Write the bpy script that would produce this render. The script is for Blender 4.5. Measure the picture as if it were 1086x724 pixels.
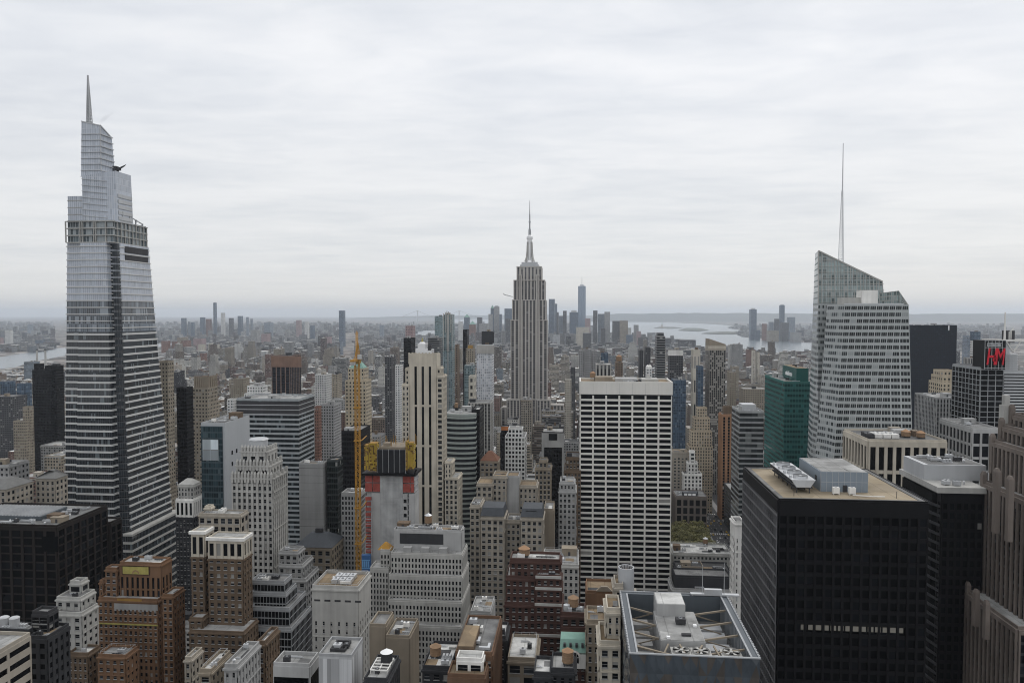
import bpy, math, random
import numpy as np
from mathutils import Vector
for _o in list(bpy.data.objects): bpy.data.objects.remove(_o)
SC = bpy.context.scene
C = SC.collection
RAD = math.radians
# ------------------------------------------------------------------ camera, sky, sun, exposure
H = 242.0                      # eye height above street level
FPX = 785.0                    # focal length in photo pixels (photo is 1086 x 724)
YAW = math.atan((612 - 543) / FPX)
PITCH = math.atan((362 - 332) / FPX)
cd = bpy.data.cameras.new('camera'); cam = bpy.data.objects.new('camera', cd); C.objects.link(cam)
cam.location = (0, 0, H); cam.rotation_euler = (RAD(90) - PITCH, 0, YAW)
cd.sensor_width = 36; cd.lens = FPX / 1086 * 36; cd.clip_start = 1; cd.clip_end = 200000
SC.camera = cam
SUN_EL, SUN_AZ = 48, 35        # veiled sun ahead and to the right (degrees; az from +Y towards +X)
w = bpy.data.worlds.new('World'); SC.world = w; w.use_nodes = True
SKY_STRENGTH = 0.1
def build_sky():
    t = w.node_tree; N = t.nodes; L = t.links; N.clear()
    out = N.new('ShaderNodeOutputWorld'); bg = N.new('ShaderNodeBackground'); bg.inputs[1].default_value = SKY_STRENGTH
    sky = N.new('ShaderNodeTexSky'); sky.sky_type = 'NISHITA'; sky.sun_disc = False
    sky.sun_elevation = RAD(SUN_EL); sky.sun_rotation = RAD(SUN_AZ); sky.air_density = 1; sky.dust_density = 2
    tc = N.new('ShaderNodeTexCoord'); sep = N.new('ShaderNodeSeparateXYZ'); L.new(tc.outputs['Generated'], sep.inputs[0])
    def math_(op, a, b=None):
        n = N.new('ShaderNodeMath'); n.operation = op
        for k, v in enumerate((a, b)):
            if v is None: continue
            if isinstance(v, (int, float)): n.inputs[k].default_value = v
            else: L.new(v, n.inputs[k])
        return n.outputs[0]
    def ramp(f, stops):
        n = N.new('ShaderNodeValToRGB'); e = n.color_ramp.elements
        while len(e) < len(stops): e.new(0.5)
        for q, (p, c) in zip(e, stops): q.position = p; q.color = (*c, 1)
        L.new(f, n.inputs[0]); return n.outputs[0]
    z = math_('MAXIMUM', sep.outputs[2], 0.0)
    zz = math_('ADD', z, 0.035)
    px = math_('DIVIDE', sep.outputs[0], zz); py = math_('DIVIDE', sep.outputs[1], zz)
    cv = N.new('ShaderNodeCombineXYZ'); L.new(px, cv.inputs[0]); L.new(py, cv.inputs[1])
    def noise(scale, det, rough, dist=0, off=0):
        mp = N.new('ShaderNodeMapping'); mp.inputs[1].default_value = (off, off * .7, off); mp.inputs[2].default_value = (0, 0, 0.25)
        mp.inputs[3].default_value = (0.8, 1.25, 1)
        L.new(cv.outputs[0], mp.inputs[0])
        n = N.new('ShaderNodeTexNoise'); n.inputs['Scale'].default_value = scale; n.inputs['Detail'].default_value = det
        n.inputs['Roughness'].default_value = rough; n.inputs['Distortion'].default_value = dist
        L.new(mp.outputs[0], n.inputs['Vector']); return n.outputs[0]
    n1 = noise(1.15, 5, .5, .6); n2 = noise(0.42, 2, .5, .4, 7.3)
    n3 = noise(4.2, 6, .55, .5, 3.1)
    mixn = math_('ADD', math_('ADD', math_('MULTIPLY', n1, .44), math_('MULTIPLY', n2, .36)), math_('MULTIPLY', n3, .20))
    cl = ramp(mixn, ((.36, (5.2, 5.4, 5.75)), (.45, (5.85, 6.0, 6.25)), (.54, (6.5, 6.56, 6.7)), (.65, (7.0, 7.02, 7.1))))
    # horizon: blue grey air under a paler warm band
    hz = ramp(z, ((0.0, (4.4, 4.5, 4.6)), (0.010, (4.5, 4.55, 4.6)), (0.022, (5.35, 5.33, 5.2)), (0.075, (5.0, 5.05, 5.05))))
    hf = ramp(z, ((0.0, (1, 1, 1)), (0.02, (.85, .85, .85)), (0.06, (.55, .55, .55)), (0.30, (0, 0, 0))))
    def mix(f, a, b):
        m = N.new('ShaderNodeMix'); m.data_type = 'RGBA'
        if isinstance(f, float): m.inputs[0].default_value = f
        else: L.new(f, m.inputs[0])
        L.new(a, m.inputs[6]); L.new(b, m.inputs[7]); return m.outputs[2]
    c = mix(hf, cl, hz)
    c = mix(0.06, c, sky.outputs[0])
    # the unseen overcast behind the viewer and overhead is brightened to light the buildings
    back = N.new('ShaderNodeMapRange'); back.interpolation_type = 'SMOOTHSTEP'; back.inputs[1].default_value = .35; back.inputs[2].default_value = -.75; back.inputs[3].default_value = 1.0; back.inputs[4].default_value = 1.12
    L.new(sep.outputs[1], back.inputs[0])
    up = N.new('ShaderNodeMapRange'); up.interpolation_type = 'SMOOTHSTEP'; up.inputs[1].default_value = .45; up.inputs[2].default_value = 1.0; up.inputs[3].default_value = 1.0; up.inputs[4].default_value = 1.35
    L.new(sep.outputs[2], up.inputs[0])
    sc = N.new('ShaderNodeVectorMath'); sc.operation = 'SCALE'; L.new(c, sc.inputs[0]); L.new(math_('MULTIPLY', back.outputs[0], up.outputs[0]), sc.inputs['Scale']); c = sc.outputs[0]
    L.new(c, bg.inputs[0]); L.new(bg.outputs[0], out.inputs[0])
build_sky()
sl = bpy.data.lights.new('sun', 'SUN'); sl.energy = 0.55; sl.angle = RAD(30); sl.color = (1, .96, .9)
so = bpy.data.objects.new('sun', sl); C.objects.link(so)
_d = Vector((math.sin(RAD(SUN_AZ)) * math.cos(RAD(SUN_EL)), math.cos(RAD(SUN_AZ)) * math.cos(RAD(SUN_EL)), math.sin(RAD(SUN_EL))))
so.rotation_euler = _d.to_track_quat('Z', 'Y').to_euler()
SC.view_settings.view_transform = 'Standard'; SC.view_settings.look = 'None'
SC.view_settings.exposure = 0.5; SC.view_settings.gamma = 1; SC.view_settings.use_curve_mapping = False
SC.render.engine = 'CYCLES'
cy = SC.cycles
cy.max_bounces = 5; cy.diffuse_bounces = 2; cy.glossy_bounces = 2; cy.transmission_bounces = 2; cy.volume_bounces = 1
cy.transparent_max_bounces = 8; cy.use_denoising = True; cy.pixel_filter_type = 'BLACKMAN_HARRIS'; cy.filter_width = 1.05; cy.caustics_reflective = False; cy.caustics_refractive = False
# ------------------------------------------------------------------ photo pixel + distance -> place in the world
_ct, _st, _cp, _sp = math.cos(YAW), math.sin(YAW), math.cos(PITCH), math.sin(PITCH)
_R = (_ct, _st, 0.0); _F = (-_st * _cp, _ct * _cp, -_sp); _U = (-_st * _sp, _ct * _sp, _cp)
def ray(px, py):
    a, b = (px - 543) / FPX, (362 - py) / FPX
    return tuple(_F[i] + _R[i] * a + _U[i] * b for i in range(3))
def at(px, py, Y):
    r = ray(px, py); t = Y / r[1]
    return r[0] * t, H + r[2] * t
def onground(px, py, z=0.0):
    r = ray(px, py); t = (z - H) / r[2]
    return r[0] * t, r[1] * t
def project(x, y, z):
    v = (x, y, z - H); d = sum(v[i] * _F[i] for i in range(3))
    if d < 1: return None
    return 543 + FPX * sum(v[i] * _R[i] for i in range(3)) / d, 362 - FPX * sum(v[i] * _U[i] for i in range(3)) / d
# ------------------------------------------------------------------ materials
def _nt(name):
    m = bpy.data.materials.new(name); m.use_nodes = True
    t = m.node_tree; return m, t, t.nodes, t.links, t.nodes['Principled BSDF']
def _math(N, L, op, a, b=None, c=None):
    n = N.new('ShaderNodeMath'); n.operation = op
    for k, v in enumerate((a, b, c)):
        if v is None: continue
        if isinstance(v, (int, float)): n.inputs[k].default_value = v
        else: L.new(v, n.inputs[k])
    return n.outputs[0]
def _mix(N, L, f, a, b, blend='MIX'):
    m = N.new('ShaderNodeMix'); m.data_type = 'RGBA'; m.blend_type = blend
    for k, v in ((0, f), (6, a), (7, b)):
        if isinstance(v, (int, float)): m.inputs[k].default_value = v
        elif isinstance(v, tuple): m.inputs[k].default_value = (*v[:3], 1)
        else: L.new(v, m.inputs[k])
    return m.outputs[2]
def _weather_reflect(N, L, amt=.3, scale=.05):
    g = N.new('ShaderNodeNewGeometry')
    def nz(s, v, det=4):
        mp = N.new('ShaderNodeMapping'); mp.inputs[3].default_value = v; L.new(g.outputs[0], mp.inputs[0])
        n = N.new('ShaderNodeTexNoise'); n.inputs['Scale'].default_value = s; n.inputs['Detail'].default_value = det
        L.new(mp.outputs[0], n.inputs['Vector']); return n.outputs[0]
    a = nz(scale, (1, 1, 1)); b = nz(.5, (1, 1, .05))
    s = _math(N, L, 'ADD', _math(N, L, 'MULTIPLY', a, .6), _math(N, L, 'MULTIPLY', b, .4))
    return _math(N, L, 'ADD', _math(N, L, 'MULTIPLY', _math(N, L, 'SUBTRACT', s, .5), amt * 4), 1.0)
def stone(name, col, rough=.85, amt=.30, scale=.08, spec=.2, metal=0):
    m, t, N, L, P = _nt(name)
    f = _weather_reflect(N, L, amt, scale)
    c = N.new('ShaderNodeVectorMath'); c.operation = 'SCALE'; c.inputs[0].default_value = col; L.new(f, c.inputs['Scale'])
    L.new(c.outputs[0], P.inputs['Base Color']); P.inputs['Roughness'].default_value = rough
    P.inputs['Specular IOR Level'].default_value = spec; P.inputs['Metallic'].default_value = metal
    return m
def glass(name, col, rough=.12, spec=.5, amt=.5, scale=.12):
    m, t, N, L, P = _nt(name)
    f = _weather_reflect(N, L, amt, scale)
    c = N.new('ShaderNodeVectorMath'); c.operation = 'SCALE'; c.inputs[0].default_value = col; L.new(f, c.inputs['Scale'])
    L.new(c.outputs[0], P.inputs['Base Color']); P.inputs['Roughness'].default_value = rough; P.inputs['Specular IOR Level'].default_value = spec
    return m
def roofing(name, col, col2, seam=6.0):
    """felt or gravel roof: patches, stains and faint sheet seams"""
    m, t, N, L, P = _nt(name)
    g = N.new('ShaderNodeNewGeometry')
    n = N.new('ShaderNodeTexNoise'); n.inputs['Scale'].default_value = .12; n.inputs['Detail'].default_value = 6; n.inputs['Roughness'].default_value = .65
    L.new(g.outputs[0], n.inputs['Vector'])
    v = N.new('ShaderNodeTexVoronoi'); v.inputs['Scale'].default_value = .09; L.new(g.outputs[0], v.inputs['Vector'])
    s = N.new('ShaderNodeSeparateColor'); L.new(v.outputs['Color'], s.inputs[0])
    r = N.new('ShaderNodeMapRange'); r.inputs[1].default_value = .35; r.inputs[2].default_value = .68; L.new(n.outputs[0], r.inputs[0])
    c = _mix(N, L, r.outputs[0], col, col2)
    k = _math(N, L, 'ADD', _math(N, L, 'MULTIPLY', s.outputs[0], .35), .8)
    sp = N.new('ShaderNodeSeparateXYZ'); L.new(g.outputs[0], sp.inputs[0])
    fr = _math(N, L, 'FRACT', _math(N, L, 'DIVIDE', sp.outputs[0], seam))
    ln = _math(N, L, 'SUBTRACT', 1.0, _math(N, L, 'MULTIPLY', _math(N, L, 'LESS_THAN', fr, .05), .25))
    k = _math(N, L, 'MULTIPLY', k, ln)
    sc = N.new('ShaderNodeVectorMath'); sc.operation = 'SCALE'; L.new(c, sc.inputs[0]); L.new(k, sc.inputs['Scale'])
    L.new(sc.outputs[0], P.inputs['Base Color']); P.inputs['Roughness'].default_value = .9; P.inputs['Specular IOR Level'].default_value = .15
    return m
def facade(name, pier, span=None, gl=(.02, .024, .03), wf=.5, hf=.5, blind=.18, tint=False, rough=.16, amt=.30, spec=.22, blindcol=(.24, .24, .23), var=1.0, sub=0):
    """wall with its windows: u counts bays, v counts floors; roofs carry uv -1"""
    m, t, N, L, P = _nt(name)
    uv = N.new('ShaderNodeUVMap'); s = N.new('ShaderNodeSeparateXYZ'); L.new(uv.outputs[0], s.inputs[0])
    u, v = s.outputs[0], s.outputs[1]
    fu = _math(N, L, 'FRACT', u); fv = _math(N, L, 'FRACT', v)
    mu = _math(N, L, 'LESS_THAN', _math(N, L, 'ABSOLUTE', _math(N, L, 'SUBTRACT', fu, .5)), wf / 2)
    mv = _math(N, L, 'LESS_THAN', _math(N, L, 'ABSOLUTE', _math(N, L, 'SUBTRACT', fv, .5)), hf / 2)
    ok = _math(N, L, 'GREATER_THAN', u, -.5)
    mu = _math(N, L, 'MULTIPLY', mu, ok); mask = _math(N, L, 'MULTIPLY', mu, mv)
    cv = N.new('ShaderNodeCombineXYZ'); L.new(_math(N, L, 'FLOOR', u), cv.inputs[0]); L.new(_math(N, L, 'FLOOR', v), cv.inputs[1])
    oi = N.new('ShaderNodeObjectInfo'); L.new(oi.outputs['Random'], cv.inputs[2])
    wn = N.new('ShaderNodeTexWhiteNoise'); wn.noise_dimensions = '3D'; L.new(cv.outputs[0], wn.inputs['Vector'])
    isb = _math(N, L, 'GREATER_THAN', wn.outputs['Value'], 1 - blind)
    k = _math(N, L, 'ADD', _math(N, L, 'MULTIPLY', wn.outputs['Value'], var), 1 - var / 2)
    wf_ = N.new('ShaderNodeTexWhiteNoise'); wf_.noise_dimensions = '2D'; cf = N.new('ShaderNodeCombineXYZ'); L.new(_math(N, L, 'FLOOR', v), cf.inputs[0]); L.new(oi.outputs['Random'], cf.inputs[1]); L.new(cf.outputs[0], wf_.inputs['Vector'])
    k = _math(N, L, 'MULTIPLY', k, _math(N, L, 'ADD', _math(N, L, 'MULTIPLY', wf_.outputs['Value'], .5 * var), 1 - .25 * var))
    k = _math(N, L, 'MULTIPLY', k, _weather_reflect(N, L, .35, .022))  # broad noise in the glass colour stands in for uneven reflections
    gs = N.new('ShaderNodeVectorMath'); gs.operation = 'SCALE'; gs.inputs[0].default_value = gl; L.new(k, gs.inputs['Scale'])
    g2 = _mix(N, L, isb, gs.outputs[0], blindcol)
    if sub:
        sm = _math(N, L, 'GREATER_THAN', _math(N, L, 'ABSOLUTE', _math(N, L, 'SUBTRACT', _math(N, L, 'FRACT', _math(N, L, 'MULTIPLY', u, float(sub))), .5)), .38)
        g2 = _mix(N, L, _math(N, L, 'MULTIPLY', sm, .45), g2, pier)
    if tint:
        a = N.new('ShaderNodeAttribute'); a.attribute_name = 'tint'; pc = a.outputs['Color']; sc_ = pc
    else: pc, sc_ = pier, (span or pier)
    wl = _mix(N, L, mu, pc, sc_)
    f = _weather_reflect(N, L, amt, .05)
    sc = N.new('ShaderNodeVectorMath'); sc.operation = 'SCALE'; L.new(wl, sc.inputs[0]); L.new(f, sc.inputs['Scale'])
    L.new(_mix(N, L, mask, sc.outputs[0], g2), P.inputs['Base Color'])
    r = _math(N, L, 'SUBTRACT', .85, _math(N, L, 'MULTIPLY', mask, .85 - rough)); L.new(r, P.inputs['Roughness'])
    L.new(_math(N, L, 'ADD', _math(N, L, 'MULTIPLY', mask, spec - .15), .15), P.inputs['Specular IOR Level'])
    return m
# ------------------------------------------------------------------ mesh builder
WL = {}            # world location of every parent
class MB:
    def __init__(s): s.v = []; s.f = []; s.uv = []; s.mi = []
    def quad(s, pts, uvs=None, mi=0):
        n = len(s.v); s.v += pts; s.f.append(tuple(range(n, n + len(pts)))); s.uv += uvs or [(-1, -1)] * len(pts); s.mi.append(mi)
    def box(s, x0, x1, y0, y1, z0, z1, bay=None, fl=None, mi=0, sides='fblrtd', zb=None):
        nb = nd = nf = 0
        if bay:
            nb = max(1, round((x1 - x0) / bay)); nd = max(1, round((y1 - y0) / bay)); nf = max(1, round((z1 - z0) / fl))
        def U(n): return [(0, 0), (n, 0), (n, nf), (0, nf)] if bay else None
        if 'f' in sides: s.quad([(x0, y0, z0), (x1, y0, z0), (x1, y0, z1), (x0, y0, z1)], U(nb), mi)
        if 'b' in sides: s.quad([(x1, y1, z0), (x0, y1, z0), (x0, y1, z1), (x1, y1, z1)], U(nb), mi)
        if 'r' in sides: s.quad([(x1, y0, z0), (x1, y1, z0), (x1, y1, z1), (x1, y0, z1)], U(nd), mi)
        if 'l' in sides: s.quad([(x0, y1, z0), (x0, y0, z0), (x0, y0, z1), (x0, y1, z1)], U(nd), mi)
        if 't' in sides: s.quad([(x0, y0, z1), (x1, y0, z1), (x1, y1, z1), (x0, y1, z1)], None, mi)
        if 'd' in sides: s.quad([(x0, y1, z0), (x1, y1, z0), (x1, y0, z0), (x0, y0, z0)], None, mi)
    def obox(s, o, d, n, u0, u1, n0, n1, z0, z1, mi=0):
        """box on a wall: o a ground point, d along the wall, n outwards"""
        def p(u, m, z): return (o[0] + d[0] * u + n[0] * m, o[1] + d[1] * u + n[1] * m, z)
        a, b, c, e = p(u0, n1, z0), p(u1, n1, z0), p(u1, n0, z0), p(u0, n0, z0)
        A, B, C_, E = p(u0, n1, z1), p(u1, n1, z1), p(u1, n0, z1), p(u0, n0, z1)
        for q in ((a, b, B, A), (b, c, C_, B), (c, e, E, C_), (e, a, A, E), (A, B, C_, E), (e, c, b, a)): s.quad(list(q), None, mi)
    def loft(s, p0, p1, z0, z1, bay=None, fl=None, mi=0, cap=True, z1s=None):
        """walls between two outlines with the same number of corners (counter-clockwise)"""
        n = len(p0); zt = z1s or [z1] * n
        zm = max(zt); nf = max(1, round((zm - z0) / fl)) if fl else 0
        for i in range(n):
            j = (i + 1) % n
            w_ = math.dist(p0[i], p0[j]); k = max(1, round(w_ / bay)) if bay else 0
            uv = [(0, 0), (k, 0), (k, nf * (zt[j] - z0) / (zm - z0)), (0, nf * (zt[i] - z0) / (zm - z0))] if bay else None
            s.quad([(*p0[i], z0), (*p0[j], z0), (*p1[j], zt[j]), (*p1[i], zt[i])], uv, mi)
        if cap: s.quad([(*p1[i], zt[i]) for i in range(n)], None, mi)
    def cyl(s, cx, cy_, z0, z1, r0, r1=None, n=12, mi=0, cap=True):
        r1 = r0 if r1 is None else r1
        a = [(cx + r0 * math.cos(2 * math.pi * i / n), cy_ + r0 * math.sin(2 * math.pi * i / n)) for i in range(n)]
        b = [(cx + r1 * math.cos(2 * math.pi * i / n), cy_ + r1 * math.sin(2 * math.pi * i / n)) for i in range(n)]
        s.loft(a, b, z0, z1, mi=mi, cap=cap)
    def beam(s, p, q, w_, w2=None, mi=0):
        p, q = Vector(p), Vector(q); d = (q - p).normalized()
        a = d.cross(Vector((0, 0, 1)));
        if a.length < 1e-3: a = Vector((1, 0, 0))
        a.normalize(); b = d.cross(a).normalized(); h, h2 = w_ / 2, (w2 if w2 is not None else w_) / 2
        A = [p + a * x * h + b * y * h for x, y in ((-1, -1), (1, -1), (1, 1), (-1, 1))]
        B = [q + a * x * h2 + b * y * h2 for x, y in ((-1, -1), (1, -1), (1, 1), (-1, 1))]
        for i in range(4):
            j = (i + 1) % 4; s.quad([tuple(A[i]), tuple(A[j]), tuple(B[j]), tuple(B[i])], None, mi)
        s.quad([tuple(x) for x in A[::-1]], None, mi); s.quad([tuple(x) for x in B], None, mi)
    def mesh(s, name, mats, loc=(0, 0, 0)):
        me = bpy.data.meshes.new(name)
        v = np.array(s.v, dtype=np.float64) - np.array(loc)
        me.from_pydata(v.tolist(), [], s.f)
        ul = me.uv_layers.new(name='UVMap'); ul.data.foreach_set('uv', np.array(s.uv, dtype=np.float32).ravel())
        for m in (mats if isinstance(mats, (list, tuple)) else [mats]): me.materials.append(m)
        if any(s.mi): me.polygons.foreach_set('material_index', s.mi)
        me.update(); return me
    def build(s, name, mats, parent=None, loc=None):
        if not s.v: return None
        if parent is not None: base = WL[parent.name]
        else: base = loc or (0, 0, 0)
        me = s.mesh(name, mats, base)
        o = bpy.data.objects.new(name, me); C.objects.link(o)
        if parent is not None: o.parent = parent; WL[o.name] = base
        else: o.location = base; WL[o.name] = base
        return o
def tag(o, label, cat, group=None, kind=None):
    if label: o['label'] = label
    if cat: o['category'] = cat
    if group: o['group'] = group
    if kind: o['kind'] = kind
    return o
def thing(name, label, cat, loc, group=None):
    o = bpy.data.objects.new(name, None); C.objects.link(o); o.location = loc; o.empty_display_size = 2
    WL[o.name] = tuple(loc); return tag(o, label, cat, group)
def struct(name, mb, mat):
    o = mb.build(name, mat); o['kind'] = 'structure'; return o
# ------------------------------------------------------------------ palette (real base colours)
G = dict(dark=glass('dark_glass', (.006, .007, .009), .15, .16), mid=glass('grey_glass', (.022, .026, .031), .12, .3), blind=stone('window_blind', (.25, .245, .23), .6),
         black=glass('black_glass', (.003, .0034, .004), .2, .05), teal=glass('teal_glass', (.03, .07, .075)), blue=glass('blue_glass', (.03, .05, .08), .1),
         pale=glass('pale_glass', (.16, .19, .22), .15))
W = dict(limestone=stone('limestone', (.40, .365, .31)), cream=stone('cream_stone', (.46, .42, .35)), beige=stone('beige_brick', (.315, .285, .24)),
         tan=stone('tan_brick', (.235, .20, .155)), orange=stone('orange_brick', (.175, .102, .060), amt=.35), brown=stone('brown_brick', (.125, .09, .062), amt=.35),
         red=stone('dark_red_brick', (.072, .040, .033), amt=.3), grey=stone('grey_stone', (.30, .30, .295)), pale=stone('pale_grey_stone', (.37, .365, .345)),
         white=stone('white_stone', (.66, .65, .62)), concrete=stone('concrete', (.36, .36, .355)), rough=stone('raw_concrete', (.33, .335, .335), amt=.5, scale=.15),
         dark=stone('dark_stone', (.045, .045, .048)), black=stone('black_metal', (.0075, .0075, .0085), .5, spec=.12), lead=stone('lead_roof', (.15, .15, .145), amt=.3), bronze=stone('bronze_metal', (.020, .0165, .015), .55, spec=.12),
         char=stone('charcoal_brick', (.036, .037, .040)), pink=stone('pink_granite', (.15, .127, .111)), band=stone('white_floor_band', (.50, .50, .49), .5, .08), travertine=stone('travertine', (.62, .605, .565), amt=.1),
         metal=stone('grey_metal', (.40, .41, .42), .45, .15, spec=.5), steel=stone('galvanised_steel', (.5, .51, .52), .35, .2, spec=.5, metal=.4),
         slatepanel=stone('slate_blue_panel', (.075, .088, .10), .45, .2, spec=.4), bluegrey=stone('blue_grey_panel', (.20, .235, .27), .5, .1), yellow=stone('crane_yellow', (.36, .19, .03), .5, .15), brightyellow=stone('yellow_netting', (.36, .265, .035), .7, .4, .4),
         redmesh=stone('red_safety_mesh', (.27, .065, .052), .7, .4, .5), blue=stone('blue_cladding', (.05, .13, .30), .5), rust=stone('rust_brown_brick', (.13, .078, .05), amt=.35), wood=stone('cedar_wood', (.24, .16, .10), amt=.35),
         oranger=stone('orange_cone_roof', (.30, .185, .11)), copper=stone('green_copper', (.17, .29, .245), .6, .3), slate=stone('dark_slate', (.05, .055, .062), .6), chrome=stone('bright_aluminium', (.62, .62, .62), .3, .1, spec=.6, metal=.5),
         gold=stone('gold_mosaic', (.36, .32, .10), .6, .3, .5), ochre=stone('ochre_brick', (.30, .18, .05)), net=stone('black_netting', (.016, .017, .02), .8, .3, .4), brownroof=stone('red_brown_tiles', (.15, .075, .05)),
         signred=stone('sign_red', (.60, .015, .03), .5, .05), signwhite=stone('sign_white', (.80, .80, .80), .5, .02), mullion=stone('aluminium_mullion', (.30, .31, .32), .4, spec=.4))
RF = dict(grey=roofing('grey_roof_felt', (.21, .21, .205), (.10, .10, .10)), white=roofing('white_roof_coating', (.60, .60, .58), (.30, .30, .29)),
          black=roofing('black_roof_tar', (.05, .05, .052), (.085, .085, .085)), tan=roofing('tan_roof_gravel', (.32, .27, .20), (.25, .205, .14)),
          pale=roofing('pale_roof_felt', (.36, .36, .35), (.17, .17, .165)), brown=roofing('brown_roof_paving', (.25, .19, .12), (.17, .13, .09)))
# ------------------------------------------------------------------ buildings
FOOT = []                      # footprints already taken (x0,x1,y0,y1)
MARK = []                      # named buildings: (name phrase, px, py)
rng = random.Random(7)
GM_DARK = (('dark', 9), ('mid', 1.8), ('blind', .6)); GM_OFF = (('dark', 9), ('mid', 1), ('blind', .25)); GM_BLACK = (('black', 12), ('dark', 4), ('blind', .08))
GM_TEAL = (('teal', 5), ('mid', 2), ('dark', 3)); GM_BLUE = (('blue', 5), ('dark', 3), ('mid', 1))
def Ls(wall, bay, floor, pier, span, top=1.5, dp=.35, ds=.2, gm=GM_DARK, win=True, spm=None):
    return dict(kind='L', wall=wall, bay=bay, floor=floor, pier=pier, span=span, top=top, dp=dp, ds=ds, gm=gm, win=win, spm=spm)
def Ss(mat, bay=3.2, floor=3.5): return dict(kind='S', mat=mat, bay=bay, floor=floor)
def lattice(st, wall, panes, o, d, n, Wd, z0, z1):
    ins = st.get('inset', 0)
    if ins and Wd > 4 * ins:
        wall.obox(o, d, n, 0, ins + .02, -.05, st['dp'] + .002, z0, z1 - st['top']); wall.obox(o, d, n, Wd - ins - .02, Wd, -.05, st['dp'] + .002, z0, z1 - st['top'])
        if st['top'] > 0: wall.obox(o, d, n, 0, ins + .02, -.05, st['dp'] + .002, z1 - st['top'], z1); wall.obox(o, d, n, Wd - ins - .02, Wd, -.05, st['dp'] + .002, z1 - st['top'], z1)
        o = (o[0] + d[0] * ins, o[1] + d[1] * ins); Wd -= 2 * ins
    nb = max(1, round(Wd / st['bay'])); b = Wd / nb; zt = z1 - st['top']
    nf = max(1, round((zt - z0) / st['floor'])); fl = (zt - z0) / nf; p, sp = st['pier'], st['span']
    if st['top'] > 0: wall.obox(o, d, n, 0, Wd, -.05, st['dp'] + .004, zt, z1)
    if p > 0:
        for i in range(nb + 1):
            a0, a1 = max(0, i * b - p / 2), min(Wd, i * b + p / 2)
            wall.obox(o, d, n, a0, a1, -.05, st['dp'], z0, zt)
    for k in range(nf):
        wall.obox(o, d, n, 0, Wd, -.05, st['ds'], z0 + k * fl, z0 + k * fl + sp, 1 if st['spm'] else 0)
    if st['gm'] is GM_DARK and p > .9 and z1 - z0 > 9 and nf > 2:
        e = st['dp']; wall.obox(o, d, n, -e, Wd + .01, -.04, e + .45, z1 - .9, z1 - .25)
        for k in range(nf - 2, 0, -6): wall.obox(o, d, n, 0, Wd, -.04, e + .18, z0 + k * fl + .1, z0 + k * fl + .55)
    for k in range(nf - 1, -1, -1):
        zc = z0 + k * fl + sp + (fl - sp) / 2
        for i in range(nb): panes.append((o, d, n, i * b + b / 2, zc, b - p + .1, fl - sp + .06))
def pick(gm, r):
    t = r.random() * sum(x[1] for x in gm)
    for k, wt in gm:
        t -= wt
        if t <= 0: return k
    return gm[0][0]
def pane_obj(root, panes, st, limit=100):
    """the windows: up to LIMIT separate window parts that face the viewer and show, the others as one part"""
    r = random.Random(len(panes)); rest = MB(); mats = []; n = 0; cache = {}
    base = WL[root.name]
    for (o, d, nn, u, zc, pw, ph) in panes:
        k = pick(st['gm'], r); x, y = o[0] + d[0] * u + nn[0] * .06, o[1] + d[1] * u + nn[1] * .06
        q = project(x, y, zc); vis = q and 0 < q[0] < 1086 and 0 < q[1] < 722 and nn[1] < -.5
        mas = st['gm'] is GM_DARK and ph < 4.5 and pw < 4                    # masonry windows have sashes, blinds and sills
        bl = r.choice((0, 0, 0, 0, 0, 0, 0, .3, .5)) if mas and k != 'blind' else 0
        if st['win'] and vis and n < limit:
            key = (k, round(pw, 2), round(ph, 2), bl)
            if key not in cache:
                mb = MB(); mb.box(-pw / 2, pw / 2, -.03, .05, -ph / 2, ph / 2)
                if bl: mb.box(-pw / 2, pw / 2, -.06, -.035, ph / 2 - ph * bl, ph / 2 - .03, mi=1)
                if mas: mb.box(-pw / 2, pw / 2, -.09, -.03, -.03, .03, mi=2); mb.box(-pw / 2 - .12, pw / 2 + .12, -.42, .04, -ph / 2 - .16, -ph / 2 + .05, mi=2)
                cache[key] = mb.mesh('window', [G[k], G['blind'], W['grey']] if mas else G[k])
            ob = bpy.data.objects.new('window', cache[key]); C.objects.link(ob); ob.parent = root
            ob.location = (x - base[0], y - base[1], zc - base[2]); n += 1
        else:
            if k not in mats: mats.append(k)
            def P(uu, z, q=.06): return (o[0] + d[0] * uu + nn[0] * q, o[1] + d[1] * uu + nn[1] * q, z)
            rest.quad([P(u - pw / 2, zc - ph / 2), P(u + pw / 2, zc - ph / 2), P(u + pw / 2, zc + ph / 2), P(u - pw / 2, zc + ph / 2)], None, mats.index(k))
            if bl:
                if 'blind' not in mats: mats.append('blind')
                rest.quad([P(u - pw / 2, zc + ph * (.5 - bl), .08), P(u + pw / 2, zc + ph * (.5 - bl), .08), P(u + pw / 2, zc + ph / 2, .08), P(u - pw / 2, zc + ph / 2, .08)], None, mats.index('blind'))
    if rest.v:
        ob = rest.build('glazing' if not st['win'] else 'window', [G[k] for k in mats], root)
        if st['win'] and n: ob['kind'] = 'stuff'
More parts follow.
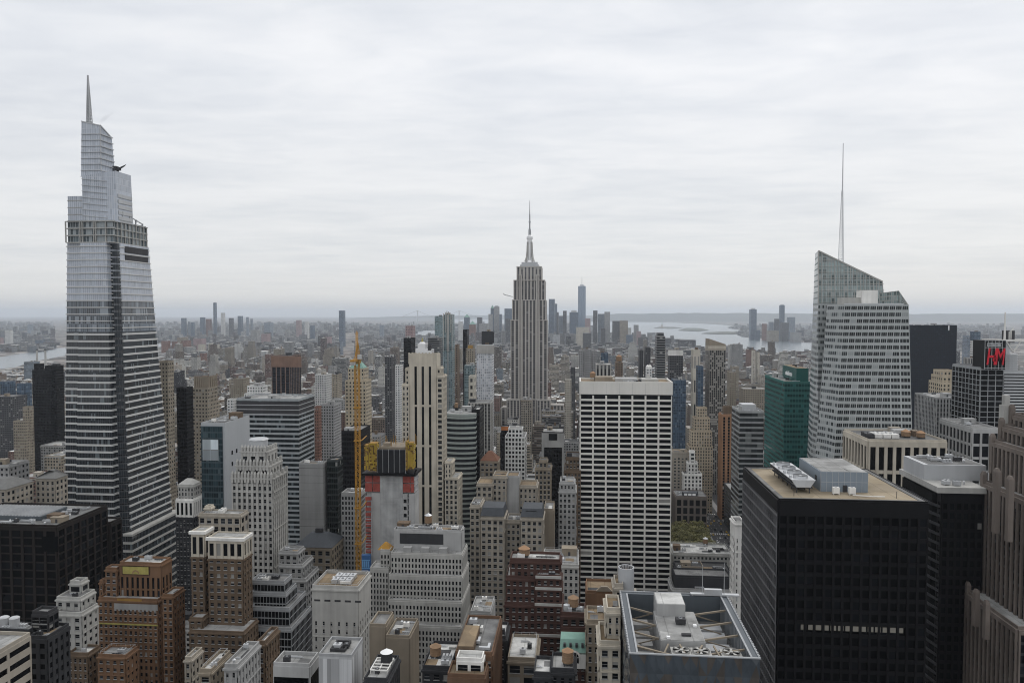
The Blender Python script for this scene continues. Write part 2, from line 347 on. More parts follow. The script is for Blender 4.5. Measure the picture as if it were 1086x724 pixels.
def bld(name, label, tiers, style, cat='building', roof='grey', group=None, clutter=0, mark=None, parapet=1.1, seed=None, base0=0.0):
    t0 = tiers[0]; boxes = []
    for t in tiers:
        if 'box' in t: boxes.append(t['box']); continue
        p0, p1, py, Y, dep = t['q']
        pm = py if py < 700 else 700
        x0 = at(p0, pm, Y)[0]; x1 = at(p1, pm, Y)[0]; z = at((p0 + p1) / 2, py, Y)[1]
        zb = at((p0 + p1) / 2, t['pyb'], Y)[1] if t.get('pyb') else base0
        boxes.append((x0, x1, Y, Y + dep, zb, z))
    bx = boxes[-1]
    root = thing(name, label, cat, ((bx[0] + bx[1]) / 2, bx[2], base0), group)
    FOOT.append((min(b[0] for b in boxes) - 2, max(b[1] for b in boxes) + 2, min(b[2] for b in boxes) - 2, max(b[3] for b in boxes) + 2))
    r = random.Random(seed if seed is not None else hash_(name + label))
    for t, (x0, x1, y0, y1, z0, z1) in zip(tiers, boxes):
        st = t.get('st', style); part = t.get('part', 'wall')
        wall = MB(); panes = []
        if st['kind'] == 'L':
            wall.box(x0, x1, y0, y1, z0, z1)
            lattice(st, wall, panes, (x0, y0), (1, 0), (0, -1), x1 - x0, z0, z1)
            if x1 < 0 or t.get('both'): lattice(st, wall, panes, (x1, y0), (0, 1), (1, 0), y1 - y0, z0, z1)
            if x0 > 0 or t.get('both'): lattice(st, wall, panes, (x0, y1), (0, -1), (-1, 0), y1 - y0, z0, z1)
        else: wall.box(x0, x1, y0, y1, z0, z1, st['bay'], st['floor'])
        pm_ = st['wall'] if st['kind'] == 'L' else st['mat']
        if parapet:
            h, e = parapet, .35
            for q in ((x0, x1, y0, y0 + e), (x0, x1, y1 - e, y1), (x0, x0 + e, y0 + e, y1 - e), (x1 - e, x1, y0 + e, y1 - e)):
                wall.box(*q, z1 - .01, z1 + h, sides='fblrt')
        mats = [pm_] + ([st['spm']] if st['kind'] == 'L' and st['spm'] else [])
        wall.build(part, mats, root)
        if panes: pane_obj(root, panes, st, t.get('wl', 100 if t is tiers[-1] or len(tiers) == 1 else 60))
        rf = MB(); rf.box(x0 + .36, x1 - .36, y0 + .36, y1 - .36, z1 + .02, z1 + .1)
        rf.build('roof', RF[t.get('roof', roof)], root)
        nc = t.get('clutter', clutter)
        if nc: roof_things(root, (x0, x1, y0, y1, z1 + .1), nc, r, t.get('kinds'))
    if mark:
        b = boxes[0]; q = project((b[0] + b[1]) / 2, b[2], b[5]); MARK.append((mark, q[0], q[1]))
    return root, boxes
def hash_(s):
    h = 5
    for c in s: h = (h * 131 + ord(c)) % 1000003
    return h
def water_tank(root, x, y, z, r=1.9, h=3.4, cone='wood', body='wood', leg=2.2, sub=True):
    """cedar roof tank on a steel stand"""
    s = MB()
    for a in range(4):
        cx, cy_ = x + r * .62 * (1, -1, -1, 1)[a], y + r * .62 * (1, 1, -1, -1)[a]
        s.box(cx - .12, cx + .12, cy_ - .12, cy_ + .12, z, z + leg)
    s.box(x - r * .85, x + r * .85, y - r * .85, y + r * .85, z + leg, z + leg + .2)
    for a in range(4):
        p = [(x + r * .62 * (1, -1, -1, 1)[k % 4], y + r * .62 * (1, 1, -1, -1)[k % 4]) for k in (a, a + 1)]
        s.beam((*p[0], z + .2), (*p[1], z + leg - .1), .1)
    b = MB(); b.cyl(x, y, z + leg + .2, z + leg + .2 + h, r, r * .96, 16)
    for k in range(4): b.cyl(x, y, z + leg + .5 + k * h / 4.2, z + leg + .58 + k * h / 4.2, r + .06, None, 16)
    c = MB(); c.cyl(x, y, z + leg + h + .2, z + leg + h + .2 + r * .62, r * 1.1, .08, 16)
    t = b.build('water_tank', W[body], root)
    s.build('tank_stand', W['dark'], t); c.build('tank_roof', W[cone], t)
def fan_unit(root, x, y, z, w_=3.2, d=2.4, h=1.8, mat='metal'):
    b = MB(); b.box(x - w_ / 2, x + w_ / 2, y - d / 2, y + d / 2, z + .35, z + h)
    for sx in (-1, 1):
        for sy in (-1, 1): b.box(x + sx * w_ * .42 - .1, x + sx * w_ * .42 + .1, y + sy * d * .42 - .1, y + sy * d * .42 + .1, z, z + .35)
    o = b.build('air_handler', W[mat], root)
    f = MB()
    for k in range(2 if w_ > 2.6 else 1):
        cx = x + (k - .5) * w_ * .5 if w_ > 2.6 else x
        n = 12; rr = min(d, w_ / 2) * .4
        f.cyl(cx, y, z + h, z + h + .3, rr, rr * .95, n, cap=False); f.cyl(cx, y, z + h + .02, z + h + .06, rr * .92, None, n, mi=1)
    f.build('fan', [W['metal'], W['black']], o)
def roof_things(root, box, n, r, kinds=None):
    """bulkheads, air handlers, ducts, tanks, vents and hatches scattered on a roof"""
    x0, x1, y0, y1, z = box; w_, d = x1 - x0, y1 - y0; used = []
    kinds = kinds or ['bulkhead', 'patch', 'pipes', 'unit', 'duct', 'unit', 'vent', 'patch', 'pad', 'unit', 'hatch', 'pipes', 'tank', 'duct', 'unit', 'pad', 'vent', 'patch']; n = n if w_ < 12 else round(n * 1.5)
    if w_ * d < 200 or min(w_, d) < 7: kinds = [k for k in kinds if k not in ('bulkhead', 'tank', 'duct')] or ['unit']
    for k in range(n):
        kd = kinds[k % len(kinds)]
        for _ in range(12):
            x, y = r.uniform(x0 + min(3, w_ * .2), x1 - min(3, w_ * .2)), r.uniform(y0 + min(2.5, d * .2), y1 - min(2.5, d * .2))
            if all(abs(x - a) > 3.0 or abs(y - b) > 2.6 for a, b in used): break
        else: continue
        used.append((x, y)); m = MB(); s = min(1, w_ / 14, d / 9)
        if kd == 'bulkhead':
            a, b, h = r.uniform(2.2, 4) * s, r.uniform(2, 3.2) * s, r.uniform(2.6, 4)
            a, b = min(a, w_ * .35), min(b, d * .35)
            m.box(x - a, x + a, y - b, y + b, z, z + h); m.box(x - a - .15, x + a + .15, y - b - .15, y + b + .15, z + h, z + h + .25)
            o = m.build('bulkhead', W[r.choice(['grey', 'char', 'tan', 'brown', 'concrete', 'beige'])], root)
            q = MB(); q.box(x - .6, x + .6, y - b - .06, y - b + .02, z, z + 2.1); q.build('door', W['dark'], o)
        elif kd == 'unit': fan_unit(root, x, y, z, r.uniform(2, 4) * max(.6, s), r.uniform(1.6, 2.6) * max(.6, s), r.uniform(1.4, 2.2), r.choice(['metal', 'steel', 'dark', 'metal', 'char', 'white']))
        elif kd == 'duct':
            L_ = min(r.uniform(4, 9), w_ * .3)
            m.box(x - L_ / 2, x + L_ / 2, y - .4, y + .4, z + .4, z + 1.2); m.box(x + L_ / 2 - .8, x + L_ / 2, y + .4, min(y + 3, y1 - .5), z + .4, z + 1.2)
            for q in (-.4, 0, .4): m.box(x + q * L_ - .08, x + q * L_ + .08, y - .1, y + .1, z, z + .4)
            m.build('duct', W['steel'], root)
        elif kd == 'vent':
            m.cyl(x, y, z, z + 1.1, .35, None, 10); m.cyl(x, y, z + 1.1, z + 1.5, .6, .15, 10)
            m.build('vent', W['steel'], root)
        elif kd == 'hatch':
            m.box(x - 1, x + 1, y - .8, y + .8, z, z + .7); m.box(x - 1.1, x + 1.1, y - .9, y + .9, z + .7, z + .8); m.build('skylight', W['pale'], root)
        elif kd == 'pad':
            m.box(x - 1.8, x + 1.8, y - 1.2, y + 1.2, z, z + .3)
            for q in (-1, 0, 1): m.box(x + q * 1.1 - .35, x + q * 1.1 + .35, y - .8, y + .8, z + .3, z + 1.3)
            m.build('compressor_rack', W['metal'], root)
        elif kd == 'patch':
            a, e = min(r.uniform(2, 5), w_ * .2), min(r.uniform(1.5, 4), d * .2); m.box(x - a, x + a, y - e, y + e, z - .02, z + .03); m.build('tar_patch', RF[r.choice(['black', 'grey', 'white', 'brown'])], root)
        elif kd == 'pipes':
            L_ = min(r.uniform(5, 12), w_ * .4)
            for q in range(3): m.box(x - L_ / 2, x + L_ / 2 - q * .6, y + q * .4 - .07, y + q * .4 + .07, z + .25, z + .4)
            for q in range(4): m.box(x - L_ / 2 + (q + .3) * L_ / 4.5 - .06, x - L_ / 2 + (q + .3) * L_ / 4.5 + .06, y - .15, y + .95, z, z + .25)
            m.build('pipe_run', W[r.choice(['steel', 'dark', 'metal'])], root)
        elif kd == 'tank': water_tank(root, x, y, z, r.uniform(1.5, 2.1), r.uniform(2.8, 3.8), r.choice(['wood', 'oranger', 'steel']))
def railing(mb, x0, x1, y0, y1, z, h=1.1, step=2.5):
    for (a, b) in (((x0, y0), (x1, y0)), ((x1, y0), (x1, y1)), ((x1, y1), (x0, y1)), ((x0, y1), (x0, y0))):
        mb.beam((*a, z + h), (*b, z + h), .08); n = max(1, int(math.dist(a, b) / step))
        for k in range(n): mb.beam((a[0] + (b[0] - a[0]) * k / n, a[1] + (b[1] - a[1]) * k / n, z), (a[0] + (b[0] - a[0]) * k / n, a[1] + (b[1] - a[1]) * k / n, z + h), .08)
def T(p0, p1, py, Y, dep, **k): return dict(q=(p0, p1, py, Y, dep), **k)

def S(p0, p1, py, Y, dep, fr=.4, **k):
    """like T, but p0..p1 is the whole outline, side wall included"""
    if p1 < 612: dep = min(dep, max(3.5, fr * (p1 - p0) * Y / max(1, 612 - p1))); p1 = max(p0 + .45 * (p1 - p0), 612 - (612 - p1) * (Y + dep) / Y)
    elif p0 > 612: dep = min(dep, max(3.5, fr * (p1 - p0) * Y / max(1, p0 - 612))); p0 = min(p1 - .45 * (p1 - p0), 612 + (p0 - 612) * (Y + dep) / Y)
    return T(p0, p1, py, Y, dep, **k)

def text_mesh(name, body, size, ext, mat, parent, loc, rot, sx=1.0, shear=0, off=0):
    """lettering as a mesh of its own, fixed to its sign"""
    c = bpy.data.curves.new(name, 'FONT'); c.body = body; c.size = size; c.extrude = ext; c.shear = shear; c.offset = off; c.resolution_u = 3
    o = bpy.data.objects.new('tmp_text', c); C.objects.link(o); bpy.context.view_layer.update()
    me = bpy.data.meshes.new_from_object(o.evaluated_get(bpy.context.evaluated_depsgraph_get())); bpy.data.objects.remove(o); bpy.data.curves.remove(c)
    me.materials.clear(); me.materials.append(mat); me.name = name
    q = bpy.data.objects.new(name, me); C.objects.link(q); q.parent = parent; bb = WL[parent.name]
    q.location = tuple(loc[i] - bb[i] for i in range(3)); q.rotation_euler = rot; q.scale = (sx, 1, 1); return q
# ------------------------------------------------------------------ the setting: ground, water, avenue, hills
m_land, _t, _N, _L, _P = _nt('land')
def _land():
    g = _N.new('ShaderNodeNewGeometry')
    v = _N.new('ShaderNodeTexVoronoi'); v.inputs['Scale'].default_value = .018; _L.new(g.outputs[0], v.inputs['Vector'])
    n = _N.new('ShaderNodeTexNoise'); n.inputs['Scale'].default_value = .0011; n.inputs['Detail'].default_value = 8; n.inputs['Roughness'].default_value = .7; _L.new(g.outputs[0], n.inputs['Vector'])
    s = _N.new('ShaderNodeSeparateColor'); _L.new(v.outputs['Color'], s.inputs[0])
    r = _N.new('ShaderNodeValToRGB'); e = r.color_ramp.elements
    e[0].position = 0; e[0].color = (.05, .05, .05, 1); e[1].position = 1; e[1].color = (.42, .41, .39, 1)
    for p_, c_ in ((.35, (.10, .095, .09)), (.6, (.16, .13, .11)), (.8, (.22, .21, .2))):
        q = e.new(p_); q.color = (*c_, 1)
    _L.new(s.outputs[0], r.inputs[0])
    f = _N.new('ShaderNodeMapRange'); f.inputs[1].default_value = .5; f.inputs[2].default_value = .62; _L.new(n.outputs[0], f.inputs[0])
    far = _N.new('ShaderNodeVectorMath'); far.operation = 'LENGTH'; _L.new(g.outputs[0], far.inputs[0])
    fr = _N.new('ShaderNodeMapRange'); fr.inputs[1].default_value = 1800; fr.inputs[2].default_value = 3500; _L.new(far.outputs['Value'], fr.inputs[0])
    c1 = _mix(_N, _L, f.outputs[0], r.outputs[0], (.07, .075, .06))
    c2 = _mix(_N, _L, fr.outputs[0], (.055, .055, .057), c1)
    _L.new(c2, _P.inputs['Base Color']); _P.inputs['Roughness'].default_value = .95; _P.inputs['Specular IOR Level'].default_value = .1
_land()
b = MB(); b.quad([(-41000, -800, 0), (41000, -800, 0), (41000, 45000, 0), (-41000, 45000, 0)]); struct('ground', b, m_land)
m_water, _t, _N, _L, _P = _nt('water')
_P.inputs['Base Color'].default_value = (.10, .125, .14, 1); _P.inputs['Roughness'].default_value = .25; _P.inputs['Specular IOR Level'].default_value = .6
_g = _N.new('ShaderNodeNewGeometry'); _n = _N.new('ShaderNodeTexNoise'); _n.inputs['Scale'].default_value = .05; _n.inputs['Detail'].default_value = 3
_L.new(_g.outputs[0], _n.inputs['Vector']); _b = _N.new('ShaderNodeBump'); _b.inputs['Strength'].default_value = .12; _b.inputs['Distance'].default_value = 1
_L.new(_n.outputs[0], _b.inputs['Height']); _L.new(_b.outputs[0], _P.inputs['Normal'])
WATER = []
def shore(name, pix, mat, z=.5, h=None):
    pts = [onground(px, py) for px, py in pix]
    import mathutils.geometry as mg
    b = MB(); tri = mg.tessellate_polygon([[Vector((x, y, 0)) for x, y in pts]])
    for t in tri:
        q = [pts[i] for i in t]
        if (q[1][0] - q[0][0]) * (q[2][1] - q[0][1]) - (q[1][1] - q[0][1]) * (q[2][0] - q[0][0]) < 0: q = q[::-1]
        b.quad([(x, y, z) for x, y in q])
    if h:
        for i in range(len(pts)):
            a, c = pts[i], pts[(i + 1) % len(pts)]; b.quad([(*a, 0), (*c, 0), (*c, z), (*a, z)]); b.quad([(*c, 0), (*a, 0), (*a, z), (*c, z)])
    return struct(name, b, mat), pts
_o, p = shore('bay_water', [(628, 352.5), (650, 353), (672, 357), (700, 361), (722, 368), (748, 371.5), (772, 373), (800, 374), (828, 377), (862, 379), (900, 381), (960, 383), (975, 379),
    (930, 369), (880, 364.5), (850, 363), (825, 361), (800, 359), (786, 357), (778, 353), (788, 350.5), (772, 348), (780, 346.4), (772, 344.8), (740, 343), (700, 341.8), (660, 341.2), (640, 341.0), (622, 341.5)], m_water); WATER.append(p)
_o, p = shore('river_water', [(-160, 425), (-40, 404), (0, 391.5), (18, 389), (34, 383.5), (68, 377.5), (120, 371), (190, 366.5), (190, 363.5), (120, 366), (60, 369.2), (30, 374), (0, 378.5), (-60, 384), (-160, 395)], m_water); WATER.append(p)
_o, p = shore('channel_water', [(436, 357), (452, 356), (466, 355), (464, 350.5), (450, 350.5), (438, 352)], m_water); WATER.append(p)
_o, p = shore('narrows_water', [(478, 342), (500, 343.5), (530, 343.5), (560, 342), (560, 338.4), (500, 338.4), (470, 339)], m_water); WATER.append(p)
m_isle = stone('island_scrub', (.10, .105, .085), amt=.5, scale=.01)
shore('island', [(693, 348.2), (712, 348.6), (724, 348), (716, 346.8), (700, 346.6)], m_isle, 4, 1)
shore('island', [(719, 350.6), (740, 351.4), (752, 350.4), (742, 348.2), (728, 348)], m_isle, 6, 1)
shore('island', [(744, 353.8), (764, 354.6), (786, 354.4), (792, 352.8), (768, 351.8), (752, 352.6)], m_isle, 6, 1)
shore('spit', [(770, 347.2), (790, 347.2), (800, 346.2), (780, 345.6)], m_isle, 4, 1)
def ridge(name, mat, Y, px0, px1, prof, dep=2500, n=60, seed=1):
    r = random.Random(seed); b = MB(); P = []
    for i in range(n + 1):
        px = px0 + (px1 - px0) * i / n
        t = i / n; h = 0
        for k in range(len(prof) - 1):
            if prof[k][0] <= t <= prof[k + 1][0]:
                q = (t - prof[k][0]) / (prof[k + 1][0] - prof[k][0]); h = prof[k][1] * (1 - q) + prof[k + 1][1] * q
        P.append((at(px, 332, Y)[0], h * (1 + r.uniform(-.05, .05))))
    for (x, h), (x2, h2) in zip(P, P[1:]):
        b.quad([(x, Y - dep * .6, 0), (x2, Y - dep * .6, 0), (x2, Y, h2), (x, Y, h)]); b.quad([(x, Y, h), (x2, Y, h2), (x2, Y + dep, 0), (x, Y + dep, 0)])
    return struct(name, b, mat)
m_hill = stone('hill_woods', (.055, .06, .05), amt=.5, scale=.002)
ridge('hills', m_hill, 23000, 628, 1180, [(0, 120), (.04, 225), (.2, 245), (.45, 235), (.62, 220), (.8, 215), (1, 205)], seed=3)
ridge('hills', m_hill, 30000, 900, 1500, [(0, 160), (.2, 235), (.5, 225), (1, 215)], seed=5)
ridge('hills', m_hill, 30000, 380, 660, [(0, 60), (.3, 150), (.7, 175), (1, 120)], seed=6)
# the avenue beside the park, with kerbed pavements and lane lines
AX0, AX1 = 146.0, 170.0
m_road = stone('asphalt', (.05, .05, .052), amt=.25); m_pave = stone('pavement_concrete', (.22, .215, .21), amt=.2); m_line = stone('lane_paint', (.7, .7, .68), amt=.2)
b = MB(); b.box(AX0, AX1, -200, 2600, 0, .02, sides='tfblr'); struct('avenue', b, m_road)
b = MB(); b.box(AX0 - 6, AX0 - .05, -200, 2600, 0, .14, sides='tfblr'); b.box(AX1 + .05, AX1 + 6, -200, 2600, 0, .14, sides='tfblr'); struct('pavement', b, m_pave)
b = MB()
for k in range(3):
    x = AX0 + (k + 1) * 5.5
    for q in range(-10, 140): b.box(x - .08, x + .08, q * 12, q * 12 + 5, .02, .026, sides='t')
for q in range(9):
    for k in range(9): b.box(AX0 + 1 + k * 2.3, AX0 + 2 + k * 2.3, 500 + q * 80, 503 + q * 80, .02, .026, sides='t')
struct('road_markings', b, m_line)
b = MB(); b.box(-178, -158, -200, 3200, 0, .02, sides='tfblr'); b.box(-340, -320, -200, 3200, 0, .02, sides='tfblr'); b.box(430, 450, -200, 3200, 0, .02, sides='tfblr')
struct('roads', b, m_road)
# the air
def build_haze():
    b = MB(); b.box(-42000, 42000, -900, 46000, -1, 446)
    o = b.build('haze', HAZE); o['kind'] = 'stuff'; return o
HAZE = bpy.data.materials.new('haze_air'); HAZE.use_nodes = True
_h = HAZE.node_tree; _h.nodes.clear(); _ho = _h.nodes.new('ShaderNodeOutputMaterial'); _hv = _h.nodes.new('ShaderNodeVolumePrincipled')
_hv.inputs['Color'].default_value = (.84, .91, 1.0, 1); _hv.inputs['Anisotropy'].default_value = .55; _hv.inputs['Density'].default_value = 4.0e-5
_h.links.new(_hv.outputs[0], _ho.inputs['Volume'])
build_haze()

# ------------------------------------------------------------------ landmark towers
def poly_rect(x0, x1, y0, y1): return [(x0, y0), (x1, y0), (x1, y1), (x0, y1)]
def lerp(a, b, t): return a + (b - a) * t
# --- the tapered glass tower with white floor bands and a needle
def glass_tower():
    Y = 545.0
    zt = at(110, 236, Y)[1]; Z = lambda py: at(100, py, Y)[1]
    def outline(z, grow=0.0):
        t = z / zt                                   # 0 street, 1 top of the main shaft
        xl = lerp(at(63, 560, Y)[0], at(68.8, 240, Y)[0], t)
        xa = lerp(at(123.8, 640, Y)[0], at(112.2, 240, Y)[0], t)     # end of the front face
        xb = lerp(at(135.5, 640, Y)[0], at(119.5, 240, Y)[0], t)       # right face
        xn = lerp(at(76.5, 560, Y)[0], at(85, 240, Y)[0], t)
        dep = lerp(74, 46, t); g = grow
        return [(xl - g, Y + 3 - g), (xn - g * .2, Y + 3 - g), (xn + .1, Y - g), (xa + g, Y - g), (xa + g, Y + 5 - g), (xb + g, Y + 8 - g), (xb + g, Y + dep + g), (xl - g, Y + dep + g)]
    root = thing('glass_skyscraper', 'tallest tower in the picture, tapering grey glass with white floor bands, stepped crown and needle', 'skyscraper', (at(100, 400, Y)[0], Y, 0))
    FOOT.append((at(60, 560, Y)[0], at(140, 640, Y)[0] + 12, Y - 6, Y + 76)); MARK.append(('the tapering glass tower', 110, 330))
    gl = facade('curtain_wall', (.085, .092, .10), (.03, .035, .04), (.013, .017, .021), .84, .86, .10, rough=.07, amt=.12, spec=.75, blindcol=(.12, .14, .15), var=.7)
    gl2 = facade('painted_sky_curtain_wall', (.50, .52, .56), (.44, .46, .50), (.33, .365, .42), .8, .93, .06, rough=.10, amt=.06, blindcol=(.40, .43, .47), var=.25, spec=.8)  # paler copy: sky reflection of the upper glass painted into its colour
    slot = facade('dark_slot_wall', (.14, .15, .16), (.06, .06, .065), (.02, .025, .03), .9, .8, .02, rough=.1)
    zs = Z(352)
    body = MB(); body.loft(outline(0), outline(zs), 0, zs, 1.8, 6.4, cap=False); body.build('shaft', gl, root)
    glm = facade('half_sky_curtain_wall', (.22, .235, .26), (.15, .165, .185), (.085, .105, .125), .84, .9, .22, rough=.08, amt=.12, spec=.8, blindcol=(.24, .27, .30), var=1.2)  # in-between copy: partial sky reflection painted into the glass colour
    zm = Z(318); up = MB(); up.loft(outline(zs), outline(zm), zs, zm, 1.7, 5.6, cap=False); up.build('middle_shaft', glm, root)
    up = MB(); up.loft(outline(zm), outline(Z(257)), zm, Z(257), 1.6, 5.6, cap=True); up.build('upper_shaft', gl2, root)
    # podium step at the foot on the right face
    zp = Z(566); b = MB(); o0 = outline(0); xb = o0[5][0]
    b.box(xb - 4, xb + 3.5, Y + 2, Y + 74, 0, zp, 2, 6.4); pd = b.build('podium', gl, root)
    bm = MB(); z = 3
    while z < zp: bm.box(xb - 4, xb + 3.9, Y + 1.6, Y + 74.4, z, z + 1.7); z += 6.4
    bm.build('podium_band', W['pale'], pd)
    band = MB(); z = 4.0; k = 0
    while z < Z(260):
        o = outline(z, .5); o2 = outline(z + (1.5 if z < zs else .8), .5)
        band.loft(o, o2, z, z + (1.5 if z < zs else .8)); z += lerp(5.7, 5.2, z / zt); k += 1
    band.build('floor_band', W['band'], root)
    # recessed dark slot between the faces
    sl_ = MB(); z = 2.0
    while z < Z(262):
        o = outline(z); sl_.box(o[4][0] - .15, o[5][0] - .3, o[4][1] - .1, o[5][1] + .2, z, z + 4.0, 2, 4); z += lerp(5.7, 5.2, z / zt)
    sl_.build('corner_slot', slot, root)
    # observation storeys, two bright glazed halls
    ob = MB(); fr = MB(); o = outline(Z(247))
    z0, z1 = Z(257), Z(234.5); xl, xa, xb, xn, yb = o[0][0] + .9, o[3][0], o[5][0], o[2][0], o[6][1]
    ob.box(xl + .8, xb - .8, Y + 1.2, yb - 1, z0, z1 + 1, 2.2, 5.4); hall = ob.build('observation_hall', facade('hall_glass', (.3, .32, .33), (.24, .26, .27), (.07, .09, .10), .8, .8, .3, rough=.08, blindcol=(.26, .29, .30)), root)
    for zz in (z0, Z(249.5), Z(242), z1):
        fr.box(xl - .1, xb + .1, Y - .1, yb + .1, zz - .32, zz + .32)
    for px in (69.2, 84.6, 87, 99, 101, 111.8):
        x = at(px, 247, Y)[0]; fr.box(x - .28, x + .28, Y - .05, Y + 1.1, z0, z1)
    for k in range(9):
        y = Y + 6 + k * (yb - Y - 7) / 8; fr.box(xb - .7, xb + .05, y - .25, y + .25, z0, z1)
    fr.build('hall_frame', W['pale'], hall)
    # louvred plant floors on the right face
    lv = MB()
    for k in range(2): lv.box(xb - .5, xb + .75, Y + 14, yb - 1.5, Z(266.5 + k * 9.3), Z(259.5 + k * 9.3))
    lv.build('louvre', W['dark'], root)
    # left shoulder
    b = MB(); zS = Z(207); b.box(xl, xn + 1, Y + 3, Y + 36, z1, zS, 1.6, 5.2); b.build('shoulder', gl2, root)
    b = MB(); z = z1
    while z < zS: b.box(xl - .25, xn + 1, Y + 2.75, Y + 36.25, z, z + .6); z += 5.4
    b.build('shoulder_band', W['pale'], root)
    # middle block with a slanting crown line, then the top block
    xm0, xm1, xm2 = at(85.6, 200, Y)[0], at(112.5, 200, Y)[0], at(140.6, 200, Y + 26)[0]
    f0 = [(xm0, Y + 1.5), (xm1, Y + 1.5), (xm2, Y + 5), (xm2, Y + 26), (xm0, Y + 26)]
    f1 = [(xm0 - .2, Y + 2), (at(111.5, 180, Y)[0], Y + 2), (xm2 - .9, Y + 5.5), (xm2 - .9, Y + 25.5), (xm0 - .2, Y + 25.5)]
    b = MB(); b.loft(f0, f1, z1, Z(181), 1.6, 5.2, z1s=[Z(186), Z(182), Z(180), Z(180), Z(184)]); b.build('middle_block', gl2, root)
    b = MB()
    for k in range(5): b.box(xm2 - .6, xm2 + .35 - k * .05, Y + 7, Y + 25, Z(232 - k * 6), Z(228.2 - k * 6))
    for k in range(7): b.beam((xm0 - .1, Y + 1.3, Z(228 - k * 6.5)), (xm1 - .4, Y + 1.3, Z(231 - k * 6.5)), .45)
    b.build('crown_band', W['metal'], root)
    t0 = [(at(85.8, 180, Y + 4)[0], Y + 4), (at(106.4, 180, Y + 4)[0], Y + 4), (at(122.3, 180, Y + 16)[0], Y + 16), (at(100, 180, Y + 24)[0], Y + 24)]
    t1 = [(at(86.4, 130, Y + 5)[0], Y + 5), (at(106, 130, Y + 5)[0], Y + 5), (at(118.6, 142, Y + 15)[0], Y + 15), (at(100, 130, Y + 22)[0], Y + 22)]
    zb = Z(186)
    b = MB(); b.loft(t0, t1, zb, Z(127), 1.5, 5.2, z1s=[Z(127), Z(132), Z(143), Z(133)]); b.build('top_block', gl2, root)
    b = MB()
    for k in range(8):
        t = k / 8.0; q = [(lerp(a[0], c[0], t), lerp(a[1], c[1], t)) for a, c in zip(t0, t1)]; z = lerp(zb, Z(134), t)
        b.beam((q[0][0] - .1, q[0][1] - .35, z), (q[1][0] + .3, q[1][1] - .35, z), .5); b.beam((q[1][0] + .3, q[1][1] - .3, z), (q[2][0] + .4, q[2][1], z - 1), .7)
    b.beam((t1[1][0] + .2, t1[1][1] - .2, zb), (t1[1][0] + .2, t1[1][1] - .2, Z(132)), .6); b.beam((t1[1][0], t1[1][1], Z(131)), (t1[2][0], t1[2][1], Z(142)), .8); b.beam((t1[0][0], t1[0][1], Z(126.5)), (t1[1][0], t1[1][1], Z(131.5)), .8)
    b.build('top_frame', W['metal'], root)
    # needle: a latticed, leaning mast
    nx0, nx1 = at(94.9, 130, Y + 12)[0], at(93.2, 82, Y + 12)[0]; za, zc = at(95, 136, Y + 12)[1], at(93, 80, Y + 12)[1]
    b = MB(); n = 16
    for k in range(n):
        t, u = k / n, (k + 1) / n
        w0, w1 = lerp(1.65, .2, t), lerp(1.65, .2, u); X0, X1 = lerp(nx0, nx1, t), lerp(nx0, nx1, u); z_, z2 = lerp(za, zc, t), lerp(za, zc, u)
        cs0 = [(X0 - w0, Y + 12 - w0), (X0 + w0, Y + 12 - w0), (X0 + w0, Y + 12 + w0), (X0 - w0, Y + 12 + w0)]; cs1 = [(X1 - w1, Y + 12 - w1), (X1 + w1, Y + 12 - w1), (X1 + w1, Y + 12 + w1), (X1 - w1, Y + 12 + w1)]
        for i in range(4):
            b.beam((*cs0[i], z_), (*cs1[i], z2), .55); b.beam((*cs0[i], z_), (*cs0[(i + 1) % 4], z_), .6); b.beam((*cs0[i], z_), (*cs1[(i + 1) % 4], z2), .3)
        b.loft([(a * .6 + X0 * .4, c * .6 + (Y + 12) * .4) for a, c in cs0], [(a * .6 + X1 * .4, c * .6 + (Y + 12) * .4) for a, c in cs1], z_, z2)
    b.build('needle', W['metal'], root)
    # open steel frame on the right shoulder
    b = MB(); zA, zB = Z(234.5), Z(224)
    for k in range(4):
        y = Y + 12 + k * 9; zz = lerp(zB, Z(233), k / 3) + 1
        x0, x1 = xm2 + .4, xb
        b.box(x1 - .45, x1 + .25, y - .4, y + .4, zA, zz); b.beam((x0, y, zz), (x1, y, zz), .7); b.beam((x1, y, zA), (x0, y, zz), .4)
        if k: b.beam((x1, y - 9, pz), (x1, y, zz), .7)
        pz = zz
    b.box(xm2, xb - .6, Y + 9, Y + 24, zA, zA + 3); b.build('terrace_frame', W['metal'], root)
    # window cleaning crane on the step
    b = MB(); cx, cz = at(122, 180, Y + 16)[0] + 1.5, Z(180)
    b.box(cx - 2.4, cx + .6, Y + 14, Y + 18, cz, cz + 5.5); b.box(cx - .5, cx + 3, Y + 14.4, Y + 17, cz + 2.2, cz + 4.6)
    b.beam((cx + 2, Y + 15.5, cz + 3.4), (cx + 6, Y + 15.5, cz + 5.4), 1.3, .8); b.beam((cx + 6, Y + 15.5, cz + 5.4), (cx + 8, Y + 15.5, cz + 6.6), .8, .3)
    cr = b.build('window_cleaning_crane', W['dark'], None, (cx, Y + 16, cz))
    tag(cr, 'small grey cleaning crane jutting from the step below the needle tower top', 'crane')
    # a puff of steam
    m = bpy.data.materials.new('steam'); m.use_nodes = True; t = m.node_tree; t.nodes.clear()
    oo = t.nodes.new('ShaderNodeOutputMaterial'); v = t.nodes.new('ShaderNodeVolumePrincipled'); v.inputs['Color'].default_value = (.55, .55, .58, 1); v.inputs['Density'].default_value = .05
    t.links.new(v.outputs[0], oo.inputs['Volume'])
    b = MB(); r = random.Random(3)
    pts = [(105.5, 130, 1.6), (108, 127.5, 2.6), (111, 125.3, 3.0), (114, 124, 2.2), (117.5, 121.5, 1.6), (120.5, 119.5, 1.1)]
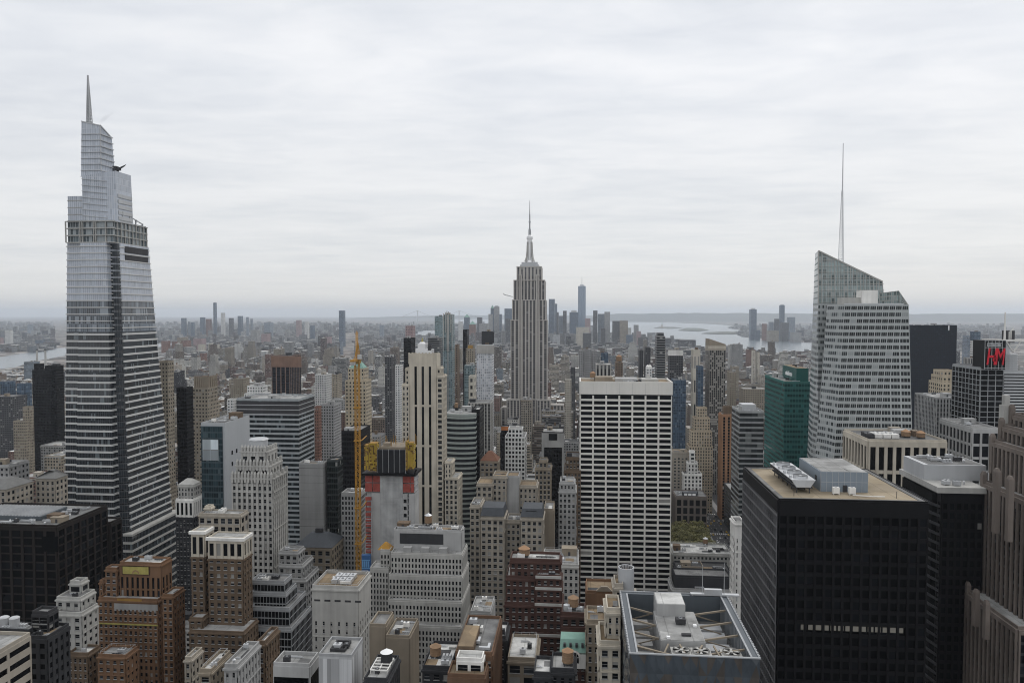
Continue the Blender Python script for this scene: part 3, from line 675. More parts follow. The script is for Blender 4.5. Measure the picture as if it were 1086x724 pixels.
    P3 = [(at(px, py, Y + 16)[0], Y + 16, at(px, py, Y + 16)[1], rr) for px, py, rr in pts]; rings = []
    for (x, y, z, rr) in P3: rings.append([(x + rr * .5 * math.sin(a), y + rr * math.cos(a) * .8, z + rr * math.sin(a) * .9) for a in [2 * math.pi * i / 10 for i in range(10)]])
    for A, B_ in zip(rings, rings[1:]):
        for i in range(10): b.quad([A[i], A[(i + 1) % 10], B_[(i + 1) % 10], B_[i]])
    b.quad(rings[0][::-1]); b.quad(rings[-1])
    o = b.build('steam_plume', m, None, P3[0][:3]); tag(o, 'faint grey wisp of steam drifting off the glass tower top', 'steam', None, 'stuff')
glass_tower()
# --- art deco skyscraper in the middle
def deco_tower():
    Y = 1291.0; Z = lambda py: at(560, py, Y)[1]; X = lambda px: at(px, 350, Y)[0]
    root = thing('deco_skyscraper', 'tall grey limestone art deco skyscraper with setbacks and a silver mast, centre of the skyline', 'skyscraper', (X(560), Y, 0))
    FOOT.append((X(531), X(600), Y - 4, Y + 70)); MARK.append(('the deco skyscraper', 560, 400))
    mat = facade('deco_shaft', (.43, .405, .375), (.15, .143, .142), (.045, .045, .048), .58, .55, .1, rough=.3, amt=.12, blindcol=(.2, .2, .2))
    mat2 = facade('deco_crown', (.41, .39, .36), (.2, .19, .18), (.07, .07, .08), .42, .85, .05, rough=.3, amt=.12)
    def t(p0, p1, pt, pb, y0, y1, part, bay=6.2, m=mat):
        b = MB(); b.box(X(p0), X(p1), Y + y0, Y + y1, Z(pb), Z(pt), bay, 3.8)
        for (q0, q1) in ((p0, p0 + .9), (p1 - .9, p1)): b.box(X(q0), X(q1), Y + y0 - .8, Y + y0, Z(pb), Z(pt) + .6)
        b.box(X(p0) - .3, X(p1) + .3, Y + y0 - .9, Y + y0 + 1, Z(pt), Z(pt) + 1.6); b.build(part, m, root)
    zg = 332 + 785 * H / Y
    t(547.3, 574.2, 283, 300, 12, 44, 'crown', 6.0, mat2)
    t(544.2, 577.8, 297.5, 320, 8, 48, 'upper_setback')
    t(542.8, 579, 318.5, 425, 5, 51, 'shaft')
    t(550, 553.2, 292, 425, 2.5, 6, 'shaft_rib', 3); t(568.5, 571.8, 292, 425, 2.5, 6, 'shaft_rib', 3)
    t(541.3, 550.2, 340, 436, 3, 20, 'side_bay'); t(571.6, 580.6, 340, 436, 3, 20, 'side_bay')
    t(539, 582.5, 424, zg, 0.8, 54, 'lower_shaft')
    t(537.4, 551.5, 424.5, zg, -3, 30, 'wing'); t(569.5, 583.8, 424.5, zg, -3, 30, 'wing')
    t(531.5, 540, 433, zg, 2, 40, 'low_wing'); t(583.2, 598, 430, zg, 2, 40, 'low_wing')
    b = MB(); x = X(560.6); yy = Y + 28
    b.box(X(550.8), X(570.8), yy - 14, yy + 14, Z(283), Z(280)); b.box(X(552.3), X(569.3), yy - 12, yy + 12, Z(280), Z(277.2)); b.build('mast_base', W['metal'], root)
    b = MB()
    b.cyl(x, yy, Z(277.5), Z(275), 9.5, 7, 16); b.cyl(x, yy, Z(275), Z(252), 4.6, 4.2, 16)
    b.cyl(x, yy, Z(252), Z(249.5), 5.6, 5.6, 16); b.cyl(x, yy, Z(249.5), Z(247.5), 4.6, 2.6, 16); b.build('mast', W['chrome'], root)
    b = MB()
    for a in range(4):
        c, s = math.cos(math.pi / 4 + a * math.pi / 2), math.sin(math.pi / 4 + a * math.pi / 2)
        pts = [(10.5, 276.5), (7.0, 271), (5.6, 264), (4.9, 255)]
        for (r0, p0), (r1, p1) in zip(pts, pts[1:]): b.beam((x + c * r0, yy + s * r0, Z(p0)), (x + c * r1, yy + s * r1, Z(p1)), 2.4, 2.0)
    b.build('mast_fin', W['pale'], root)
    b = MB(); b.cyl(x, yy, Z(247.5), Z(241), 2.5, 2.2, 10); b.cyl(x, yy, Z(241), Z(225), 1.3, 1.1, 10); b.cyl(x, yy, Z(234), Z(232.5), 2.0, 2.0, 10); b.cyl(x, yy, Z(225), Z(210), .8, .3, 8); b.build('antenna', W['mullion'], root)
deco_tower()
# --- white grid office slab
def grid_slab():
    st = Ls(W['travertine'], 9.6, 3.94, 1.25, 1.45, top=0, dp=.5, ds=.42, gm=GM_BLACK, win=True)
    root, bx = bld('grid_office_tower', 'broad white travertine slab with black ribbon windows in seven bays', [T(615.3, 712.6, 419.5, 541, 32, wl=100)], st, 'skyscraper', roof='tan', parapet=0, mark='the white gridded slab')
    x0, x1, y0, y1, z0, z1 = bx[0]; zt = at(660, 406.3, 541)[1]
    b = MB(); b.box(x0 - .5, x1 + .5, y0 - .5, y1, z1 + .9, zt, mi=0); cw = b.build('crown_wall', W['travertine'], root)
    b = MB(); b.box(x0 + .4, x1 - .4, y0 - .1, y1 - 1, z1 - .02, z1 + .92); b.build('vent_strip', W['black'], cw)
    b = MB()
    for i in range(1, 7): b.box(x0 + i * (x1 - x0) / 7 - .06, x0 + i * (x1 - x0) / 7 + .06, y0 - .53, y0 - .49, z1 + .9, zt)
    b.build('panel_joint', W['grey'], cw)
    b = MB(); e = .6
    for q in ((x0 - .5, x1 + .5, y0 - .5, y0 + e), (x0 - .5, x1 + .5, y1 - e, y1), (x0 - .5, x0 + e, y0 + e, y1 - e), (x1 - e, x1 + .5, y0 + e, y1 - e)): b.box(*q, zt - .01, zt + 1.2)
    b.build('parapet', W['travertine'], root)
    b = MB(); b.box(x0 + .7, x1 - .7, y0 + .7, y1 - .7, zt, zt + .08); b.build('roof', RF['brown'], root)
    b = MB(); b.box(x0 + 11, x0 + 24, y0 + 12, y0 + 24, zt, zt + 3.4); b.build('bulkhead', W['tan'], root)
    b = MB(); b.box(x0 + 26, x0 + 42, y0 + 9, y0 + 22, zt, zt + 2.6); b.build('bulkhead', W['concrete'], root)
    b = MB(); b.box(x1 - 21, x1 - 9, y0 + 6, y0 + 20, zt, zt + 2.6); o = b.build('bulkhead', W['pale'], root)
    b = MB(); b.cyl(x1 - 16, y0 + 12, zt + 2.6, zt + 6, 2.2, .5, 12); b.build('vent_cone', W['pale'], o)
    b = MB(); b.box(x0 + 50, x1 - 22, y0 + 10, y0 + 24, zt, zt + 1.2); b.build('cooling_pit', W['dark'], root)
    water_tank(root, x0 + 9.5, y0 + 20, zt, 2.1, 3.4, 'oranger')
    roof_things(root, (x0 + 30, x1 - 22, y0 + 2, y0 + 12, zt + .08), 6, random.Random(2), ['unit', 'duct', 'vent', 'pad', 'unit', 'hatch'])
grid_slab()
# --- faceted crystal tower with sloping tops
def crystal_tower():
    Y = 500.0; Z = lambda py, y=Y: at(900, py, y)[1]; X = lambda px, y=Y, py=400: at(px, py, y)[0]
    root = thing('crystal_skyscraper', 'faceted pale glass tower with slanting glass screens on top and a tall lattice spire', 'skyscraper', (X(915), Y, 0))
    FOOT.append((X(848), X(985), Y - 3, Y + 95)); MARK.append(('the faceted crystal tower', 915, 380))
    m = facade('banded_wall', (.385, .405, .405), (.36, .38, .38), (.018, .022, .024), .86, .56, .05, sub=3, rough=.12, amt=.14, blindcol=(.27, .29, .29))
    ml = facade('banded_wall_lit_facet', (.41, .43, .43), (.37, .39, .39), (.07, .08, .085), .84, .52, .2, rough=.1, amt=.12, blindcol=(.30, .32, .32))  # lighter copy: the left facet's brighter light is put into its colour
    ms = facade('glass_screen', (.34, .38, .38), (.28, .32, .32), (.19, .235, .235), .78, .78, .12, rough=.1, amt=.1, blindcol=(.3, .33, .33))
    # front mass: front face narrow at the top, bevel facet on the left
    zt, zb = Z(323), 0.0
    def col(z, dy0, dy1, xs0, xs1):
        return [(lerp(a, b_, z), y) for (a, y), b_ in zip(xs0, xs1)]
    b_front0 = [(X(869.5, Y, 600), Y), (X(977, Y, 600), Y), (X(977, Y, 600), Y + 42), (X(852, Y + 42, 600), Y + 42), (X(846, Y + 30, 600), Y + 26)]
    b_front1 = [(X(896.5, Y, 323), Y + 1), (X(964.5, Y, 323), Y + 1), (X(964.5, Y, 323), Y + 40), (X(879, Y + 36, 323), Y + 40), (X(880.5, Y + 10, 320), Y + 14)]
    b = MB(); n = 5
    for i in range(5):
        j = (i + 1) % 5; mi = 1 if i in (3, 4) else 0
        w_ = math.dist(b_front0[i], b_front0[j]); k = max(1, round(w_ / (3.2 if i in (3, 4) else 6.2))); nf = round(zt / 4.25)
        # straight bay count top to bottom, so the bands stay level
        b.quad([(*b_front0[i], 0), (*b_front0[j], 0), (*b_front1[j], zt), (*b_front1[i], zt)], [(0, 0), (k, 0), (k, nf), (0, nf)], mi)
    b.quad([(*p, zt) for p in b_front1]); b.build('front_mass', [m, ml], root)
    # mullion screen rising above the roof on the right
    s = MB(); A, B_ = (X(936, Y + 30, 312), Y + 26), (X(964.3, Y, 322), Y + 1.2)
    q0, q1, q2 = (X(937, Y + 24, 311), Y + 30, Z(311, Y + 30)), (X(956, Y + 12, 309), Y + 16, Z(308.5, Y + 16)), (X(964.2, Y, 322), Y + 1.2, Z(323.2))
    for (a, c) in ((q0, q1), (q1, q2)):
        nn = 8
        for k in range(nn + 1):
            p = [lerp(a[i], c[i], k / nn) for i in range(3)]; s.beam((p[0], p[1], zt), tuple(p), .22)
        for k in range(4):
            za, zc = zt + (a[2] - zt) * k / 3.0, zt + (c[2] - zt) * k / 3.0; s.beam((a[0], a[1], za), (c[0], c[1], zc), .28)
    s.build('screen_frame', W['pale'], root)
    g = MB()
    for (a, c) in ((q0, q1), (q1, q2)):
        g.quad([(a[0], a[1] + .1, zt), (c[0], c[1] + .1, zt), (c[0], c[1] + .1, c[2]), (a[0], a[1] + .1, a[2])], [(0, 0), (8, 0), (8, 3), (0, 3)]); g.quad([(a[0], a[1] + .2, a[2]), (c[0], c[1] + .2, c[2]), (c[0], c[1] + .2, zt), (a[0], a[1] + .2, zt)], [(0, 3), (8, 3), (8, 0), (0, 0)])
    g.build('glass_screen', ms, root)
    # rear mass with the slanting top
    Yr = Y + 44
    r0 = [(X(868, Yr, 600), Yr), (X(948, Yr, 600), Yr), (X(946, Yr, 600), Yr + 34), (X(850, Yr + 34, 600), Yr + 34)]
    r1 = [(X(868, Yr, 266), Yr), (X(935.8, Yr, 298), Yr), (X(933, Yr, 298), Yr + 30), (X(864.5, Yr + 30, 266), Yr + 30)]
    zp, zl = at(865, 266, Yr)[1], at(935, 298.5, Yr)[1]
    # lower body floors then the glass screen with a sloping head
    zc = at(900, 322, Yr)[1]; tt = lambda z: [(lerp(a[0], c[0], z / zp), lerp(a[1], c[1], z / zp)) for a, c in zip(r0, r1)]
    b = MB(); b.loft(r0, tt(zc), 0, zc, 1.6, 4.25, cap=False); b.build('rear_mass', ml, root)
    b = MB(); b.loft(tt(zc), r1, zc, zp, 3.1, 4.25, z1s=[zp, zl, zl, zp]); b.build('sloping_crown', ms, root)
    b = MB(); lo = tt(zc)
    for k in range(21):
        t = k / 20; x0, x1 = lerp(lo[0][0], lo[1][0], t), lerp(r1[0][0], r1[1][0], t); z2 = lerp(zp, zl, t)
        b.beam((x0, lo[0][1] - .12, zc), (x1, r1[0][1] - .12, z2 + .3), .3)
    for k in range(14):
        z = zc + k * 4.25 + 1; te = min(1, (zp - z) / (zp - zl))
        if te <= .02: break
        u = (z - zc) / (zp - zc); xa = lerp(lo[0][0], r1[0][0], u); xb = lerp(lo[1][0], r1[1][0], min(1, u * 1.0)); b.beam((xa, Yr - .15, z), (lerp(xa, xb, te), Yr - .15, z), .35)
    b.beam((r1[0][0], Yr - .1, zp), (r1[1][0], Yr - .1, zl), .9); b.beam((lo[0][0], Yr - .1, zc), (r1[0][0], Yr - .1, zp), .7)
    b.build('crown_frame', W['pale'], root)
    # roof plant boxes
    b = MB(); b.box(X(914, Y + 14, 315), X(931, Y + 14, 315), Y + 14, Y + 24, zt, Z(308, Y + 14)); b.build('plant_box', W['white'], root)
    b = MB(); b.box(X(893.5, Y + 16, 315), X(914, Y + 16, 315), Y + 16, Y + 26, zt, Z(315.5, Y + 16)); b.build('plant_box', W['pale'], root)
    b = MB(); b.box(X(899, Y + 5, 320), X(957, Y + 5, 320), Y + 3, Y + 12, zt, zt + .9); b.build('roof_walkway', W['metal'], root)
    # spire
    Ys = Yr + 14; xs = X(893, Ys, 230); z0, z1 = at(893, 284, Ys)[1], at(893, 152, Ys)[1]
    b = MB(); n = 22
    for k in range(n):
        t, u = k / n, (k + 1) / n; w0, w1 = lerp(2.5, .55, t), lerp(2.5, .55, u); a, c = lerp(z0 - 8, lerp(z0, z1, .62), t), lerp(z0 - 8, lerp(z0, z1, .62), u)
        for i in range(3):
            p = [(xs + w0 * math.cos(2.1 * q + .5), Ys + w0 * math.sin(2.1 * q + .5), a) for q in (i, i + 1)]; q2 = [(xs + w1 * math.cos(2.1 * q + .5), Ys + w1 * math.sin(2.1 * q + .5), c) for q in (i, i + 1)]
            b.beam(p[0], q2[0], .3); b.beam(p[0], q2[1], .15); b.beam(p[0], p[1], .17)
    b.cyl(xs, Ys, lerp(z0, z1, .58), z1, .5, .28, 8); b.build('spire', W['steel'], root)
crystal_tower()
# --- teal glass block with a raised box and its white sign
def teal_block():
    m = facade('teal_curtain_wall', (.05, .15, .135), (.03, .11, .10), (.008, .045, .045), .9, .5, .15, rough=.08, amt=.15, blindcol=(.03, .12, .115))
    m2 = stone('teal_panel', (.012, .085, .075), .25, .08, spec=.5)
    root, bx = bld('teal_glass_block', 'dark teal glass office block with a raised corner box carrying a white sign', [T(832, 859, 405.8, 610, 62)], Ss(m, 2.2, 4.1), roof='pale', clutter=5, mark='the teal glass block')
    x0, x1, y0, y1, z0, z1 = bx[0]
    X0 = at(844.8, 392, 614)[0]; zt = at(850, 390.5, 614)[1]
    b = MB(); b.box(X0, x1, 614, 655, z1 + .1, zt); bxo = b.build('roof_box', m2, root)
    b = MB(); b.box(X0 + .5, x1 - .5, 614.5, 654.5, zt, zt + .1); b.build('roof', RF['brown'], bxo)
    text_mesh('lettering', 'salesforce', 5.2, .15, W['signwhite'], bxo, (X0 - .2, 645, zt - 7.4), (RAD(90), 0, RAD(-90)), .9, 0, .12)
    roof_things(root, (X0 + 2, x1 - 2, 618, 650, zt + .1), 4, random.Random(4), ['bulkhead', 'unit', 'tank', 'duct'])
teal_block()
# --- twin towers of black office glass on the right
def black_tower():
    st = Ls(W['black'], 2.9, 3.9, .75, 1.35, top=5, dp=.45, ds=.3, gm=GM_BLACK)
    root, bx = bld('black_office_tower', 'big black office tower with tan gravel roof carrying a cooling tower and blue-grey penthouse', [T(826, 984.5, 531.5, 240, 49, wl=100)], st, 'skyscraper', roof='tan', parapet=.5, mark='the black tower with the tan roof')
    x0, x1, y0, y1, z0, z1 = bx[0]; z = z1 + .1
    b = MB(); e = 1.5
    for q in ((x0 + .4, x1 - .4, y0 + .4, y0 + .4 + e), (x0 + .4, x1 - .4, y1 - .4 - e, y1 - .4), (x0 + .4, x0 + .4 + e, y0 + .4 + e, y1 - .4 - e), (x1 - .4 - e, x1 - .4, y0 + .4 + e, y1 - .4 - e)): b.box(*q, z, z + .22)
    b.build('roof_kerb', RF['grey'], root)
    lit = stone('lit_window', (.08, .08, .075), .6, spec=.1); pb = lit.node_tree.nodes['Principled BSDF']; pb.inputs['Emission Color'].default_value = (1, .93, .78, 1); pb.inputs['Emission Strength'].default_value = .05
    zl = at(900, 666, 240)[1]
    for k in range(14):
        xx = at(852 + k * 7.9, 666, 240)[0]; q = MB(); q.box(xx - .85, xx + .85, y0 - .2, y0 - .1, zl - .8, zl + .8); q.build('lit_window', lit, root)
    for k in range(11): q = MB(); yy = y0 + 12 + k * 2.4; q.box(x0 - .2, x0 - .1, yy - .7, yy + .7, zl + 12 - .7, zl + 12 + .7); q.build('lit_window', lit, root)
    q = MB()
    for k in range(36): yy = y0 + k * (y1 - y0) / 35; q.box(x0 - .62, x0 - .44, yy - .13, yy + .13, 0, z1 - 4)
    zz = z1 - 5
    while zz > 2: q.box(x0 - .6, x0 - .43, y0, y1, zz - .35, zz + .35); zz -= 3.9
    q.build('side_mullion', stone('side_mullion_sky_grey', (.13, .13, .135), .5, spec=.2), root)  # paler than the front metal: sky reflection on this side painted in
    # penthouse
    p0, p1 = at(870.5, 510, 252)[0], at(920.5, 510, 252)[0]; zt = at(890, 500.5, 252)[1]
    b = MB(); b.box(p0, p1, 252, 276, z, zt); ph = b.build('penthouse', W['bluegrey'], root)
    b = MB(); b.box(p0 + .3, p1 - .3, 252.3, 275.7, zt, zt + .12); b.box(p1 - 6, p1 - 2.2, 254, 257, zt + .12, zt + .3); b.build('roof', RF['pale'], ph)
    b = MB(); b.box(p1 - 8, p1 - 6.6, 251.9, 252.1, z, z + 2.3); b.build('door', W['dark'], ph)
    b = MB()
    for k in range(9): b.box(p0 + k * (p1 - p0) / 8 - .04, p0 + k * (p1 - p0) / 8 + .04, 251.94, 252.06, z, zt)
    b.box(p0, p1, 251.93, 252.05, z + (zt - z) * .5 - .05, z + (zt - z) * .5 + .05); b.build('panel_joint', W['metal'], ph)
    b = MB(); b.box(p0 - .1, p0 + .05, 256, 258, z + 3, z + 4.5); b.build('louvre', W['dark'], ph)
    # cooling tower on legs: wedge ended casing and four fans
    c0, c1 = at(838.5, 515, 250)[0], at(864, 515, 250)[0]; wz = 2.3; zt2 = at(850, 508, 250)[1]
    b = MB(); za, zb_ = z + 2.0, zt2
    b.loft([(c0 + 1.6, 249), (c1 - 1.6, 249), (c1 - 1.6, 277), (c0 + 1.6, 277)], [(c0, 249), (c1, 249), (c1, 277), (c0, 277)], za, zb_); b.quad([(c0 + 1.6, 277, za), (c1 - 1.6, 277, za), (c1 - 1.6, 249, za), (c0 + 1.6, 249, za)])
    ct = b.build('cooling_tower', W['steel'], root)
    b = MB()
    for k in range(6):
        y = 249.6 + k * 5.4
        for x in (c0 + 1.8, c1 - 1.8): b.box(x - .15, x + .15, y - .15, y + .15, z, za)
        if k < 5: b.loft([(c0 + .3, y + .4), (c0 + 1.4, y + .4), (c0 + 1.4, y + 5), (c0 + .3, y + 5)], [(c0 - .12, y + .4), (c0 + 1.2, y + .4), (c0 + 1.2, y + 5), (c0 - .12, y + 5)], za + 1.1, zb_ - .5)
    b.box(c0 + .8, c1 - .8, 249.3, 276.8, za - .35, za - .02); b.build('louvre_frame', W['dark'], ct)
    for k in range(4):
        b = MB(); y = 252.6 + k * 6.9; x = (c0 + c1) / 2
        b.cyl(x, y, zb_, zb_ + .9, 2.4, 2.3, 18, cap=False); b.cyl(x, y, zb_ + .1, zb_ + .3, 2.2, None, 18, mi=1); b.beam((x - 2.3, y, zb_ + .7), (x + 2.3, y, zb_ + .7), .22); b.cyl(x, y, zb_ + .4, zb_ + .9, .5, None, 8)
        b.box(x - 3.6, x - 2.9, y - .5, y + .5, zb_, zb_ + .8); b.build('fan', [W['steel'], W['black']], ct)
    for (px, py) in ((886, 520), (903, 519)):
        fx, fz = at(px, py, 249)[0], z; fan_unit(root, fx, 248.6, z, 2.0, 1.4, 2.4, 'white')
    b = MB(); x = at(905, 520, 246)[0]; b.beam((x, 246.5, z + .4), (x + 4.5, 245.2, z + .4), .25); b.beam((x + 4.5, 245.2, z + .4), (x + 9.5, 245.2, z + .4), .25); b.build('pipe', W['white'], root)
    b = MB()
    for px in (842, 951): x = at(px, 525, 245)[0]; b.cyl(x, 245, z, z + 2.2, .1, None, 6)
    b.build('vent_pipe', W['dark'], root)
black_tower()
def black_tower_two():
    st = Ls(W['black'], 2.6, 3.7, .9, 1.3, top=4, dp=.4, ds=.28, gm=GM_BLACK)
    root, bx = bld('black_slab_tower', 'black office tower with a pale stepped roof beside the pink stepped tower', [T(999, 1043, 523, 300, 33, wl=100)], st, 'skyscraper', roof='pale', parapet=0)
    x0, x1, y0, y1, z0, z1 = bx[0]
    # chamfered corner bay with balcony slabs
    b = MB(); xc = at(986, 515, 308)[0]
    b.loft([(xc, y0 + 6), (x0 + .02, y0 + .6), (x0 + .02, y1), (xc, y1)], [(xc, y0 + 6), (x0 + .02, y0 + .6), (x0 + .02, y1), (xc, y1)], 0, z1 - 1); cb = b.build('corner_bay', G['black'], root)
    b = MB(); z = 3
    while z < z1 - 4: b.loft([(xc - .4, y0 + 6), (x0 - .1, y0 + .2), (x0 - .1, y0 + 7), (xc - .4, y1)], [(xc - .4, y0 + 6), (x0 - .1, y0 + .2), (x0 - .1, y0 + 7), (xc - .4, y1)], z, z + 1.1); z += 3.7
    b.build('corner_spandrel', W['char'], cb)
    b = MB(); b.box(xc - 1, x1 + .8, y0 - .8, y1 + 1, z1 + .15, z1 + 2.4); b.build('roof_slab', W['pale'], root)
    b = MB(); zt = at(1010, 492, 314)[1]; b.box(at(980, 500, 312)[0], at(1046, 500, 312)[0], 312, 331, z1 + 2.4, zt); p = b.build('penthouse', W['metal'], root)
    b = MB(); b.box(at(984, 500, 313)[0], at(1043, 500, 313)[0], 313, 330, zt, zt + .1); b.build('roof', RF['grey'], p)
    roof_things(root, (x0, x1, y0 + 1, y0 + 9, z1 + 2.4), 8, random.Random(8), ['unit', 'vent', 'unit', 'duct', 'unit'])
    roof_things(root, (at(986, 500, 313)[0], at(1040, 500, 313)[0], 314, 329, zt + .1), 9, random.Random(9), ['unit', 'hatch', 'unit', 'duct', 'pad', 'vent'])
    q = project((x0 + x1) / 2, y0, z1); MARK.append(('the black slab tower', q[0], q[1]))
black_tower_two()
# --- building with the open steel crown in front
def gem_roof():
    Y0 = 180.0; Y1 = 221.0
    x0, z1 = at(668, 693, Y0); x1 = at(806, 693, Y0)[0]
    root = thing('open_crown_tower', 'dark glass tower whose open steel crown rings a grey plant box and three fans', 'skyscraper', ((x0 + x1) / 2, Y0, 0))
    FOOT.append((x0 - 2, x1 + 2, Y0 - 2, Y1 + 2)); MARK.append(('the open crowned tower', 735, 650))
    zr = z1 - 7.5                                   # roof deck inside the crown
    m = glass('faceted_glass', (.05, .06, .07), .1, .6); m2 = glass('faceted_glass_brown', (.065, .058, .052), .15, .5)
    b = MB(); nb, nf = 15, 34; r = random.Random(5)
    # faceted cladding: each panel tilts a little
    def clad(o, d, n, Wd, z0_, z1_, nb, nf):
        for i in range(nb):
            for k in range(nf):
                u0, u1 = i * Wd / nb, (i + 1) * Wd / nb; a, c = z0_ + (z1_ - z0_) * k / nf, z0_ + (z1_ - z0_) * (k + 1) / nf
                P = lambda u, z, q: (o[0] + d[0] * u + n[0] * q, o[1] + d[1] * u + n[1] * q, z)
                mu, mz = (u0 + u1) / 2 + r.uniform(-.6, .6), (a + c) / 2 + r.uniform(-.8, .8); mid = P(mu, mz, .22)
                q = [P(u0, a, 0), P(u1, a, 0), P(u1, c, 0), P(u0, c, 0)]
                for e in range(4): b.quad([q[e], q[(e + 1) % 4], mid], None, 1 if r.random() < .3 else 0)
    clad((x0, Y0), (1, 0), (0, -1), x1 - x0, 0, z1, nb, nf); clad((x0, Y1), (0, -1), (-1, 0), Y1 - Y0, 0, z1, 18, nf); clad((x1, Y0), (0, 1), (1, 0), Y1 - Y0, 0, z1, 18, nf)
    b.quad([(x1, Y1, 0), (x0, Y1, 0), (x0, Y1, z1), (x1, Y1, z1)]); b.build('cladding', [m, m2], root)
    b = MB(); b.box(x0 + 1.2, x1 - 1.2, Y0 + 1.2, Y1 - 1.2, zr - .4, zr); b.build('roof_deck', RF['grey'], root)
    # crown walls, inner sides panelled
    b = MB(); t = 1.8
    b.box(x0 + .05, x0 + t, Y0 + .6, Y1 - .05, zr, z1); b.box(x1 - t, x1 - .05, Y0 + .6, Y1 - .05, zr, z1); b.box(x0 + t, x1 - t, Y1 - t, Y1 - .05, zr, z1); b.box(x0 + .05, x1 - .05, Y0 + .05, Y0 + .6, zr, z1)
    cw = b.build('crown_wall', W['slatepanel'], root)
    b = MB()
    for k in range(26):
        y = Y0 + 1 + k * (Y1 - Y0 - 2) / 25
        for x in (x0 - .1, x1 + .1): b.box(x - .12, x + .12, y - .25, y + .25, z1 - 1.5, z1 + .5)
    for k in range(22):
        y = Y0 + 2 + k * (Y1 - Y0 - 4) / 21; b.box(x0 + t, x0 + t + .1, y - .1, y + .1, zr, z1 - .1); b.box(x1 - t - .1, x1 - t, y - .1, y + .1, zr, z1 - .1)
    b.box(x0 + t - .2, x0 + t + .25, Y0 + .6, Y1 - t, z1 + .02, z1 + .25); b.box(x1 - t - .25, x1 - t + .2, Y0 + .6, Y1 - t, z1 + .02, z1 + .25)
    b.box(x0 - .2, x1 + .2, Y0 - .15, Y0 + .35, z1 + .02, z1 + .3); b.box(x0 - .2, x0 + .2, Y0 + .36, Y1, z1 + .02, z1 + .3); b.box(x1 - .2, x1 + .2, Y0 + .36, Y1, z1 + .02, z1 + .3); b.box(x0 + .3, x1 - .3, Y1 - .4, Y1, z1 + .02, z1 + .28)
    b.build('crown_trim', W['mullion'], cw)
    # the plant box: broad low part with a higher back part
    px = lambda p, y, q=650: at(p, q, y)[0]
    a0, a1 = px(701, 190, 670), px(748.5, 190, 670)
    b = MB(); b.box(a0, a1, 190, 209, zr, z1 - .8); pb = b.build('plant_box', W['grey'], root)
    b = MB(); b.box(a0 + .2, a1 - .2, 190.2, 209, z1 - .8, z1 - .65); b.build('roof', RF['pale'], pb)
    b = MB(); b.box(px(696, 207, 640), px(726, 207, 640), 205.5, 214, zr, z1 + 2.6); pb2 = b.build('stair_box', W['grey'], root)
    b = MB(); b.box(px(696, 207, 640) + .2, px(726, 207, 640) - .2, 205.7, 213.8, z1 + 2.6, z1 + 2.75); b.build('roof', RF['white'], pb2)
    fan_unit(root, px(722, 200, 648), 200.5, z1 - .65, 2.6, 2.0, 1.6, 'dark')
    b = MB(); b.box(px(723, 193, 662), px(733, 193, 662), 192.6, 193.6, z1 - .65, z1 - .1); b.build('hatch', W['dark'], pb)
    for p_ in (709, 737):
        b = MB(); yv = 191.2 if p_ == 709 else 199; b.box(px(p_, yv, 655) - .45, px(p_, yv, 655) + .45, yv - .4, yv + .4, z1 - .65, z1 - .1); b.build('skylight', W['signwhite'], pb)
    # three big fans at the front
    for p_ in (722.5, 743.5, 775.5):
        cx, cyy = px(p_, 186.2, 687), 186.2
        b = MB(); b.box(cx - 2.5, cx + 2.5, cyy - 2.5, cyy + 2.5, zr, z1 - 1.7); fb = b.build('fan_housing', W['pale'], root)
        b = MB(); b.cyl(cx, cyy, z1 - 1.7, z1 - 1.1, 2.15, 2.15, 24, cap=False); b.cyl(cx, cyy, z1 - 1.68, z1 - 1.6, 2.1, None, 24, mi=1)
        for k in range(5):
            a = k * 1.2566 + p_; b.loft([(cx + .3 * math.cos(a), cyy + .3 * math.sin(a)), (cx + 1.9 * math.cos(a - .22), cyy + 1.9 * math.sin(a - .22)), (cx + 1.9 * math.cos(a + .22), cyy + 1.9 * math.sin(a + .22))], [(cx + .3 * math.cos(a), cyy + .3 * math.sin(a)), (cx + 1.9 * math.cos(a - .22), cyy + 1.9 * math.sin(a - .22)), (cx + 1.9 * math.cos(a + .22), cyy + 1.9 * math.sin(a + .22))], z1 - 1.4, z1 - 1.25)
        b.cyl(cx, cyy, z1 - 1.5, z1 - 1.1, .45, None, 10); b.build('fan', [W['pale'], W['black']], fb)
    # steel props and beams across the well
    b = MB(); zt = z1 - 1.2
    for k in range(4):
        y = 186 + k * 8.2; b.beam((x0 + t, y + 1.5, zt), (a0, y, zt - 1), .45); b.beam((a1, y, zt - 1), (x1 - t, y + 1.5, zt), .45)
        b.beam((x0 + t, y + 6, zr + .6), (a0, y + .5, zt - 1.2), .3); b.beam((a1, y + .5, zt - 1.2), (x1 - t, y + 6, zr + .6), .3)
    for p_, q_ in ((709, 700), (721, 733), (745, 733), (757, 769)): b.beam((px(p_, 188.8, 675), 188.9, zt), (px(q_, 181, 692), 181, zt - 1.2), .4)
    b.beam((x0 + t, 187, zt), (px(709, 188, 675), 183, zt), .4); b.build('brace', W['tan'], root)
    for k in range(4):
        b = MB(); y = 191 + k * 6.5; b.box(x0 + t + 1, a0 - 1.2, y, y + 4, zr, zr + 1.4 + .5 * (k % 2)); b.build('duct', W['grey'], root)
        b = MB(); b.box(a1 + 1.4, x1 - t - 1.2, y, y + 4, zr, zr + 1.6 - .4 * (k % 2)); b.build('duct', W['metal'], root)
    # rooftop gantry and aerials on the back edge
    b = MB(); cx = px(757, Y1, 628)
    b.box(cx - 7, cx + 7, Y1 - 2, Y1 - .6, z1 + .3, z1 + .7); b.box(cx - 3, cx + 2, Y1 - 2, Y1 - .8, z1 + .7, z1 + 2.1)
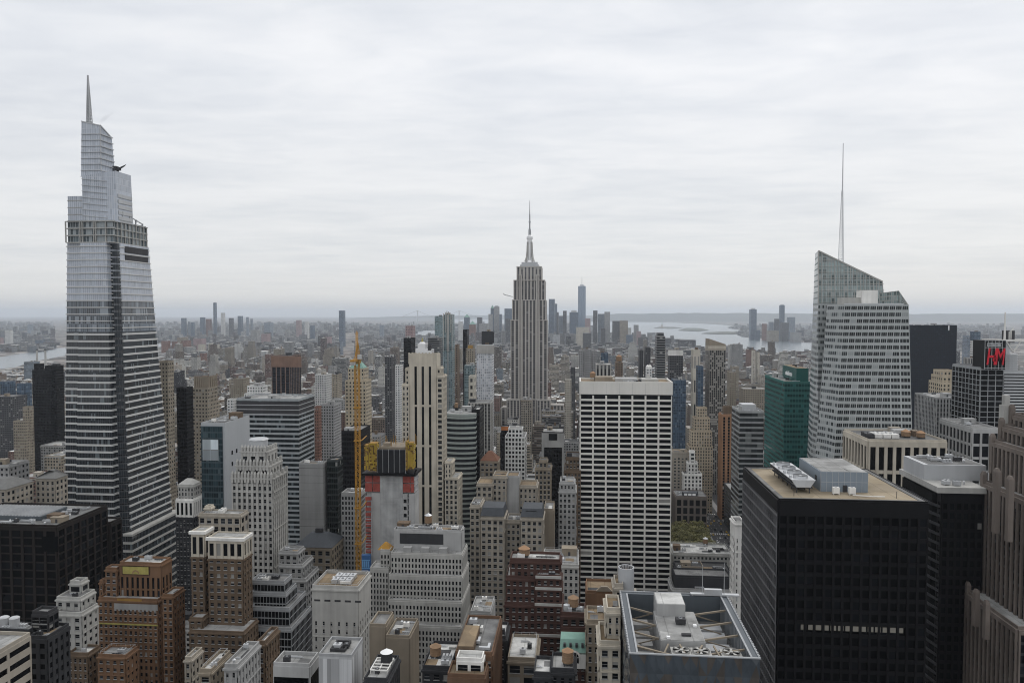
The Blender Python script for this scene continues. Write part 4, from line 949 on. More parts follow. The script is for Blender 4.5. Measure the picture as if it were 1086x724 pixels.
    for q in (-6.4, 6.4): b.box(cx + q - .15, cx + q + .15, Y1 - 1.6, Y1 - 1.2, z1 - 1, z1 + .4)
    b.build('gantry', W['steel'], root)
    for p_, hh in ((745, 9), (768, 10)):
        b = MB(); b.cyl(px(p_, Y1 - 1, 620), Y1 - 1, z1, z1 + hh, .12, .05, 6); b.build('aerial', W['steel'], root)
gem_roof()
# --- pale blue tower far downtown with a spire
def far_spire_tower():
    Y = 5830.0; X = lambda p, q=330: at(p, q, Y)[0]; Z = lambda q: at(617, q, Y)[1]
    root = thing('spire_skyscraper', 'tall slim blue glass tower with a needle, standing above the distant downtown cluster', 'skyscraper', (X(617), Y, 0))
    FOOT.append((X(611), X(623), Y - 10, Y + 80))
    m = glass('sky_glass', (.16, .21, .28), .08, .6, .1)
    x0, x1 = X(613), X(621.2); d = x1 - x0; c = ((x0 + x1) / 2, Y + d / 2); zt = Z(303.2)
    B0 = []; T0 = []
    for k in range(8):
        a = -math.pi / 2 + k * math.pi / 4; rb = d * .707 if k % 2 else d * .5; rt = d * .5 if k % 2 == 0 else d * .36
        rb2 = d * .5 / max(abs(math.cos(a)), abs(math.sin(a))); B0.append((c[0] + rb2 * math.cos(a), c[1] + rb2 * math.sin(a)))
        rt2 = d * .5 if k % 2 == 0 else d * .355; T0.append((c[0] + rt2 * math.cos(a), c[1] + rt2 * math.sin(a)))
    b = MB(); b.loft(B0, T0, 55, zt); b.loft(B0, B0, 0, 55); b.build('shaft', m, root)
    b = MB(); b.cyl(*c, zt, Z(301.5), d * .3, d * .28, 12); b.cyl(*c, Z(301.5), Z(293), 2.6, .9, 8); b.build('needle', W['steel'], root)
far_spire_tower()
# --- construction site: concrete core, netting, hoist; the mast crane is a thing of its own
def construction():
    Y = 420.0; X = lambda p, q=520, y=Y: at(p if p < 436 else p - 4, q, y)[0]; Z = lambda q, y=Y: at(415, q, y)[1]
    root = thing('unfinished_tower', 'half-built concrete tower topped with black netting and yellow screens', 'building', (X(415), Y, 0))
    FOOT.append((X(384), X(445), Y - 4, Y + 28)); MARK.append(('the half-built tower', 415, 510))
    b = MB(); b.box(X(403), X(427), Y, Y + 14, 0, Z(500)); b.build('core_wall', W['rough'], root)
    b = MB()
    for k in range(34):
        z = Z(500) - 3 - k * 3.1
        if z < 0: break
        b.box(X(403) - .05, X(427) + .05, Y - .06, Y, z, z + .12)
    b.build('pour_joint', W['concrete'], root)
    for (p0, p1) in ((387, 403), (427, 443.5)):
        b = MB(); z = Z(503)
        while z > 2: b.box(X(p0), X(p1), Y + .6, Y + 13, z - .5, z); z -= 3.4
        b.box(X(p0) + .4, X(p1) - .4, Y + 2.2, Y + 12, 0, Z(506)); b.build('floor_slabs' if False else 'frame', W['rough'], root)
    # stretches of wall already closed in
    b = MB(); b.box(X(394), X(403) - .02, Y + .25, Y + .55, 0, Z(523)); b.box(X(427) + .02, X(436), Y + .25, Y + .55, 0, Z(523)); b.box(X(437.5), X(443.5), Y + .25, Y + .55, 0, Z(523)); b.box(X(443.5), X(443.5) + .2, Y + .3, Y + 12, 0, Z(523)); b.build('infill_wall', W['concrete'], root)
    b = MB(); z = Z(529)
    for k in range(10): b.box(X(428), X(431), Y + .1, Y + .24, z - k * 4.2 - 2, z - k * 4.2)
    b.build('opening', G['dark'], root)
    r = random.Random(4)
    for (p0, p1) in ((387.2, 394.8), (395.4, 402.8), (427.4, 434.8), (435.4, 443.2)):
        for (q0, q1) in ((504.5, 511.5), (512.5, 521.5)):
            b = MB(); b.box(X(p0), X(p1), Y + .1, Y + .3, Z(q1), Z(q0)); b.build('red_netting', W['redmesh'], root)
    # hoist tower with red bays and the blue cabin
    b = MB(); hx0, hx1 = X(388), X(394)
    for k in range(11):
        z = Z(586) + k * 3.1; b.box(hx0, hx1, Y - 1.2, Y - .2, z, z + 1.9)
    h = b.build('hoist_screen', W['redmesh'], root)
    b = MB()
    for x in (hx0 - .15, hx1 + .15): b.box(x - .12, x + .12, Y - 1.4, Y - 1.15, 0, Z(530))
    for k in range(40):
        z = k * 3.1 + 1
        if z < Z(531): b.box(hx0, hx1, Y - 1.4, Y - 1.2, z, z + .2)
    b.build('hoist_track', W['metal'], root)
    b = MB(); b.box(X(384.5), X(393.8), Y - 4, Y - 1.5, Z(604), Z(587)); cbn = b.build('hoist_cabin', W['blue'], root)
    b = MB()
    for k in range(4): b.box(X(385.3) + k * 1.15, X(385.3) + k * 1.15 + .85, Y - 4.06, Y - 3.98, Z(599.5), Z(593))
    b.box(X(384.4), X(393.9), Y - 4.08, Y - 3.98, Z(592.6), Z(591.6)); b.box(X(384.4), X(393.9), Y - 4.08, Y - 3.98, Z(601), Z(600)); b.build('cabin_panel', stone('light_blue_panel', (.16, .36, .62), .5, .1), cbn)
    # catch deck, black netting, yellow screens, reinforcement on top
    b = MB(); b.box(X(385), X(445.5), Y - 2.5, Y + 15, Z(503.5), Z(501.2)); b.beam((X(444), Y - 1, Z(502)), (X(446.5), Y - 2, Z(496)), .6); b.build('catch_deck', W['black'], root)
    b = MB(); b.box(X(400.5), X(430.5), Y - .6, Y + 20, Z(501), Z(477)); nt = b.build('safety_netting', W['net'], root)
    b = MB()
    for k in range(6): x = lerp(X(400.5), X(430.5), k / 5); b.box(x - .08, x + .08, Y - .75, Y - .6, Z(501), Z(476))
    b.build('net_pole', W['metal'], nt)
    for (p0, p1, q0, q1) in ((387, 391.5, 472, 498), (392, 400.3, 470, 499), (430.8, 436.5, 467.5, 497), (437, 443, 469, 496)):
        b = MB(); xa, xb, za, zb = X(p0), X(p1), Z(q1), Z(q0); nx, nz = max(2, round((xb - xa) / .75)), max(3, round((zb - za) / 1.1))
        for ix in range(nx):
            for iz in range(nz):
                if r.random() < .72:
                    u, v = xa + (xb - xa) * ix / nx, za + (zb - za) * iz / nz; b.box(u + .04, u + (xb - xa) / nx - .04, Y - .9 + r.uniform(-.1, .1), Y - .82 + r.uniform(.1, .2), v + .05, v + (zb - za) / nz - .05)
        for iy in range(5):
            for iz in range(nz):
                if r.random() < .72: v = za + (zb - za) * iz / nz; b.box(xb - .1, xb, Y - .8 + iy * 1.15, Y + .3 + iy * 1.15, v + .05, v + (zb - za) / nz - .05)
        s = b.build('yellow_screen', W['brightyellow'], root)
        b = MB()
        for iz in range(nz + 1): v = za + (zb - za) * iz / nz; b.box(xa - .1, xb + .1, Y - 1.05, Y - .95, v - .06, v + .06); b.box(xa, xb, Y - .6, Y + 4.6, v - .08, v + .02)
        for ix in range(nx + 1): u = xa + (xb - xa) * ix / nx; b.box(u - .05, u + .05, Y - 1.08, Y - .98, za - .8, zb + r.uniform(.2, 1.6))
        b.build('screen_rail', W['ochre'], s)
    b = MB()
    for k in range(46):
        x, y = r.uniform(X(389), X(441)), r.uniform(Y + 1, Y + 18); b.beam((x, y, Z(478)), (x + r.uniform(-.2, .2), y, Z(r.uniform(464, 471))), .14)
    b.build('rebar', W['ochre'], root)
    b = MB(); b.box(X(402), X(429), Y + 2, Y + 18, Z(477), Z(474.5)); b.box(X(405), X(412), Y + 4, Y + 8, Z(474.5), Z(471)); b.build('formwork', W['tan'], root)
    # crane mast
    Yc = 404.0; x = at(379.6, 500, Yc)[0]; ztop = at(379, 385, Yc)[1]; zz = at(379, 362, Yc)[1]
    cr = thing('tower_crane', 'yellow lattice mast of a construction crane standing in front of the half-built tower', 'crane', (x, Yc, 0))
    FOOT.append((x - 4, x + 4, Yc - 4, Yc + 4))
    b = MB(); hw = 1.15; z = 0.0; st = 2.4; k = 0
    for cx in (-hw, hw):
        for cy_ in (-hw, hw): b.box(x + cx - .17, x + cx + .17, Yc + cy_ - .17, Yc + cy_ + .17, 0, ztop)
    while z < ztop - 1:
        zn = min(z + st, ztop); c4 = [(x - hw, Yc - hw), (x + hw, Yc - hw), (x + hw, Yc + hw), (x - hw, Yc + hw)]
        for i in range(4):
            a, c = (c4[i], c4[(i + 1) % 4]) if (k + i) % 2 else (c4[(i + 1) % 4], c4[i])
            b.beam((*a, z), (*c, zn), .2); b.beam((*c4[i], zn), (*c4[(i + 1) % 4], zn), .16)
        z = zn; k += 1
    b.build('mast', W['yellow'], cr)
    for q in (432, 467, 538, 576):
        b = MB(); zc = at(379, q, Yc)[1]; b.box(x - 1.8, x + 1.8, Yc - 1.8, Yc - 1.4, zc - .3, zc + .3); b.box(x - 1.8, x + 1.8, Yc + 1.4, Yc + 1.8, zc - .3, zc + .3); b.box(x - 1.8, x - 1.4, Yc - 1.4, Yc + 1.4, zc - .3, zc + .3); b.box(x + 1.4, x + 1.8, Yc - 1.4, Yc + 1.4, zc - .3, zc + .3)
        if q >= 460: b.beam((x + 2, Yc + 2, zc), (X(389), Y + .4, zc), .4)
        b.build('collar', W['yellow'], cr)
    b = MB(); b.box(x - 1.8, x + 1.8, Yc - 2.1, Yc + 2.1, ztop, ztop + 2.4); b.build('slewing_ring', W['ochre'], cr)
    b = MB(); b.box(x + 1.0, x + 2.8, Yc - 2.4, Yc - .4, ztop + 2.4, ztop + 4.9); b.build('cab', W['metal'], cr)
    b = MB()
    for sx in (-1, 1): b.beam((x + sx * 1.1, Yc - 1, ztop + 2.4), (x, Yc + 2, zz), .34); b.beam((x + sx * 1.1, Yc + 2.5, ztop + 2.4), (x, Yc + 2, zz), .3)
    for k in range(5): z = lerp(ztop + 2.4, zz, k / 5); w_ = 1.1 * (1 - k / 5); b.beam((x - w_, Yc + .4 * k / 2, z), (x + w_, Yc + .4 * k / 2, z), .16)
    b.build('tower_head', W['yellow'], cr)
    # the jib points straight away from the viewer, luffed up
    b = MB(); L_ = 34; jz0, jz1 = ztop + 2.6, zz + 4
    n = 16
    for k in range(n):
        t, u = k / n, (k + 1) / n; p = lambda t, dx, dz: (x * (1 + (2.5 + t * L_) / Yc) + dx, Yc + 2.5 + t * L_, lerp(jz0, jz1, t) + dz)
        b.beam(p(t, -.7, 0), p(u, -.7, 0), .2); b.beam(p(t, .7, 0), p(u, .7, 0), .2); b.beam(p(t, 0, 1.2), p(u, 0, 1.2), .2)
        b.beam(p(t, -.7, 0), p(u, 0, 1.2), .12); b.beam(p(t, .7, 0), p(u, 0, 1.2), .12); b.beam(p(t, -.7, 0), p(u, .7, 0), .12)
    b.build('jib', W['yellow'], cr)
    b = MB(); b.box(x - 1.2, x + 1.2, Yc - 9, Yc - 2.2, ztop + 1.2, ztop + 2.4); b.build('counter_jib', W['yellow'], cr)
    b = MB(); b.box(x - 1.1, x + 1.1, Yc - 9, Yc - 6.4, ztop - .6, ztop + 1.2); b.build('counterweight', W['concrete'], cr)
construction()
# ------------------------------------------------------------------ named buildings, near ones with built windows
g_small = lambda wall, bay=2.6, fl=3.5, p=1.35, s=1.75, top=1.6, **k: Ls(W[wall], bay, fl, p, s, top, **k)
# left foreground -----------------------------------------------------------
r_, bx = bld('black_office_block', 'wide black office block with brown piers and a ribbed skylight roof, at the left edge', [S(98, 129, 555, 409, 14, wl=10), T(-60, 60, 557, 366, 42, wl=100)],
    Ls(W['bronze'], 6.4, 4.4, 1.4, .8, top=2.2, dp=.6, ds=.25, gm=GM_BLACK), roof='grey', mark='the black office block', clutter=0)
x0, x1, y0, y1, z0, z1 = bx[1]
b = MB(); X_ = lambda p, y: at(p, 545, y)[0]; b.box(X_(-30, 378), X_(46, 378), 376, 397, z1 + .1, z1 + 2.4); sk = b.build('skylight_hall', W['slatepanel'], r_)
b = MB()
for k in range(22):
    xx = lerp(X_(-30, 378), X_(46, 378), k / 22); b.loft([(xx, 376), (xx + .5, 376), (xx + .5, 397), (xx, 397)], [(xx + .2, 376), (xx + .3, 376), (xx + .3, 397), (xx + .2, 397)], z1 + 2.4, z1 + 3.0)
b.build('ridge', W['mullion'], sk)
roof_things(r_, (X_(44, 378), x1 - 2, 370, 405, z1 + .1), 7, random.Random(3), ['unit', 'duct', 'bulkhead', 'unit', 'pad', 'duct', 'vent'])
roof_things(r_, (X_(0, 370), x1 - 6, 368, 375, z1 + .1), 5, random.Random(31), ['duct', 'unit', 'vent', 'unit'])
b = MB(); b.box(x1 - 8, x1 + .7, y0 - .8, y0 + .1, z1 - 13, z1 - 5); b.build('corner_loggia', G['black'], r_)
bld('grey_setback_block', 'small light grey stepped block with punched windows, beside the orange brick tower',
    [S(74, 94, 618, 319, 7, clutter=2, st=g_small('pale', 6, 4, 1.2, 1.6)), S(60, 102, 635, 312, 17, clutter=3), S(59, 105, 651, 308, 26)], g_small('pale', 3.6, 3.7, 2.0, 2.0), roof='grey')
r_, bx = bld('charcoal_block', 'charcoal block with two drum tanks on its roof, beside the concrete ribbon window block',
    [S(34, 62, 651, 239, 6, st=Ls(W['dark'], 3.2, 3, .4, .8, 1, gm=GM_DARK), clutter=3), T(-40, 31, 669, 237, 6, clutter=5, kinds=['unit', 'duct', 'pad', 'vent', 'unit']), S(31, 73, 677, 234, 11, fr=.6, clutter=3)], Ls(W['char'], 3, 3.6, 1.4, 1.8, gm=GM_BLACK), roof='grey')
for px in (4.5, 15.5):
    b = MB(); xx = at(px, 662, 240)[0]; zz = bx[1][5] + .1; b.cyl(xx, 240, zz, zz + 3.6, 1.6, None, 16); b.cyl(xx, 240, zz + 3.6, zz + 3.9, 1.7, 1.3, 16); b.build('drum_tank', W['metal'], r_)
X1, Z1 = at(32, 673.5, 206); X0b = X1 - 60
bld('ribbon_window_block', 'beige concrete block with long dark ribbon windows, in the lower left corner', [dict(box=(X0b, X1, 152, 206, 0, Z1), wl=10)], Ls(W['beige'], 9, 3.9, .9, 2.1, top=1.4, dp=.3, ds=.29, gm=GM_BLACK), roof='pale', clutter=8, mark='the ribbon window block')
# orange brick deco tower
st_o = Ls(W['orange'], 2.55, 3.45, 1.35, 1.6, top=1.6, dp=.3); st_v = Ls(W['orange'], 2.7, 6.5, 1.45, .9, top=6.5, dp=.4)
r_, bx = bld('orange_deco_tower', 'orange brick tower with stepped shoulders and a gold sunburst panel under its roof',
    [S(127, 182, 598, 346, 9, st=st_v, part='top_slab', roof='pale', clutter=7), S(112, 131, 603.5, 345, 5, part='shoulder'), S(105.6, 114, 617, 347, 5, part='shoulder'),
     S(104.5, 180, 636, 341, 10, part='body', wl=100), S(172.5, 196, 632, 337, 10, fr=.55, part='corner_wing', clutter=1)], st_o, 'tower', roof='pale', mark='the orange brick tower', clutter=0)
x0, x1, y0, y1, z0, z1 = bx[0]; pz0, pz1 = at(145, 608, 346)[1], at(145, 600, 346)[1]; pa, pb = at(131, 604, 346)[0], at(158.5, 604, 346)[0]
b = MB(); b.box(pa, pb, y0 - .75, y0 - .38, pz0, pz1); pn = b.build('sunburst_panel', W['gold'], r_)
b = MB(); b.box(pa - .3, pb + .3, y0 - .85, y0 - .4, pz0 - .35, pz0 - .01); b.box(pa - .3, pb + .3, y0 - .85, y0 - .4, pz1 + .01, pz1 + .35); b.box(pa - .35, pa - .01, y0 - .85, y0 - .4, pz0, pz1); b.box(pb + .01, pb + .35, y0 - .85, y0 - .4, pz0, pz1)
b.build('panel_frame', W['red'], pn)
b = MB(); cx = (pa + pb) / 2
for k in range(13):
    a0, a1 = math.pi * k / 13, math.pi * (k + 1) / 13
    def pt(rr, a): return (cx + rr * math.cos(a), pz0 + .25 + rr * math.sin(a))
    for (ra, rb) in ((1.25, 1.85),):
        q = [pt(ra, a0), pt(rb, a0), pt(rb, a1), pt(ra, a1)]; b.quad([(x, y0 - .8, z) for x, z in q][::-1]); b.quad([(x, y0 - .76, z) for x, z in q])
for k in range(7):
    a = math.pi * (k + .5) / 7
    if .25 < a / math.pi < .75: continue
b.build('sunburst', W['oranger'], pn)
b = MB(); o0 = bx[3]; b.box(o0[0] + 10, o0[1] - 8, o0[2] - .5, o0[2] - .34, o0[5] - .9, o0[5] + .8); b.build('ochre_band', W['ochre'], r_)
b = MB()
for k in range(22): xx = lerp(o0[0] + 9, o0[1] - .3, k / 21); b.box(xx - .5, xx + .5, o0[2] - .6, o0[2] - .33, o0[5] - 5.2 + .7 * (k % 2), o0[5] - 1.6)
b.build('ornament_frieze', W['grey'], r_)
b = MB(); zz = at(140, 662, 341)[1]; b.box(o0[0] - .1, o0[1] + .1, o0[2] - .6, o0[2] - .33, zz, zz + .6); b.build('string_course', W['gold'], r_)
r2, bx = bld('brick_low_wing', 'low orange-brown brick block with flat grey roof standing in front of the orange brick tower', [S(104, 147, 696, 300, 9, clutter=4), S(72.5, 107, 694, 303, 9, clutter=3, st=g_small('brown'))], g_small('orange', 2.9, 3.4, 1.7, 2.0), roof='grey')
# brown shaft with a white top
st_w = Ls(W['cream'], 3.3, 8.2, 1.3, 1.3, top=2.2, dp=.45); st_b = Ls(W['brown'], 3.3, 3.55, 1.75, 1.85, top=.2)
zc = lambda q, Y: at(240, q, Y)[1]
r_, bx = bld('white_topped_tower', 'brown brick tower with white top storeys and cornice, next to the dark stepped block',
    [S(217, 227, 538, 356, 5, st=g_small('cream')), S(211, 263, 546, 350, 8, st=g_small('beige', 3.4, 4.2), part='penthouse', clutter=3), S(203, 226, 564, 335, 10, st=st_w, part='white_crown', pyb=590), S(221, 267, 571, 331, 9, st=st_w, part='white_crown', pyb=592),
     S(203, 226, 590, 335, 10, part='shaft', wl=60), S(221, 267, 592, 331, 9, part='shaft', wl=100), S(201, 222, 656, 326, 6, part='annex'), S(201, 274, 670, 323, 15, part='base')], st_b, 'tower', roof='pale', mark='the white topped brown tower', parapet=.8)
for q in (2, 3):
    x0, x1, y0, y1, z0, z1 = bx[q]; b = MB(); b.box(x0 - .9, x1 + .9, y0 - 1.0, y0 + .2, z1 - .8, z1 + .6); b.box(x1 - .2, x1 + .9, y0 + .2, y1, z1 - .8, z1 + .6); b.build('cornice', W['white'], r_)
st_d = Ls(W['mullion'], 1.7, 3.6, .16, .55, top=1.1, dp=.22, ds=.16, gm=GM_BLACK)
bld('dark_stepped_block', 'dark glass office block stepping back in terraces with pale ledges', [S(266, 310, 617.5, 352, 10, clutter=3, kinds=['bulkhead', 'unit', 'duct']), S(266, 315, 630, 349, 14), S(266, 325, 645.5, 345, 22), S(266, 331, 667, 341, 27, wl=60)], st_d, roof='grey', mark='the dark stepped block', clutter=0)
bld('grey_terraced_block', 'small grey stone block with terraces rising behind the dark stepped block', [S(296, 323, 586, 396, 10, clutter=3), S(296, 332, 600, 392, 16), S(296, 338, 615, 388, 20)], g_small('grey', 3.3, 3.6, 1.5, 1.6), roof='grey')
r_, bx = bld('mansard_block', 'tan block under a dark hipped slate roof', [S(313, 364, 581, 430, 22)], g_small('tan', 4.2, 4.4, 1.9, 1.9), roof='black', parapet=.6)
x0, x1, y0, y1, z0, z1 = bx[0]; b = MB(); b.loft(poly_rect(x0 - .8, x1 + .8, y0 - .8, y1 + .8), poly_rect(x0 + 6, x1 - 6, y0 + 9, y1 - 9), z1 + .7, z1 + 6.5); hr = b.build('hipped_roof', W['slate'], r_)
b = MB(); b.box(x0 + 9, x1 - 9, y0 + 12, y1 - 12, z1 + 6.5, z1 + 9); b.build('ridge_box', W['dark'], hr)
m_cs = facade('seamed_concrete', (.30, .30, .295), (.25, .25, .245), (0.220, 0.220, 0.220), 1.0, .06, 0, rough=.8)
bld('blank_concrete_slab', 'blank grey concrete slab wall beside a dark glass block', [S(317, 347, 492.5, 485, 8)], Ss(m_cs, 30, 5), roof='grey', clutter=4)
bld('dark_glass_wedge', 'dark green glass block joined to the blank concrete slab', [S(346.5, 364, 489, 488, 12)], Ss(facade('wedge_glass', (.05, .055, .055), (.03, .035, .035), (0.007, 0.010, 0.010), .9, .7, .05, rough=.1), 1.6, 3.8), roof='grey', clutter=2)
r_, bx = bld('white_punched_block', 'off-white block with small punched windows and a crowded roof', [S(331, 393, 624, 300, 18, wl=100)], Ls(W['pale'], 3.6, 3.35, 2.5, 1.7, top=14, dp=.3), roof='brown', parapet=1.4, mark='the white punched block')
x0, x1, y0, y1, z0, z1 = bx[0]; b = MB()
for k in range(5): b.box(x0 + 1 + k * 4.4, x0 + 3.6 + k * 4.4, y0 - .36, y0 - .26, z1 - 5.4, z1 - 4.6)
b.build('vent_slot', W['dark'], r_)
for k in range(6): fan_unit(r_, x0 + 8 + (k % 3) * 3.0, y0 + 7 + (k // 3) * 5, z1 + .1, 2.6, 4, 1.9, 'steel')
fan_unit(r_, x1 - 7, y0 + 6, z1 + .1, 4.5, 3.2, 1.5, 'white'); roof_things(r_, (x0 + 3, x1 - 3, y0 + 2, y1 - 2, z1 + .1), 5, random.Random(6), ['duct', 'vent', 'hatch', 'duct', 'bulkhead'])
m_pm = facade('panelled_metal', (.30, .305, .31), (.40, .405, .41), (0.400, 0.405, 0.410), .96, .98, 0, rough=.5)
r_, bx = bld('pale_metal_box', 'windowless pale metal-clad block with a sunken plant deck on its roof', [S(338, 385.5, 696, 216, 12)], Ss(m_pm, 1.3, 60), roof='pale', parapet=.9)
x0, x1, y0, y1, z0, z1 = bx[0]; b = MB()
for q in ((x0 + 2.5, x1 - 3, y0 + 3, y0 + 3.5), (x0 + 2.5, x1 - 3, y1 - 3, y1 - 2.5), (x0 + 2.5, x0 + 3, y0 + 3.5, y1 - 3), (x1 - 3.5, x1 - 3, y0 + 3.5, y1 - 3)): b.box(*q, z1 + .1, z1 + 1.0)
b.box(x0 + 3, x1 - 3.5, y0 + 3.5, y1 - 3, z1 + .1, z1 + .16); b.build('plant_deck', W['dark'], r_); fan_unit(r_, (x0 + x1) / 2 - 1.2, y0 + 6, z1 + .16, 2.4, 2.2, 1.2, 'metal'); fan_unit(r_, (x0 + x1) / 2 + 1.6, y0 + 6.4, z1 + .16, 1.8, 2.0, 1.2, 'dark')
bld('dark_glass_annex', 'low dark glass annex under a pale roof slab beside the metal-clad block', [S(290, 338, 706, 222, 8, clutter=4)], Ls(W['concrete'], 30, 30, .3, .3, top=3.4, gm=GM_BLACK, win=False), roof='pale')
for (nm, lb, p0, p1, py, Y, d, st, rf, cl) in (
    ('low_brick_block', 'brown brick block with a parapet roof below the dark stepped block', 273, 291, 682, 250, 16, g_small('brown'), 'grey', 3),
    ('grey_roof_block', 'low block with a pale duct-filled roof, at the foot of the white topped tower', 238, 268, 707, 228, 15, g_small('grey'), 'pale', 9),
    ('cluttered_roof_block', 'low tan block whose roof is crowded with units, at the bottom edge', 212, 238, 712, 232, 12, g_small('tan'), 'white', 8),
    ('narrow_roof_block', 'small block with a white patched roof squeezed beside the orange brick tower', 196, 211, 699, 262, 14, g_small('beige'), 'pale', 5)):
    bld(nm, lb, [S(p0, p1, py, Y, d * 1.3, fr=.85, wl=40)], st, roof=rf, clutter=cl + 4)
bld('grey_gridded_block', 'grey stone block with a close window grid, between the crane mast and the half-built tower', [S(362, 388, 524, 452, 12)], Ls(W['grey'], 2.2, 3.2, .9, 1.2, gm=GM_OFF), roof='grey', clutter=3)
# white stepped office block
st_s = Ls(W['pale'], 1.7, 2.85, .84, 1.02, top=1.9, dp=.32, gm=GM_OFF)
r_, bx = bld('cream_stepped_block', 'large off-white stepped office block with rows of upright windows, below the half-built tower',
    [S(418, 492, 563, 364, 9, part='penthouse', st=Ls(W['concrete'], 20, 20, .5, .5, top=20, win=False), roof='grey', clutter=10), S(414.5, 495.5, 588, 357, 17, wl=40), T(403.5, 413.5, 584, 361, 5, wl=6), S(412.5, 497, 611, 353, 22, wl=60), T(392.5, 412, 603, 358, 10, wl=12), S(411.5, 498, 638, 349, 26, wl=70), S(391.5, 498.5, 664, 345, 31, wl=60)],
    st_s, roof='pale', mark='the off-white stepped block', parapet=.8)
x0, x1, y0, y1, z0, z1 = bx[0]; b = MB(); b.box(x0 + 3, x1 - 9, y0 - .5, y0 - .37, z1 - 6.5, z1 - 1.2); lv = b.build('louvre_screen', W['char'], r_)
b = MB()
for k in range(3): b.box(bx[1][0] + 6 + k * 9, bx[1][0] + 10 + k * 9, bx[1][2] + 1, bx[1][2] + 4, bx[1][5] + .1, bx[1][5] + 3)
b.build('terrace_bulkhead', W['grey'], r_)
b = MB(); xx = at(409, 578, 363)[0]; zz = bx[2][5]; b.loft(poly_rect(xx - 4, xx + 3, 362, 368), poly_rect(xx - 1, xx, 364, 366), zz + .1, zz + 3.2); b.build('yellow_tarpaulin', W['yellow'], r_)
# slim cream deco tower, its silver crown
r_, bx = bld('cream_deco_tower', 'slim cream deco tower with three dark vertical window strips and a silver rooftop crown',
    [S(434, 466.5, 376, 552, 14, part='crown', st=dict(Ls(W['cream'], 5.2, 30, 3.6, 1.5, top=9, dp=.5, win=False, gm=GM_BLACK), inset=2.2), wl=0, pyb=600),
     T(430, 433.8, 391, 553, 9, part='shoulder', st=g_small('cream', 3.3, 3.9, 1.6, 1.7, win=False)), S(463.5, 470, 390, 553, 12, part='shoulder', st=g_small('cream', 3.3, 3.9, 1.6, 1.7, win=False)),
     T(426.5, 433.9, 408, 551, 10, part='shoulder', st=g_small('cream', 3.2, 3.9, 1.5, 1.6)), S(463.4, 473.5, 399, 551, 16, part='shoulder', st=g_small('cream', 3.2, 3.9, 1.5, 1.6)),
     S(472, 482, 490, 551, 14, part='wing', st=g_small('cream', 3.2, 3.9, 1.5, 1.6)), S(472, 490, 507, 549, 20, part='wing', st=g_small('cream', 3.2, 3.9, 1.5, 1.6))], g_small('cream'), 'tower', roof='pale', mark='the cream deco tower', parapet=.8)
x0, x1, y0, y1, z0, z1 = bx[0]; b = MB(); xm = (x0 + x1) / 2
for k in range(9): b.box(lerp(x0, x1, k / 8) - .5, lerp(x0, x1, k / 8) + .5, y0 - .7, y0 - .4, z1 - 7, z1 + 1.6)
b.build('crown_rib', W['cream'], r_)
b = MB(); b.box(xm - 6.5, xm + 6, y0 + 4, y0 + 14, z1, z1 + 4); b.box(xm - 5, xm + 1, y0 + 5, y0 + 11, z1 + 4, z1 + 8); b.cyl(xm - 2, y0 + 8, z1 + 8, z1 + 9.4, 2.6, 1.6, 12); tk = b.build('silver_penthouse', W['chrome'], r_)
b = MB(); b.cyl(xm - 2, y0 + 8, z1 + 9.4, z1 + 12.5, .9, .25, 8); b.build('finial', W['gold'], tk); b = MB(); b.box(xm + 3, xm + 5.6, y0 + 3.9, y0 + 4.2, z1 + 3, z1 + 7.4); b.box(xm + 3, xm + 5.6, y0 + 4.2, y0 + 8, z1 + 4, z1 + 7.4); b.build('louvre', W['dark'], tk)
# gothic crowned tower
st_g = Ls(W['pale'], 3.0, 3.6, 1.4, 1.5, top=1.5, dp=.6)
r_, bx = bld('gothic_crown_tower', 'pale grey stone tower with a buttressed crown and octagonal roof box', [S(256, 293, 478, 408, 14, part='crown', st=Ls(W['pale'], 5, 12, 2.2, 3.5, top=3, dp=.9, win=False)), S(251, 298.5, 493, 405, 17, part='crown', st=Ls(W['pale'], 4.5, 7, 2, 2.2, top=2.5, dp=.8, win=False)), S(246, 304.5, 506, 401, 20, wl=100)], st_g, 'tower', roof='grey', mark='the gothic crowned tower')
x0, x1, y0, y1, z0, z1 = bx[0]; b = MB(); b.cyl((x0 + x1) / 2, y0 + 7, z1, z1 + 5.5, 5.5, 5.5, 8); b.cyl((x0 + x1) / 2, y0 + 7, z1 + 5.5, z1 + 6.2, 5.9, 5.0, 8); b.build('roof_drum', W['metal'], r_)
for q, n in ((0, 8), (1, 10), (2, 13)):
    x0, x1, y0, y1, z0, z1 = bx[q]
    for k in range(n): b = MB(); xx = lerp(x0 + .6, x1 - .6, k / (n - 1)); b.box(xx - .55, xx + .55, y0 - 1.1, y0 + .3, z1 - 3, z1 + 2.2); b.loft(poly_rect(xx - .55, xx + .55, y0 - 1.1, y0 + .3), poly_rect(xx - .1, xx + .1, y0 - .5, y0 - .3), z1 + 2.2, z1 + 3.6); b.build('pinnacle', W['pale'], r_)
    for k in range(4): b = MB(); yy = lerp(y0 + 2, y1 - 1, k / 3); b.box(x1 - .3, x1 + 1, yy - .55, yy + .55, z1 - 3, z1 + 2.6); b.build('pinnacle', W['pale'], r_)
